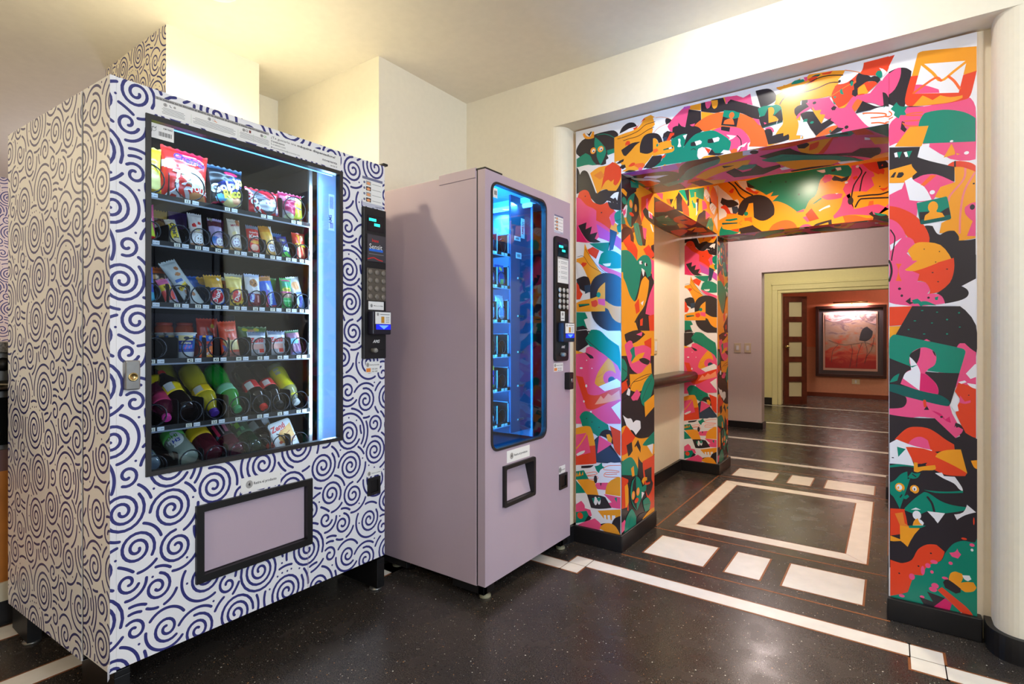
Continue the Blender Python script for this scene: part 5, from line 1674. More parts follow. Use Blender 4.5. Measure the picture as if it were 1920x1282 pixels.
# payment and selection panel
def control_panel(parent, x, y0, z0, y1, z1, style, rounded):
    w, h = y1-y0, z1-z0
    Y = lambda f: y0+w*f
    Z = lambda f: z1-h*f
    mb = MB()
    yzprism(mb, rrect(y0, z0, y1, z1, .018, 5) if rounded else [(y0, z0), (y1, z0), (y1, z1), (y0, z1)], x, x+.016, black_m)
    cp = mb.build('control_panel', parent, bevel=.003)
    xf = x+.016
    def rel(name, fy0, fz0, fy1, fz1, d0, d1, m, bevel=.001): return box(name, xf+d0, Y(fy0), Z(fz1), xf+d1, Y(fy1), Z(fz0), m, cp, bevel)
    # display
    dm = MB().box(xf-.001, Y(.16), Z(.155), xf+.0015, Y(.88), Z(.05), mat('display_black', (14, 12, 20), .15))
    pr = fprint(dm, xf+.0015, (0, 0, 3, 3)); gl = cyan_glow
    for k in range(5): pr.rect(Y(.22+.065*k), Z(.088), Y(.27+.065*k), Z(.070), gl)
    for k in range(4): pr.rect(Y(.45+.065*k), Z(.118), Y(.50+.065*k), Z(.100), gl)
    dm.build('display', cp)
    if style == 1:
        sc = MB().box(xf, Y(.13), Z(.355), xf+.004, Y(.94), Z(.178), mat('screen_grey', (66, 64, 70), .25))
        pr = fprint(sc, xf+.004, (0, 0, 3, 3)); pr.text('Ivans', Y(.48), Z(.225), h*.028, red_ink, .02, 'c'); pr.rect(Y(.2), Z(.288), Y(.82), Z(.272), mat('ink_sensit', (40, 110, 220), .5))
        pr.text('Sensit', Y(.5), Z(.272), h*.047, paper_m, .0, 'c'); pr.rect(Y(.2), Z(.308), Y(.85), Z(.304), ink2_m)
        pr.line([(Y(.15), Z(.342)), (Y(.4), Z(.33)), (Y(.6), Z(.34)), (Y(.8), Z(.345))], h*.006, red_ink)
        sc.build('screen', cp)
        kz0, kz1 = .40, .615
        rel('keypad_plate', .12, kz0, .96, kz1, 0, .004, mat('keypad_taupe', (92, 84, 74), .45), .004)
        bm = mat('key_taupe', (126, 118, 108), .4)
    else:
        sc = MB().box(xf, Y(.14), Z(.37), xf+.0012, Y(.94), Z(.165), paper_m); pr = fprint(sc, xf+.0012, (0, 0, 3, 3))
        pr.rect(Y(.14), Z(.18), Y(.94), Z(.165), grey_m)
        for k in range(4):
            pr.ell(Y(.24), Z(.205+.04*k), .003, .0035, grey_m)
            for q in range(2): pr.rect(Y(.36), Z(.20+.04*k+.012*q), Y(.84), Z(.197+.04*k+.012*q), ink2_m)
        sc.build('price_list', cp)
        kz0, kz1 = .405, .585; bm = mat('key_silver', (188, 184, 178), .35)
    for r_ in range(4):
        for c_ in range(3):
            cy = Y(.24+.29*c_); cz = Z(kz0+(kz1-kz0)*(r_+.5)/4)
            MB().lathe([(.0115, 0), (.0115, .004), (.009, .0065), (.001, .0065)], (xf+.003, cy, cz), (1, 0, 0), bm, 14).build('key', cp)
    if style == 1:
        s2 = MB().box(xf, Y(.2), Z(.675), xf+.001, Y(.88), Z(.62), paper_m); pr = fprint(s2, xf+.001, (0, 0, 3, 3))
        pr.ell(Y(.33), Z(.648), .0065, .0075, grey_m); pr.text('2', Y(.33), Z(.655), .01, ink_m, .02, 'c'); pr.text('Marca el código', Y(.43), Z(.651), .006, ink_m, .01, 'l', width=w*.42)
        s2.build('code_sticker', cp); r0 = .685
    else:
        s2 = MB().box(xf, Y(.36), Z(.675), xf+.001, Y(.66), Z(.598), paper_m); pr = fprint(s2, xf+.001, (0, 0, 3, 3))
        pr.ell(Y(.5), Z(.62), .009, .009, grey_m); pr.text('2', Y(.5), Z(.628), .011, ink_m, .02, 'c'); pr.rect(Y(.4), Z(.658), Y(.62), Z(.652), ink2_m)
        s2.build('code_sticker', cp); r0 = .69
    # banknote reader: proud housing, white card, lit slot
    rd = rel('note_reader', .16, r0, .98, r0+.155, 0, .034, mat('reader_housing', (28, 26, 40), .35), .004)
    xr = xf+.034
    cd = MB().box(xr, Y(.26), Z(r0+.085), xr+.001, Y(.95), Z(r0+.006), paper_m); pr = fprint(cd, xr+.001, (0, 0, 3, 3))
    pr.ell(Y(.37), Z(r0+.022), .006, .007, grey_m); pr.text('1', Y(.37), Z(r0+.028), .009, ink_m, .02, 'c'); pr.rect(Y(.47), Z(r0+.024), Y(.9), Z(r0+.020), ink2_m)
    pr.rect(Y(.52), Z(r0+.078), Y(.66), Z(r0+.036), mat('ink_gold', (196, 140, 40), .5))
    for k in range(4): pr.rect(Y(.72), Z(r0+.042+.011*k), Y(.88), Z(r0+.039+.011*k), ink2_m)
    cd.build('reader_card', cp)
    gl = MB().box(xr, Y(.3), Z(r0+.122), xr+.001, Y(.95), Z(r0+.088), mat('reader_blue_base', (16, 22, 120), .3, emit=(20, 40, 255), es=1.0)); pr = fprint(gl, xr+.001, (0, 0, 3, 3))
    pr.poly([(Y(.42), Z(r0+.094)), (Y(.86), Z(r0+.094)), (Y(.64), Z(r0+.120))], blue_glow)
    gl.build('reader_light', cp)
    lg = MB(); pr = fprint(lg, xf, (0, 0, 3, 3)); pr.text('AMS', Y(.55), Z(.895), .018, paper_m, .02, 'c', shear=.3); lg.build('maker_logo', cp)
    MB().lathe([(.010, 0), (.010, .02), (.008, .026), (.001, .026)], (xf, Y(.38), Z(.945)), (1, 0, 0), mat('knob_grey', (140, 138, 132), .4), 14).build('return_knob', cp)
    rel('coin_slot', .58, .938, .92, .945, 0, .0006, mat('slot_black', (6, 6, 6), .6), 0)
    return cp
control_panel(vm, FX, 1.447, .998, 1.567, 1.628, 1, False)
def coin_sticker(parent, x, y0, z0, y1, z1):
    b = MB().box(x, y0, z0, x+.0006, y1, z1, paper_m); pr = fprint(b, x+.0006, (y0, z0, y1, z1)); w, h = y1-y0, z1-z0
    pr.ell(y0+w*.13, z0+h*.72, w*.1, h*.2, grey_m); pr.text('1', y0+w*.13, z0+h*.64, h*.22, ink_m, .02, 'c'); pr.text('Inserta monedas', y0+w*.27, z0+h*.66, h*.17, ink_m, .01, 'l', width=w*.68)
    pr.rect(y0+w*.03, z0+h*.08, y0+w*.34, z0+h*.42, orange_ink); pr.text('100 200', y0+w*.42, z0+h*.28, h*.17, ink_m, .01, 'l', width=w*.4); pr.text('500 1000', y0+w*.42, z0+h*.06, h*.17, ink_m, .01, 'l', width=w*.4)
    b.build('coin_sticker', parent)
coin_sticker(vm, FX+.0008, 1.47, .938, 1.545, .985)
def coin_return(parent, x, y0, z0, y1, z1, sticker):
    t_ = .011; ring_prism(MB(), [(y0, z0), (y1, z0), (y1, z1), (y0, z1)], [(y0+t_, z0+t_), (y1-t_, z0+t_), (y1-t_, z1-t_), (y0+t_, z1-t_)], x, x+.008, black_m).build('coin_return', parent, bevel=.001)
    box('coin_cup', x-.001, y0+t_, z0+t_, x+.0015, y1-t_, z1-t_, mat('cup_black', (10, 9, 9), .5), parent)
    b = MB().box(x+.0008, sticker[0], sticker[1], x+.0014, sticker[2], sticker[3], paper_m); pr = fprint(b, x+.0014, (0, 0, 3, 3)); w, h = sticker[2]-sticker[0], sticker[3]-sticker[1]
    pr.ell(sticker[0]+w*.16, sticker[1]+h*.5, h*.35, h*.38, grey_m); pr.text('5', sticker[0]+w*.16, sticker[1]+h*.32, h*.5, ink_m, .02, 'c'); pr.text('Retira tu cambio', sticker[0]+w*.34, sticker[1]+h*.38, h*.26, ink_m, .01, 'l', width=w*.6)
    b.build('change_sticker', parent)
coin_return(vm, FX, 1.478, .424, 1.543, .497, (1.475, .503, 1.552, .527))
# lock plate
lk = MB(); yzprism(lk, rrect(.606, .938, .643, 1.022, .005), FX, FX+.02, steel_m); lo = lk.build('lock_housing', vm, bevel=.003, label='brushed metal lock housing')
MB().lathe([(.0125, 0), (.0125, .003), (.009, .004), (.009, .002), (.001, .002)], (FX+.02, .6245, .975), (1, 0, 0), MATS['knob_brass'], 16).build('lock_barrel', lo)
box('hinge_pin', FX-.04, 1.556, ZT, FX+.012, 1.582, ZT+.01, black_m, vm, .003)
# legs with levelling feet
for x0, x1, y0, y1 in ((-2.06, -1.787, 1.534, 1.573), (-2.06, -1.800, .590, .630), (-2.64, -2.45, 1.534, 1.573), (-2.655, -2.47, .552, .592)):
    mb = MB().prism([(x0, .014), (x1, .014), (x1, zc), (x0-.03*0, zc)], y0, y1, blackmetal_m, (Vector((0, 0, 0)), Vector((1, 0, 0)), V3, Vector((0, 1, 0))))
    mb.box(x0, y0, zc, x1, y1, ZB-.012 if x1 > -2.1 else zc+.001, blackmetal_m)
    lg = mb.build('leg', vm, bevel=.002)
    MB().lathe([(.026, 0), (.026, .008), (.01, .010), (.01, .014)], (x1-.035, (y0+y1)/2, 0), (0, 0, 1), steel_m, 12).build('levelling_foot', lg)

# the lamps inside the machine: a blue-white tube above the window, the lit panel
light('snack_machine_tube', 'AREA', (-1.83, 1.0, 1.718), 2.8, (.44, .72, 1), .62, .03, target=(-2.2, 1.0, 1.42))
light('snack_machine_panel', 'AREA', (-1.885, 1.363, 1.2), 4, (.5, .74, 1), .07, 1.05, target=(-1.0, 1.0, 1.2))
light('snack_machine_side_strip', 'AREA', (-1.835, 1.332, 1.2), 2.8, (.72, .87, 1), .02, 1.02, target=(-1.95, .95, 1.2))

# ------------------------------------------------------------------ lilac machine
GX = -1.347; G0, G1 = 1.717, 2.424; HB, HT = .068, 1.775
gm = thing('vending_machine', 'lilac vending machine with blue-lit window, beside the mural pillar', 'vending machine', (-1.68, 2.07, 0))
c = MB()
c.box(-2.02, G0, HB-.006, -1.392, G0+.015, HT, lilac_m); c.box(-2.02, G1-.015, HB, -1.392, G1, HT, lilac_m); c.box(-2.02, G0+.015, HT-.015, -1.392, G1-.015, HT, lilac_m)
c.box(-2.02, G0+.015, HB, -1.392, G1-.015, HB+.02, blackmetal_m); c.box(-2.02, G0+.015, HB+.02, -2.005, G1-.015, HT-.015, blackmetal_m)
c.build('cabinet', gm, bevel=.003)
box('top_cap', -1.60, G0-.003, HT-.03, -1.395, G0+.04, HT+.012, lilac_m, gm, .002)
ring_prism(MB(), [(G0+.002, HB), (G1-.002, HB), (G1-.002, HT+.004), (G0+.002, HT+.004)], [(G0+.02, HB+.03), (G1-.02, HB+.03), (G1-.02, HT-.015), (G0+.02, HT-.015)], -1.393, -1.385, black_m).build('door_gasket', gm)
box('top_gasket', -1.40, G0, HT, -1.347, G0+.12, HT+.008, black_m, gm, .002)
gw = rrect(1.754, .610, 2.190, 1.738, .045); dl = rrect(1.836, .361, 2.082, .538, .008)
d = MB()
for r in ((G0, HB, 1.754, HT), (1.754, 1.738, 2.19, HT), (2.19, HB, G1, HT), (1.754, .538, 2.19, .610), (1.754, HB, 1.836, .538), (2.082, HB, 2.19, .538), (1.836, HB, 2.082, .361)):
    d.box(GX-.016, r[0], r[1], GX, r[2], r[3], lilac_m)
for cx, cy, q in ((2.19, .61, 0), (2.19, 1.738, 1), (1.754, 1.738, 2), (1.754, .61, 3)):      # rounded window corners
    a = {0: (-90, 0), 1: (0, 90), 2: (90, 180), 3: (180, 270)}[q]; rr = .045; mx = cx+(-rr if q in (0, 1) else rr); my = cy+(rr if q in (0, 3) else -rr)
    yzprism(d, [(cx, cy)]+[(mx+rr*math.cos(math.radians(t)), my+rr*math.sin(math.radians(t))) for t in np.linspace(a[1], a[0], 7)], GX-.016, GX, lilac_m)
d.box(-1.385, G0, HB, GX-.016, G0+.012, HT, lilac_m); d.box(-1.385, G1-.012, HB, GX-.016, G1, HT, lilac_m); d.box(-1.385, G0+.012, HT-.012, GX-.016, G1-.012, HT, lilac_m)
d.build('door', gm)
gi = rrect(1.764, .620, 2.180, 1.728, .037)
ring_prism(MB(), gw, gi, GX-.02, GX+.005, MATS['window_frame_black']).build('window_frame', gm)
g = MB(); yzprism(g, rrect(1.76, .616, 2.184, 1.732, .04), GX-.010, GX-.006, window_tint2); g.build('window_glass', gm)
bl = mat('blue_liner', (52, 76, 110), .45); bld = mat('dark_blue_liner', (30, 40, 64), .4)
li = MB()
li.box(-1.97, 1.735, .575, -1.96, 2.40, 1.76, bld); li.box(-1.96, 1.735, .575, -1.385, 1.745, 1.76, bld); li.box(-1.96, 2.39, .575, -1.385, 2.40, 1.76, bld)
li.box(-1.96, 1.745, .575, -1.37, 2.39, .585, bl); li.box(-1.96, 1.745, 1.752, -1.385, 2.39, 1.762, mat('pale_blue_top', (150, 180, 200), .4))
li.build('liner', gm)
pt = MB().box(-1.455, 2.035, .64, -1.445, 2.205, 1.752, bl)
pt.build('mechanism_panel', gm)
box('panel_edge', -1.96, 2.205, .60, -1.435, 2.212, 1.752, mat('pale_blue_edge', (120, 160, 200), .35), gm)
# tray ends seen through the mechanism panel and screws
for z in (1.37, 1.19, 1.02, .86, .70): box('panel_latch', -1.445, 2.085, z-.008, -1.437, 2.135, z+.002, steel_m, gm, .002)
for y, z, w_, h_, t_ in ((2.135, 1.61, .03, .095, 'AMS'), (2.09, 1.555, .05, .02, ''), (2.10, 1.475, .045, .028, '')):
    s = MB().box(-1.445, y-w_/2, z-h_/2, -1.4443, y+w_/2, z+h_/2, tag_m); pr = fprint(s, -1.4443, (0, 0, 3, 3))
    if t_:
        pr.text('AMS', y+.004, z-.03, .018, ink_m, .02, 'l', rot=PI/2)
        for k in range(4): pr.rect(y-w_*.4, z+.004+k*.008, y+w_*.4, z+.007+k*.008, ink2_m)
    else:
        for k in range(7): pr.rect(y-w_*.3+k*.004, z-h_*.25, y-w_*.3+k*.004+.002, z+h_*.25, ink_m)
    s.build('panel_label', gm)
tf = MB().box(-1.66, 2.115, 1.728, -1.39, 2.165, 1.752, vinyl_m).build('lamp_fixture', gm)
MB().tube([(-1.65, 2.14, 1.72), (-1.40, 2.14, 1.72)], .011, mat('tube_glow', (200, 230, 255), .4, emit=(120, 200, 255), es=4), 10).build('lamp_tube', tf)
MR = [(1.472, ['11', '12', '13']), (1.322, ['21', '22', '23']), (1.165, ['31', '32', '33']), (1.008, ['41', '42', '43']), (.852, ['51', '52', '53']), (.690, ['61', '62', '63'])]
clr = mat('lit_tray_edge', (150, 180, 210), .3, metal=.3)  # pale tone paints in the lit edges of trays and dividers
for z, nums in MR:
    s = MB().box(-1.94, 1.755, z-.008, -1.452, 2.03, z-.002, blackmetal_m).box(-1.452, 1.755, z-.012, -1.446, 2.03, z+.004, blackmetal_m).box(-1.448, 1.755, z-.014, -1.4445, 2.03, z-.010, clr)
    s.box(-1.94, 2.024, z-.002, -1.452, 2.028, z+.095, blackmetal_m).box(-1.455, 2.0235, z, -1.451, 2.0285, z+.09, clr).box(-1.94, 2.0235, z+.093, -1.455, 2.0285, z+.097, clr)
    sh = s.build('tray', gm)
    for y in (1.87, 1.945): MB().box(-1.94, y-.001, z-.002, -1.456, y+.001, z+.085, blackmetal_m).box(-1.458, y-.0016, z, -1.455, y+.0016, z+.085, clr).build('divider', sh)
    for k, cy in enumerate((1.83, 1.907, 1.985)):
        spiral_mb(cy, z+.034, .031, -1.92, -1.46, 6).build('spiral', sh)
        for q, dy in enumerate((-.013, .012)):
            tg = MB().box(-1.4445, cy+dy-.009, z-.010, -1.4437, cy+dy+.009, z+.001, tag_m); pr = fprint(tg, -1.4437, (0, 0, 3, 3), .0002)
            pr.text(nums[k] if q == 0 else '$2.000', cy+dy, z-.008, .009 if q == 0 else .005, ink_m, .01, 'c'); tg.build('price_tag', sh)
# delivery opening with its inner flap
ring_prism(MB(), rrect(1.836, .361, 2.082, .538, .01), rrect(1.853, .378, 2.065, .522, .006), GX-.05, GX+.012, black_m).build('delivery_frame', gm)
fl = MB(); fl.prism([(GX-.012, .380), (GX-.006, .380), (GX-.042, .520), (GX-.048, .520)], 1.855, 2.063, lilac_m, (Vector((0, 0, 0)), Vector((1, 0, 0)), V3, Vector((0, 1, 0)))); fl.build('delivery_flap', gm)
retira(gm, GX, 1.868, .545, 2.046, .597)
steps_sticker(gm, GX, 2.265, 1.603, 2.353, 1.692)
control_panel(gm, GX, 2.254, .968, 2.384, 1.584, 2, True)
coin_sticker(gm, GX, 2.262, .918, 2.352, .960)
coin_return(gm, GX, 2.311, .327, 2.386, .403, (2.311, .405, 2.372, .443))
lk = MB(); yzprism(lk, rrect(2.366, .823, 2.410, .909, .005), GX, GX+.03, black_m); lo = lk.build('lock_housing', gm, bevel=.004)
MB().lathe([(.011, 0), (.011, .003), (.001, .003)], (GX+.03, 2.39, .868), (1, 0, 0), steel_m, 14).build('lock_barrel', lo)
bc = MB().box(GX-.0058, 1.766, 1.672, GX-.0054, 1.808, 1.712, paper_m); pr = fprint(bc, GX-.0054, (0, 0, 3, 3))
for k in range(7): pr.rect(1.785+k*.0028, 1.684, 1.7866+k*.0028, 1.702, ink_m)
pr.ell(1.774, 1.695, .004, .007, ink2_m); bc.build('barcode_sticker', gm)
# plinth corners and feet
for (x, y) in ((-1.36, G0+.02), (-1.36, G1-.06), (-1.98, G0+.02), (-1.98, G1-.06)):
    mb = MB().box(x-.17 if x > -1.5 else x, y-.012, .028, x if x > -1.5 else x+.17, y+.012, HB, blackmetal_m).box(x-.03, y-.012, .028, x, y+.06, HB, blackmetal_m)
    pf = mb.build('plinth_foot', gm, bevel=.002)
    MB().lathe([(.025, 0), (.024, .009), (.009, .012), (.009, .03)], (x-.03 if x > -1.5 else x+.06, y+.035, 0), (0, 0, 1), mat('foot_ivory', (150, 146, 120), .5), 12).build('levelling_foot', pf)
# its lamps: blue strips behind the door's left edge and the tube on top
box('side_light_panel', -1.565, 1.7455, .64, -1.392, 1.7495, 1.735, mat('blue_light_panel', (40, 80, 120), .4, emit=(36, 172, 255), es=30), gm)
light('lilac_machine_strip', 'AREA', (-1.398, 1.752, 1.17), 9, (.12, .62, 1), .02, 1.08, target=(-1.46, 2.25, 1.17))
light('lilac_machine_tube', 'AREA', (-1.52, 2.12, 1.715), 6, (.22, .62, 1), .24, .03, target=(-1.6, 2.0, 1.0))
# ------------------------------------------------------------------ goods on the shelves
foil_m = bpy.data.materials.new('printed_foil'); foil_m.use_nodes = True
_b = foil_m.node_tree.nodes['Principled BSDF']; _b.inputs['Roughness'].default_value = .32; _b.inputs['Coat Weight'].default_value = .15
_a = foil_m.node_tree.nodes.new('ShaderNodeAttribute'); _a.attribute_name = 'print'
foil_m.node_tree.links.new(_a.outputs['Color'], _b.inputs['Base Color'])

def inside(shape, u, v):
    k = shape[0]
    if k == 'r': return shape[1] <= u <= shape[3] and shape[2] <= v <= shape[4]
    if k == 'e':
        a = math.radians(shape[6]) if len(shape) > 6 else 0
        du, dv = u-shape[1], v-shape[2]; x = du*math.cos(a)+dv*math.sin(a); y = -du*math.sin(a)+dv*math.cos(a)
        return (x/shape[3])**2+(y/shape[4])**2 <= 1
    if k == 'p':
        pts = shape[1]; c = False; j = len(pts)-1
        for i in range(len(pts)):
            if (pts[i][1] > v) != (pts[j][1] > v) and u < (pts[j][0]-pts[i][0])*(v-pts[i][1])/(pts[j][1]-pts[i][1])+pts[i][0]: c = not c
            j = i
        return c
    return False
def shape_col(s): return s[5] if s[0] in 're' else s[2]

def bag(name, label, y, z, w, h, d, base, spec=(), texts=(), lean=8, yaw=0, roll=0, x=-1.925, group=None, seal=.05, nx=40, ny=52, ends=None, cat='snack', seed=0, vertical_seal=True):
    """pillow pack standing at (x,y,z): w wide, h high, d thick; colours printed cell by cell"""
    rnd = random.Random(seed+int(y*1000)); ph = [rnd.random()*6 for _ in range(6)]
    M = Matrix.Translation((x, y, z)) @ Matrix.Rotation(math.radians(yaw), 4, 'Z') @ Matrix.Rotation(math.radians(-lean), 4, 'Y') @ Matrix.Rotation(math.radians(roll), 4, 'X')
    def bulge(u, v):
        a = max(0, 1-abs(2*u-1)**2.6)**.62
        t = min(max((v-seal)/(1-2*seal), 0), 1); b = max(0, 1-abs(2*t-1)**3.2)**.6
        wr = 1+.10*math.sin(9*v+ph[0]+3*u)+.07*math.sin(17*u+ph[1]+6*v)+.05*math.sin(31*v+ph[2])
        return d/2*a*b*wr+.0006
    def pos(u, v, s, off=0):
        sq = 1-.07*math.sin(PI*v)            # the filled pack draws in at its waist
        bb = bulge(u, v)
        return M @ Vector((s*(bb+off)+d*.0, (u-.5)*w*sq, v*h+(.0025*math.sin(u*40) if v in (0, 1) else 0)))
    V = []; Fc = []; C = []; fx, fy = nx, ny
    for s in (1, -1):
        k = len(V)
        nx, ny = (fx, fy) if s > 0 else (fx//3, fy//3)
        for j in range(ny+1):
            for i in range(nx+1): V.append(tuple(pos(i/nx, j/ny, s)))
        for j in range(ny):
            for i in range(nx):
                q = (k+j*(nx+1)+i, k+j*(nx+1)+i+1, k+(j+1)*(nx+1)+i+1, k+(j+1)*(nx+1)+i)
                Fc.append(q if s > 0 else q[::-1])
                u, v = (i+.5)/nx, (j+.5)/ny; c = base
                if s > 0:
                    for sh in spec:
                        if inside(sh, u, v): c = shape_col(sh)
                if ends and (v < seal or v > 1-seal): c = ends
                C.append(c)
    me = bpy.data.meshes.new(name); org = Vector((x, y, z))
    me.from_pydata([(a-org.x, b-org.y, c-org.z) for a, b, c in V], [], Fc)
    me.materials.append(foil_m)
    at = me.color_attributes.new('print', 'FLOAT_COLOR', 'CORNER')
    arr = np.zeros((len(Fc)*4, 4), np.float32); arr[:, 3] = 1
    for i, c in enumerate(C): arr[i*4:i*4+4, :3] = lin(c)
    at.data.foreach_set('color', arr.ravel())
    me.polygons.foreach_set('use_smooth', [True]*len(Fc)); me.update()
    ob = bpy.data.objects.new(name, me); COL.objects.link(ob); ob.location = org; ORG[ob] = org
    ob['label'] = label; ob['category'] = cat
    if group: ob['group'] = group
    if texts:
        mb = MB(); lay = 0
        for tx in texts:
            t, u0, v0, sz, m = tx[:5]; rot = math.radians(tx[5]) if len(tx) > 5 else 0; bold = tx[6] if len(tx) > 6 else .02
            tr = text_tris(t, bold, .15 if len(tx) > 7 else 0); xs = [p[0] for q in tr for p in q]; cx = (min(xs)+max(xs))/2; lay += 1
            for q in tr:
                P = []
                for p in q:
                    a, b = (p[0]-cx)*sz, (p[1]-.35)*sz; a, b = a*math.cos(rot)-b*math.sin(rot), a*math.sin(rot)+b*math.cos(rot)
                    u, v = u0+a/w, v0+b/h
                    P.append(pos(min(max(u, 0), 1), min(max(v, 0), 1), 1, (.0022+.0003*lay)))
                mb.face(P, m)
        mb.build('lettering', ob)
    return ob
def ink(rgb): return mat('print_%d_%d_%d' % rgb, rgb, .4)
WH, RED, BLU, YEL, BRN, BLK, GRN, PNK, PUR, GLD, NVY, ORG_ = (240, 238, 236), (206, 30, 36), (28, 96, 200), (244, 212, 40), (88, 50, 34), (22, 22, 26), (40, 150, 70), (232, 80, 150), (104, 50, 140), (210, 160, 60), (30, 40, 110), (232, 110, 44)
CRM = (232, 214, 150); SLV = (190, 196, 200); MAG = (170, 30, 80); LIM = (200, 214, 60)
r1, r2, r3, r4, r5, r6 = (R['z'] for R in ROWS)

# top shelf: bags of crisps
bag('crisp_bag', 'yellow crisp bag cut by the left edge of the window, top shelf', .70, r1, .125, .155, .05, YEL, [('e', .7, .3, .3, .2, (250, 240, 150)), ('r', 0, 0, 1, .12, (214, 170, 30))], lean=3)
bag('crisp_bag', 'large red crisp bag with pink logo and POLLO lettering on the top shelf', .826, r1, .148, .172, .06, (226, 48, 40),
    [('p', [(.3, 1), (.9, 1), (.8, .72), (.38, .78)], (206, 24, 60)), ('e', .55, .80, .32, .085, WH), ('e', .55, .80, .30, .07, PNK), ('p', [(.3, .66), (.62, .68), (.95, .5), (.95, .28), (.5, .3), (.34, .46)], (240, 226, 190)),
     ('p', [(.45, .56), (.9, .54), (.85, .34), (.55, .36)], (248, 240, 226)), ('e', .74, .10, .2, .09, (214, 150, 90)), ('e', .12, .64, .14, .1, (236, 210, 206))],
    [('Chefrito', .55, .795, .030, ink((90, 60, 190)), -6, .03, 1), ('AS', .36, .14, .062, ink((228, 226, 232)), -6, .04), ('TA', .42, .40, .058, ink((236, 232, 236)), -6, .04), ('POLLO', .80, .235, .022, ink(WH), -8, .03)], lean=4, roll=-3)
bag('crisp_bag', 'black crisp bag with blue and yellow lettering on the top shelf', .963, r1, .128, .150, .06, (16, 20, 30),
    [('r', 0, .9, 1, 1, (40, 70, 96)), ('e', .6, .82, .2, .05, (200, 40, 80)), ('p', [(.1, .5), (.55, .72), (.95, .78), (.95, .56), (.7, .4), (.2, .34)], (30, 50, 130)), ('e', .62, .2, .3, .16, (230, 224, 150)), ('e', .75, .22, .14, .09, (240, 180, 140)), ('e', .3, .22, .14, .1, (90, 180, 230)), ('p', [(.1, .1), (.4, .16), (.4, .12), (.1, .06)], (200, 50, 90))],
    [('Golpe', .42, .50, .042, ink(WH), 18, .05), ('Rico', .62, .36, .04, ink((236, 226, 80)), 14, .04), ('yo', .78, .68, .042, ink((240, 236, 120)), 10, .05)], lean=4)
bag('cookie_pack', 'red pack with dog-faced window and CHOCO lettering on the top shelf', 1.103, r1+.003, .132, .098, .05, (206, 26, 48),
    [('p', [(.1, .95), (.75, .55), (.95, .2), (.6, .05), (.2, .3)], (96, 92, 104)), ('e', .56, .36, .26, .2, (206, 216, 230)), ('e', .76, .46, .14, .2, (214, 222, 234)), ('e', .5, .42, .03, .04, (120, 60, 140)), ('e', .62, .46, .03, .04, (120, 60, 140)), ('r', .84, .1, .93, .3, (200, 190, 230)), ('r', .8, .5, .9, .86, (226, 170, 190))],
    [('CHOCO', .17, .42, .030, ink((240, 244, 255)), -62, .06)], lean=6, seal=.03)
bag('crisp_bag', 'crimson and lime crisp bag at the right end of the top shelf', 1.218, r1, .102, .112, .05, MAG,
    [('r', .56, .12, .96, .66, LIM), ('r', .6, .66, 1, .86, (220, 226, 120)), ('r', .58, .44, .9, .5, (110, 60, 140)), ('p', [(0, .4), (.5, .2), (.55, 0), (0, 0)], (150, 140, 150)), ('e', .35, .14, .2, .1, (190, 200, 160)), ('r', .55, .0, 1, .1, LIM)],
    [('Ches', .42, .80, .022, ink(WH), 0, .03)], lean=5)

# second shelf: narrow bars and packs (front pieces)
def bar(name, label, s, row, w, h, base, spec=(), texts=(), **k):
    R = ROWS[row]; return bag(name, label, R['cys'][s]+k.pop('dy', 0), R['z'], w, h, k.pop('d', .024), base, spec, texts, nx=26, ny=44, **k)
face_ = lambda u, v, c: [('e', u, v, .34, .13, c), ('e', u, v, .30, .118, WH), ('e', u-.1, v+.022, .05, .022, c), ('e', u+.1, v+.022, .05, .022, c), ('e', u, v-.04, .12, .03, c), ('e', u, v-.028, .11, .026, WH)]
bar('wafer_bar', 'pink and white wafer bar with lime stripe at the left of the second shelf', 0, 1, .05, .125, (226, 60, 140), [('r', 0, .35, .8, .62, WH), ('p', [(.4, .5), (.8, .5), (1, .1), (.7, .1)], LIM), ('r', 0, 0, 1, .14, RED), ('r', 0, .62, .7, .75, (190, 200, 220))], lean=10)
bar('gold_bar', 'gold-topped brown snack pack behind the yellow wafer, second shelf', 1, 1, .055, .128, BRN, [('r', 0, .78, 1, 1, GLD), ('e', .5, .6, .3, .1, (160, 120, 70))], x=-2.03, lean=4, dy=-.012)
bar('wafer_bar', 'yellow and silver wafer with a yellow name strip, second shelf', 1, 1, .034, .088, (226, 214, 190), [('r', .1, .25, .8, .8, YEL), ('r', .8, 0, 1, 1, SLV)], [('JUMBO', .42, .52, .017, ink(BLK), 90, .03)], lean=14, roll=10)
bar('purple_bar', 'deep purple shiny pack behind the strawberry cookies, second shelf', 2, 1, .062, .140, (76, 36, 120), [('e', .5, .5, .3, .08, (130, 70, 170))], x=-2.06, lean=2, dy=-.004)
bar('cookie_bar', 'white cookie bar with strawberries and a smiling face, second shelf', 2, 1, .046, .122, (232, 226, 222), [('e', .3, .62, .16, .06, RED), ('e', .7, .7, .14, .05, (200, 60, 50)), ('e', .5, .5, .2, .05, CRM), ('r', 0, 0, 1, .12, (200, 150, 110)), ('r', 0, .4, 1, .44, (180, 150, 110))]+face_(.6, .22, BRN), lean=13)
bar('cookie_bar', 'lilac and brown cookie bar with a smiling face, second shelf', 3, 1, .048, .115, (186, 170, 214), [('r', 0, .72, 1, .9, (90, 40, 50)), ('e', .3, .3, .3, .12, (60, 110, 180)), ('r', 0, 0, 1, .13, (206, 160, 90)), ('p', [(0, 1), (.4, 1), (.2, .86)], (150, 150, 130))]+face_(.68, .26, PUR), lean=12)
bar('magenta_pack', 'wine-red pack behind the milk cookie bar, second shelf', 4, 1, .062, .135, (96, 30, 66), [('r', .1, .45, .9, .55, (150, 70, 110))], x=-2.05, lean=3, dy=-.01)
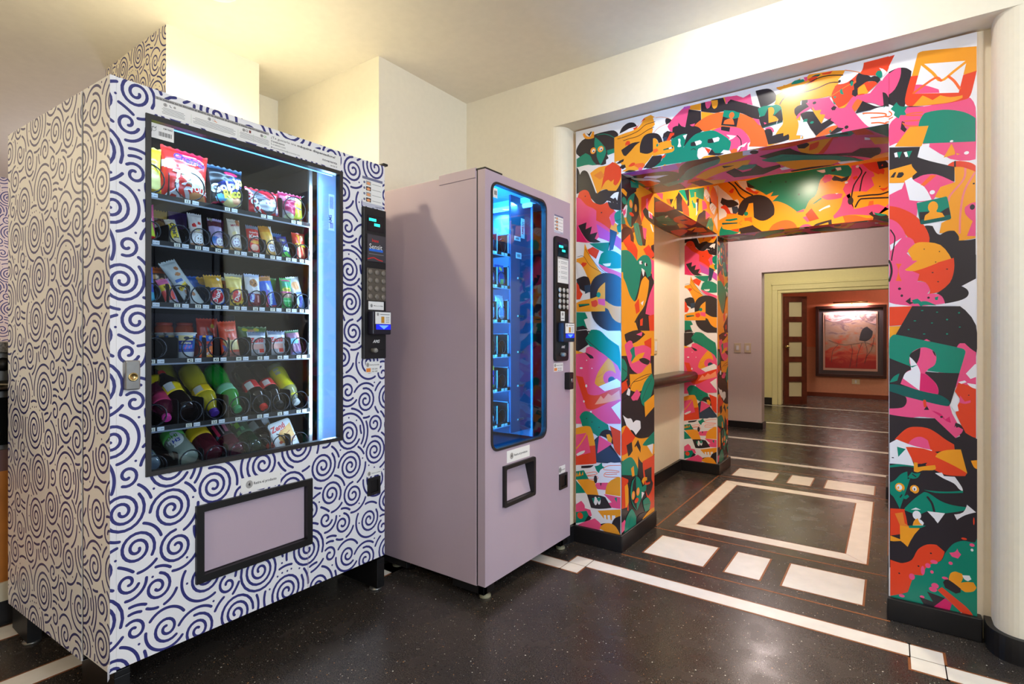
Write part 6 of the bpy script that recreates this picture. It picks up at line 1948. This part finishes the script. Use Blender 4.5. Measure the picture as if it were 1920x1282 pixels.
bar('cookie_bar', 'cream cookie bar with MAXI lettering and a smiling face, second shelf', 4, 1, .046, .124, (228, 218, 200), [('e', .4, .55, .2, .06, CRM), ('r', 0, 0, 1, .14, (196, 150, 90)), ('e', .8, .9, .2, .1, (180, 110, 60))]+face_(.5, .28, PUR), [('MAXI', .45, .80, .011, ink(MAG), 8, .02)], lean=11)
bar('chip_pack', 'red chip pack with white lettering and a cracker picture, second shelf', 5, 1, .048, .112, (214, 36, 36), [('r', 0, .86, 1, 1, (120, 130, 150)), ('e', .5, .24, .32, .11, (236, 190, 160)), ('e', .6, .42, .4, .06, (240, 170, 50)), ('r', 0, 0, 1, .1, (236, 226, 210))], [('Superior', .5, .74, .010, ink(WH), 0, .02), ('Krak', .5, .60, .019, ink(WH), 0, .04)], lean=10)
bar('cookie_bar', 'golden cookie bar with a smiling face leaning right, second shelf', 6, 1, .052, .122, (236, 186, 70), [('r', 0, .8, 1, 1, (226, 150, 40)), ('e', .5, .5, .2, .06, (244, 220, 140)), ('r', 0, 0, 1, .15, (220, 170, 90)), ('p', [(.8, 1), (1, 1), (1, 0), (.9, 0)], WH)]+face_(.62, .28, PUR), lean=13, roll=6)
bar('dark_pack', 'dark brown pack with blue paper seal behind the mint bar, second shelf', 7, 1, .06, .110, (58, 34, 40), [('r', .1, .86, 1, 1, (70, 140, 214)), ('e', .3, .7, .14, .08, (170, 130, 90))], x=-2.0, lean=4, dy=-.004)
bar('mint_bar', 'blue and green bar with a white letter, second shelf', 7, 1, .044, .092, (24, 34, 130), [('p', [(0, .25), (.5, .3), (1, .1), (1, 0), (0, 0)], (70, 190, 60)), ('r', .2, .75, .7, .88, (140, 140, 130))], [('nu', .52, .46, .030, ink((230, 250, 250)), -20, .06)], lean=14, roll=8)
bar('chip_pack', 'red and orange chip pack at the right end of the second shelf', 8, 1, .058, .112, (206, 56, 36), [('p', [(.3, .95), (.5, .95), (.45, .6), (.4, .6)], (236, 180, 60)), ('p', [(.6, .95), (.8, .9), (.55, .6), (.5, .6)], (240, 200, 150)), ('p', [(.25, .5), (.4, .5), (.55, .1), (.35, .1)], (240, 200, 150)), ('p', [(.5, .5), (.62, .5), (.9, .2), (.75, .12)], (236, 170, 110)), ('r', 0, .48, 1, .6, (150, 30, 40))], [('CiPote', .5, .54, .018, ink(YEL), 0, .05)], lean=8)

# third shelf
bar('snack_bar', 'blue snack bar cut by the window edge, third shelf', 0, 2, .046, .118, (40, 90, 214), [('r', 0, 0, 1, .3, (90, 190, 226)), ('e', .5, .38, .2, .1, (150, 140, 90))], lean=12)
bar('almond_pack', 'brown almond pack with orange top behind the red bar, third shelf', 1, 2, .062, .128, (92, 56, 30), [('r', 0, .84, 1, 1, (226, 110, 40)), ('e', .3, .74, .2, .06, (210, 150, 60)), ('e', .7, .66, .2, .06, (226, 190, 120))], x=-2.02, lean=4, dy=-.02)
bar('wafer_bar', 'small red bar with yellow brand strip leaning left, third shelf', 1, 2, .04, .088, (230, 80, 70), [('r', 0, .55, 1, .78, YEL), ('r', 0, .78, 1, 1, (220, 110, 160)), ('r', 0, 0, 1, .16, SLV), ('r', .82, 0, 1, 1, (170, 160, 200))], [('JET', .45, .66, .014, ink(BLK), 6, .03)], lean=16, roll=16, dy=-.012)
bag('almond_bag', 'tall pale bag of almonds leaning left, third shelf', .868, r3, .058, .172, .03, (206, 216, 216), [('e', .62, .8, .12, .05, (190, 120, 70)), ('e', .5, .68, .18, .04, (200, 140, 90)), ('e', .3, .3, .1, .05, (190, 130, 80)), ('e', .6, .22, .1, .04, (180, 120, 70)), ('p', [(.05, .42), (.55, .50), (.6, .42), (.1, .34)], YEL), ('r', .1, .52, .5, .58, (60, 110, 200))], [('Frutos', .3, .42, .012, ink(BLK), 8, .02)], lean=22, roll=24, nx=28, ny=50)
bar('pale_pack', 'grey and black almond pack standing behind the tall pale bag, third shelf', 2, 2, .085, .135, (180, 190, 186), [('p', [(.1, .8), (.9, .9), (.9, .7), (.2, .62)], (56, 62, 76)), ('e', .4, .6, .12, .05, (190, 140, 80))], x=-2.08, lean=5, dy=-.035)
bar('cracker_pack', 'blue and gold cracker pack lying behind the round red logo pack, third shelf', 3, 2, .085, .108, (30, 90, 180), [('p', [(.4, 1), (1, 1), (.9, .7), (.5, .75)], (220, 170, 60)), ('e', .25, .5, .1, .08, (220, 170, 60))], x=-2.02, lean=4, dy=-.02)
bar('cracker_pack', 'blue and gold cracker pack with a red round logo, third shelf', 3, 2, .062, .112, (30, 100, 210), [('r', 0, .56, 1, 1, (216, 168, 60)), ('e', .45, .28, .46, .24, WH), ('e', .42, .29, .42, .2, (206, 36, 50)), ('e', .7, .85, .1, .05, WH)], [('Dux', .42, .28, .026, ink(WH), 66, .03)], lean=12, roll=4, d=.034)
bar('orange_pack', 'orange and brown snack pack behind the yellow cracker pack, third shelf', 4, 2, .07, .112, (206, 110, 40), [('r', 0, .88, 1, 1, (180, 180, 160)), ('e', .4, .7, .3, .1, (110, 60, 30))], x=-2.0, lean=4, dy=-.02)
bar('cracker_pack', 'yellow cracker pack dotted brown with a red round logo, third shelf', 4, 2, .06, .112, (240, 206, 70), [('r', 0, .62, 1, 1, (240, 222, 130)), ('e', .48, .33, .3, .2, RED), ('e', .15, .4, .07, .035, BRN), ('e', .2, .2, .07, .035, BRN), ('e', .4, .09, .08, .035, BRN), ('e', .7, .08, .08, .035, BRN), ('e', .85, .22, .07, .035, (210, 130, 30)), ('r', .85, .3, 1, .7, (200, 190, 220))], [('Dux', .5, .33, .020, ink(WH), 70, .03)], lean=11, d=.034)
bar('pale_pack', 'grey paper-topped pack behind the chocolate-chip cookies, third shelf', 5, 2, .07, .13, (170, 168, 150), [('r', 0, .86, 1, 1, (206, 206, 190))], x=-2.02, lean=4, dy=-.024)
bar('cookie_pack', 'white cookie pack with a chocolate-chip cookie and dark red base, third shelf', 5, 2, .058, .128, (214, 218, 226), [('e', .5, .72, .28, .12, (170, 120, 70)), ('e', .4, .74, .05, .025, BRN), ('e', .6, .7, .05, .025, BRN), ('e', .5, .66, .05, .025, BRN), ('r', 0, 0, 1, .42, (130, 24, 40)), ('e', .3, .3, .2, .14, (90, 60, 190)), ('r', .7, .16, .82, .36, (226, 170, 170)), ('r', 0, .92, 1, 1, (190, 210, 240))], [('Fest', .3, .27, .018, ink((190, 220, 255)), 84, .05)], lean=10)
bar('cookie_pack', 'blue cookie pack with upright white name and oat biscuits on top, third shelf', 6, 2, .056, .128, (34, 100, 214), [('r', 0, .84, 1, 1, (196, 140, 90)), ('r', 0, 0, .3, .4, RED), ('r', 0, 0, 1, .08, (190, 40, 70)), ('e', .5, .66, .08, .12, (210, 230, 255)), ('e', .4, .28, .1, .3, (120, 90, 200))], [('Festival', .48, .26, .018, ink((200, 236, 255)), 82, .05)], lean=13, roll=8)
bar('green_pack', 'green cereal bar standing behind another green one, third shelf', 7, 2, .052, .126, (70, 150, 50), [('r', 0, .2, 1, .4, (150, 110, 80))], x=-2.0, lean=3, dy=-.022)
bar('green_pack', 'green cereal bar with a yellow oval in front, third shelf', 7, 2, .048, .122, (60, 170, 80), [('r', .1, .72, .95, .88, (40, 160, 130)), ('r', .1, .9, .9, .95, (210, 70, 150)), ('e', .45, .62, .36, .07, (226, 220, 60)), ('r', 0, .36, 1, .55, (150, 120, 100)), ('r', 0, .52, 1, .56, (200, 70, 140)), ('r', 0, 0, 1, .34, (16, 150, 70))], [('Tosh', .45, .62, .012, ink((90, 120, 40)), 0, .02), ('ARANDANOS', .5, .26, .007, ink((150, 220, 180)), 0, .01)], lean=6)
bar('wafer_pack', 'grey wafer pack half hidden behind the last pack of the third shelf', 8, 2, .05, .128, (150, 150, 146), [('e', .4, .6, .3, .14, (190, 130, 70)), ('r', 0, .86, 1, 1, (186, 186, 170))], x=-2.0, lean=4, dy=-.012)
bar('wafer_pack', 'pale grey wafer pack with blue lettering at right end of third shelf', 8, 2, .056, .136, (196, 204, 208), [('e', .5, .72, .32, .13, (206, 150, 100)), ('r', .3, .46, .9, .52, (80, 120, 190)), ('r', .2, 0, .95, .4, (130, 170, 226)), ('e', .3, .12, .1, .06, YEL)], [('Nucita', .55, .22, .018, ink((50, 60, 160)), 76, .05)], lean=12, roll=8)

# fourth shelf: oat cups, drink box, pouch, cold cuts
def oat_cup(label, y, x, k):
    t = thing('oat_cup', label, 'cup', (x, y, r4), 'oat cups on the fourth shelf')
    z0 = r4+.001
    P = [(.024, 0), (.0255, .012), (.0265, .022), (.0275, .034), (.0305, .076), (.0315, .082)]
    blue = ink((40, 120, 200)); cr = ink(CRM); nv = ink((24, 50, 150)); sv = ink((206, 210, 214))
    MB().lathe(P, (x, y, z0), (0, 0, 1), [sv, sv, ink((60, 84, 170)), blue, sv], 24).build('cup_body', t)
    MB().lathe([(.0315, .082), (.0345, .083), (.0345, .086), (.031, .087), (.001, .0875)], (x, y, z0), (0, 0, 1), ink((214, 220, 216)), 24).build('foil_lid', t)
    mb = MB()                                    # label panel wrapped on the front of the cup
    def wrap(u, z, off): # u in -1..1
        r = .0270+(z-.03)/(.078-.03)*.0038+off; a = math.radians(-18+52*u); return (x+r*math.cos(a), y+r*math.sin(a), z0+z)
    def panel(u0, u1, za, zb, m, off):
        n = 8
        for i in range(n):
            a, b = u0+(u1-u0)*i/n, u0+(u1-u0)*(i+1)/n; mb.face([wrap(a, za, off), wrap(b, za, off), wrap(b, zb, off), wrap(a, zb, off)], m)
    panel(-.8, .8, .060, .0775, cr, .0012); panel(-.8, .8, .030, .060, nv, .0012); panel(-.8, .8, .032, .046, ink((60, 120, 226)), .0015)
    for (u, z, m) in ((-.45, .040, cr), (.05, .042, ink((206, 110, 160))), (.35, .038, ink((220, 130, 170))), (-.1, .035, ink((210, 100, 150))), (.6, .041, ink((200, 120, 190)))): panel(u-.07, u+.07, z-.004, z+.004, m, .0018)
    for i in range(12):
        a0, a1 = 2*PI*i/12, 2*PI*(i+1)/12
        mb.face([wrap(.05, .069, .0018), wrap(.05+.3*math.cos(a0), .069+.005*math.sin(a0), .0018), wrap(.05+.3*math.cos(a1), .069+.005*math.sin(a1), .0018)], ink((36, 40, 70)))
    tr = text_tris('Avena', .03, 0); xs = [p[0] for q in tr for p in q]; cx = (min(xs)+max(xs))/2
    for q in tr: mb.face([wrap((p[0]-cx)*.42, .0495+p[1]*.0105, .0021) for p in q], ink((240, 236, 190)))
    mb.build('cup_label', t)
for k in range(4): oat_cup(['blue and cream oat cup at the front of the fourth shelf', 'second oat cup, just behind the front one', 'third oat cup from the front, fourth shelf', 'last oat cup in its row, deepest on the fourth shelf'][k], ROWS[3]['cys'][1]-.006, -1.945-.075*k, k)
t = thing('drink_box', 'small orange and blue drink box on the fourth shelf', 'drink', (-1.95, .906, r4)) if False else None
y_ = .903
mb = MB().box(-1.985, y_-.022, r4, -1.935, y_+.022, r4+.078, ink((226, 70, 40))); pr = Print(mb, (-1.935, y_-.022, r4), U3, V3, (0, 0, .044, .078)); 
pr.rect(0, .058, .044, .078, ink(BLU)); pr.ell(.016, .074, .006, .005, ink((240, 170, 50))); pr.ell(.036, .070, .006, .006, ink(SLV)); pr.poly([(0, .03), (.044, .05), (.044, .02), (0, .008)], ink((240, 120, 50)), True); pr.text('Yox', .026, .036, .022, ink(NVY), .05, 'c', rot=.5); pr.ell(.012, .036, .008, .007, ink((190, 180, 190))); pr.rect(.02, .004, .044, .012, ink((240, 190, 60))); pr.text('Plus', .034, .018, .012, ink(WH), .03, 'c', rot=1.2)
mb.build('drink_box', label='small orange and blue drink box on the fourth shelf', cat='drink', bevel=.001)
jar_m = mat('jam_orange', (206, 84, 40), .15, trans=.35, coat=.4)
for k, (jy, jx) in enumerate(((.845, -2.12), (.905, -2.10))):
    t = thing('jam_jar', ['orange preserve jar behind the oat cups, left one', 'orange preserve jar behind the drink box, right one'][k], 'jar', (jx, jy, r4), 'orange jars at the back of the fourth shelf')
    MB().lathe([(.028, 0), (.03, .004), (.03, .105), (.026, .112), (.024, .116)], (jx, jy, r4), (0, 0, 1), jar_m, 20).build('jar_body', t)
    MB().lathe([(.0255, .114), (.0265, .116), (.0265, .124), (.001, .125)], (jx, jy, r4), (0, 0, 1), ink((180, 60, 40)), 20).build('lid', t)
bag('snack_pouch', 'red-orange pouch standing behind the drink box, fourth shelf', .962, r4, .075, .14, .03, (206, 60, 34), [('e', .7, .8, .1, .06, (200, 170, 50)), ('p', [(.4, .8), (.7, .6), (.8, .2), (.5, .3)], (90, 30, 24))], x=-2.05, lean=3)
bag('snack_pouch', 'red-orange pouch with cream label on the fourth shelf', .985, r4, .066, .130, .034, (214, 76, 50), [('p', [(.08, .46), (.86, .46), (.96, .2), (.26, .2)], CRM), ('p', [(.05, .36), (.2, .3), (.26, .16), (.1, .18)], (60, 80, 170)), ('r', 0, 0, 1, .14, (170, 110, 100))], [('Tostado', .5, .74, .011, ink((250, 220, 200)), 4, .02)], lean=9, roll=4)
def coldcut(label, y, row_z, x, w, h, lean, spec, texts, group=None, base=(208, 214, 222), roll=0):
    return bag('cold_cut_pack', label, y, row_z, w, h, .014, base, spec, texts, lean=lean, x=x, nx=36, ny=40, seal=.02, cat='food pack', group=group, roll=roll)
zs_ = [('r', .0, .0, .98, .12, (120, 130, 140)), ('r', .04, .86, 1, 1, (90, 110, 140)), ('r', .05, .24, .82, .5, (222, 170, 160)), ('r', .08, .06, .5, .28, (150, 150, 156)), ('r', .55, .14, .84, .3, (226, 60, 50))]
coldcut('clear pack of cold cuts with red lettering, left of the two on the fourth shelf', ROWS[3]['cys'][4], r4, -1.93, .072, .092, 8, zs_, [('Zenú', .42, .66, .026, ink((214, 30, 40)), 4, .03, 1)])
coldcut('clear pack of cold cuts with red lettering, right of the two on the fourth shelf', ROWS[3]['cys'][5], r4, -1.93, .074, .096, 8, zs_, [('Zenú', .42, .66, .026, ink((214, 30, 40)), 4, .03, 1)])
bag('herb_pack', 'green and yellow pack lying behind the two cold cut packs', 1.125, r4, .115, .112, .03, (70, 110, 60), [('e', .2, .9, .1, .06, (200, 200, 50)), ('e', .6, .9, .1, .06, (200, 190, 60)), ('e', .4, .85, .14, .06, (190, 140, 110))], x=-2.03, lean=5)
bag('mauve_pack', 'mauve and sky-blue pack at the right end of the fourth shelf', ROWS[3]['cys'][6]-.004, r4, .058, .100, .028, (130, 92, 130), [('r', 0, .46, .75, .68, (110, 180, 226)), ('p', [(.6, 1), (.9, 1), (1, .6), (.75, .6)], (222, 160, 160)), ('r', .2, 0, .9, .14, (150, 160, 214)), ('r', 0, .9, 1, 1, (80, 130, 90))], lean=10, roll=5)

# lower shelves: bottles, tipped back in their spirals
def bottle_mat(name, rgb, trans=.0, rough=.08): return mat('liquid_'+name, rgb, rough, trans=trans, coat=.6, ior=1.33)
cola = bottle_mat('cola', (22, 10, 10)); yell = bottle_mat('yellow', (206, 190, 40), .35); grn = bottle_mat('green', (20, 190, 60), .55); wine = bottle_mat('wine', (84, 24, 36), .2); clearw = bottle_mat('water', (150, 170, 176), .6); pinkb = bottle_mat('pinkdark', (96, 20, 52), .3); pale = bottle_mat('citrus', (170, 184, 170), .45); dkg = bottle_mat('darkgreen', (24, 60, 36), .4); clear_m = bottle_mat('clear', (200, 206, 206), .8)
def bottle(label, front, tilt, L, R, liq, cap, lab=None, capfirst=True, waist=.86, yaw=0, labz=(.34, .62), marks=None, group=None, name='drink_bottle', labm2=None):
    """front = point nearest the window; axis rises towards the back by tilt degrees"""
    a = math.radians(tilt); b = math.radians(yaw)
    ax = Vector((-math.cos(a)*math.cos(b), math.cos(a)*math.sin(b), math.sin(a)))
    F = Vector(front); t = thing(name, label, 'bottle', tuple(F), group)
    if not capfirst: o = F+ax*L; d = -ax      # d runs from cap to base
    else: o = F; d = ax
    H = [(.0128/.034, 0), (.0128/.034, .02), (.4, .075), (.40, .085), (.6, .17), (.88, .27), (.98, .335), (waist, .48), (waist, .6), (1, .72), (1, .9), (.93, .965), (.72, 1.0), (.3, .985)]
    rr = lambda h: np.interp(h, [q[1] for q in H[:12]], [q[0] for q in H[:12]])*R
    MB().lathe([(q[0]*R, q[1]*L) for q in H[2:]], o, d, liq, 22).build('bottle_body', t)
    MB().lathe([(.40*R, .066*L), (.40*R, .085*L)], o, d, clear_m, 16).build('neck_ring', t)
    MB().lathe([(.001, -.001), (.0135*R/.034, 0), (.0142*R/.034, .004), (.0142*R/.034, .066*L)], o, d, cap, 20, smooth=False).build('cap', t)
    if lab:
        hs = np.linspace(labz[0], labz[1], 5)
        lb = MB(); lb.lathe([(rr(h)+.0006, h*L) for h in hs], o, d, lab, 22)
        # barcode patch on the side that faces the viewer
        up = Vector((1, -.75, .5)); up = (up-d*up.dot(d)).normalized(); sdv = d.cross(up)
        def S_(h, ang, off=.0012): r = rr(h)+off; return o+d*(h*L)+(up*math.cos(ang)+sdv*math.sin(ang))*r
        for (h0, h1, a0, a1, m) in (marks or []):
            n = 5
            for i in range(n):
                q0, q1 = a0+(a1-a0)*i/n, a0+(a1-a0)*(i+1)/n
                lb.face([S_(h0, q0), S_(h0, q1), S_(h1, q1), S_(h1, q0)], m)
        lb.build('label_band', t)
    return t
bcd = [(.40, .56, -.5, .35, ink((214, 214, 210)))]+[(.42, .54, -.42+.14*i, -.36+.14*i, ink(BLK)) for i in range(5)]
cy5 = ROWS[4]['cys']; cy6 = ROWS[5]['cys']
bottle('dark pink bottle with bright pink cap low at the left of the bottle shelf', (-1.915, .772, r5+.022), 30, .19, .033, pinkb, ink((226, 70, 160)), ink((206, 60, 110)), True, yaw=12)
bottle('second dark pink bottle lying behind the pink-capped one, bottle shelf', (-2.02, .722, r5+.022), 24, .19, .033, pinkb, ink((190, 50, 120)), ink((200, 90, 130)), True)
bottle('malt bottle with red cap pointing back and yellow label, bottle shelf', (-1.925, .836, r5+.034), 38, .205, .035, cola, ink((214, 44, 32)), ink((236, 206, 20)), False, labz=(.40, .60), marks=bcd, yaw=-6)
bottle('second red-capped malt bottle standing behind the first, bottle shelf', (-1.995, .800, r5+.055), 40, .205, .034, cola, ink((206, 40, 30)), ink((226, 196, 20)), False, labz=(.40, .60))
bottle('yellow soda bottle with purple cap facing forward, bottle shelf', (-1.915, .924, r5+.020), 40, .235, .036, yell, ink((76, 44, 140)), ink((240, 200, 20)), True, labz=(.36, .52), marks=[(.38, .50, -.6, .3, ink((206, 206, 200)))], yaw=-4)
bottle('second yellow soda bottle dimly seen behind the purple-capped one', (-2.03, .875, r5+.03), 38, .235, .035, yell, ink((76, 44, 140)), ink((220, 180, 20)), True, labz=(.36, .52))
bottle('bright green soda bottle with green cap, bottle shelf', (-1.915, 1.005, r5+.022), 40, .225, .035, grn, ink((50, 150, 90)), ink((120, 200, 160)), True, labz=(.36, .52), yaw=-4)
bottle('cola bottle with red cap facing forward and red label, bottle shelf', (-1.915, 1.104, r5+.020), 40, .215, .034, cola, ink((224, 52, 40)), ink((206, 36, 44)), True, labz=(.40, .60), marks=bcd, yaw=-4)
bottle('cola bottle with black cap and red label right of the red-capped cola', (-1.92, 1.172, r5+.022), 40, .215, .034, cola, ink((30, 30, 34)), ink((206, 30, 36)), True, labz=(.42, .60), marks=[(.44, .56, -.3, .5, ink((220, 210, 205)))], yaw=-4)
bottle('lime-yellow sports drink with printed sleeve at the right end of the bottle shelf', (-1.92, 1.242, r5+.024), 42, .215, .033, clear_m, ink((190, 196, 196)), ink((206, 200, 20)), True, labz=(.16, .94), marks=[(.66, .8, -.3, .3, ink((150, 150, 140))), (.2, .6, .9, 1.25, ink((110, 150, 30)))], yaw=-4)
bottle('blue-labelled water bottle at the lower left corner of the window', (-1.91, .722, r6+.036), 26, .20, .034, clearw, ink((60, 110, 200)), ink((40, 90, 200)), False, labz=(.42, .66))
t = bottle('pale citrus water bottle with round H2OH! label, lowest shelf', (-1.915, .838, r6+.036), 32, .215, .037, pale, ink((70, 170, 60)), ink((96, 180, 80)), False, labz=(.24, .52), waist=.95, yaw=-3)
# its round label, laid on the visible side
a_ = math.radians(32); axv = Vector((-math.cos(a_), 0, math.sin(a_))); c0 = Vector((-1.915, .838, r6+.036))+axv*.082
up = Vector((1, -.95, .75)); up = (up-axv*up.dot(axv)).normalized(); sv_ = up.cross(axv)
mb = MB()
def on(u, v, off=.001):      # u around, v along the bottle
    r = .0378+off; a = u/r; return c0+axv*v+(up*math.cos(a)+sv_*math.sin(a))*r
N = 20
for i in range(N):
    q = [(0, 0), (.030*math.cos(2*PI*i/N), .036*math.sin(2*PI*i/N)), (.030*math.cos(2*PI*(i+1)/N), .036*math.sin(2*PI*(i+1)/N))]
    for k in range(3):
        f = [(q[0][0]+(p[0]-q[0][0])*s_, q[0][1]+(p[1]-q[0][1])*s_) for p in q[1:] for s_ in (k/3, (k+1)/3)]
        mb.face([on(*f[0]), on(*f[1]), on(*f[3]), on(*f[2])], ink((226, 230, 226)))
for tx, uu, vv, sz, m in (('H2', -.006, .014, .021, ink((30, 60, 170))), ('OH!', .002, -.009, .021, ink((80, 180, 40)))):
    tr = text_tris(tx, .03, 0); xs = [p[0] for q in tr for p in q]; cx = (min(xs)+max(xs))/2
    for q in tr: mb.face([on(-(p[0]-cx)*sz+uu, -(p[1]-.35)*sz-vv+.004, .0016) for p in q], m)
mb.build('round_label', t)
bottle('amber-red bottle with yellow label band, lowest shelf', (-1.915, .918, r6+.036), 32, .215, .037, wine, ink((206, 160, 20)), ink((236, 190, 20)), False, labz=(.30, .60), waist=.96, yaw=-3)
bottle('dark bottle with pink lettering and grey stripe, lowest shelf', (-1.915, .995, r6+.034), 32, .21, .034, pinkb, ink((30, 30, 30)), ink((40, 26, 34)), False, labz=(.30, .66), marks=[(.32, .62, -.25, -.1, ink((170, 160, 160))), (.36, .58, -.85, -.45, ink((200, 110, 140))), (.34, .62, .2, .55, ink((220, 50, 100))), (.56, .64, .5, .9, ink((90, 160, 190)))])
bottle('dark green bottle spotted with lime dots, lowest shelf', (-1.915, 1.065, r6+.034), 32, .21, .034, dkg, ink((30, 60, 40)), ink((44, 84, 60)), False, labz=(.30, .66), marks=[(.38, .50, -.2, .3, ink((120, 190, 40))), (.50, .60, -.5, -.1, ink((90, 170, 120))), (.56, .66, .1, .6, ink((80, 150, 90))), (.30, .38, .3, .5, ink((110, 200, 90)))])
bottle('cola bottle with ribbed red cap facing forward, lowest shelf', (-1.915, 1.130, r6+.030), 34, .21, .034, cola, ink((176, 40, 34)), ink((30, 26, 28)), True, labz=(.40, .66), marks=[(.42, .62, -.6, .3, ink((150, 156, 150)))]+[(.44, .6, -.5+.14*i, -.46+.14*i, ink(BLK)) for i in range(5)], yaw=-3)
def tray(label, y, x, lean, roll):
    w, h = .098, .128
    M = Matrix.Translation((x, y, r6+.0)) @ Matrix.Rotation(math.radians(-lean), 4, 'Y') @ Matrix.Rotation(math.radians(roll), 4, 'X')
    fr = (M @ Vector((0, 0, 0)), (M.to_3x3() @ Vector((0, 1, 0))), (M.to_3x3() @ Vector((0, 0, 1))), (M.to_3x3() @ Vector((1, 0, 0))))
    mb = MB(); mb.prism(rrect(-w/2, 0, w/2, h, .012), -.016, 0, ink((196, 204, 206)), fr); mb.prism(rrect(-w/2+.005, .005, w/2-.005, h-.005, .01), 0, .0012, ink((222, 224, 224)), fr)
    pr = Print(mb, fr[0]+fr[3]*.0012, fr[1], fr[2], (-w/2+.006, .006, w/2-.006, h-.006))
    pr.ell(.010, .062, .036, .030, ink((226, 170, 90))); pr.poly([(.0, .09), (.043, .108), (.043, .06), (.01, .06)], ink((232, 182, 104)), True); pr.ell(.012, .064, .024, .018, ink((238, 190, 110))); pr.line([(-.008, .066), (.01, .07), (.03, .078)], .003, ink((170, 100, 50)))
    pr.ell(-.022, .046, .008, .006, ink((200, 80, 50))); pr.poly([(.02, .05), (.043, .056), (.043, .04), (.03, .04)], ink((220, 170, 150)), True)
    pr.text('Zenú', -.012, .094, .030, ink((210, 30, 34)), .03, 'c', rot=.14, shear=.2); pr.line([(-.008, .089), (.018, .093)], .002, ink((210, 30, 34)), False)
    pr.text('Queso', .012, .030, .010, ink((130, 80, 110)), .01, 'l', rot=.1); pr.rect(-.03, .008, .043, .020, ink((186, 196, 206)))
    mb.build('food_tray', label=label, cat='food pack', group='sealed trays on the lowest shelf')
tray('sealed white tray with red lettering and golden bun picture, lowest shelf', 1.216, -1.925, 20, 12)
tray('second sealed tray half hidden behind the front one, lowest shelf', 1.168, -1.995, 20, 12)

# goods in the lilac machine
def mbag(name, label, y, row, w, h, base, spec, texts=(), **k): return bag(name, label, y, MR[row][0], w, h, .028, base, spec, texts, x=k.pop('x', -1.468), nx=24, ny=32, **k)
mbag('snack_pack', 'dark blue pack with a yellow sun at the right of the lilac machine second tray', 1.985, 1, .066, .098, (30, 70, 160), [('e', .45, .8, .18, .1, (240, 190, 50)), ('r', .3, .08, .7, .3, (110, 170, 90)), ('r', .1, .3, .9, .62, (20, 50, 110))], lean=5)
mbag('snack_pack', 'navy pack in the middle of the lilac machine second tray', 1.907, 1, .06, .092, (26, 60, 130), [('e', .5, .3, .25, .15, (200, 220, 240))], lean=5)
mbag('white_pack', 'white and lilac pack, right one on the lilac machine third tray', 1.985, 2, .062, .115, (206, 210, 236), [('r', .15, .2, .85, .5, (120, 140, 210)), ('r', .1, .62, .9, .72, (236, 236, 246))], lean=5)
mbag('white_pack', 'white and lilac pack, left one on the lilac machine third tray', 1.907, 2, .062, .108, (200, 204, 232), [('r', .15, .15, .85, .4, (150, 160, 220))], lean=5)
M0 = MB().box(-1.53, 1.875, MR[4][0], -1.475, 1.945, MR[4][0]+.105, ink((70, 60, 190))); pr = Print(M0, (-1.475, 1.875, MR[4][0]), U3, V3, (0, 0, .07, .105))
pr.rect(0, 0, .07, .02, ink((60, 180, 80))); pr.poly([(0, .02), (.07, .03), (.07, .055), (0, .05)], ink((220, 110, 190)), True); pr.rect(0, .085, .07, .105, ink((236, 190, 70))); pr.ell(.04, .035, .012, .01, ink(WH)); pr.text('Saltin', .035, .062, .016, ink(WH), .03, 'c')
M0.build('biscuit_box', label='colourful purple and green biscuit box on the lilac machine fifth tray', cat='snack', bevel=.001)
mbag('foil_pack', 'crumpled silver foil pack on the lowest lilac machine tray', 1.907, 5, .045, .075, (150, 170, 190), [('e', .5, .5, .2, .2, (200, 220, 236))], lean=5)
mbag('dark_snack_pack', 'dark pack at the top tray of the lilac machine', 1.907, 0, .06, .09, (30, 34, 50), [('r', .2, .3, .8, .6, (60, 70, 100))], lean=5)
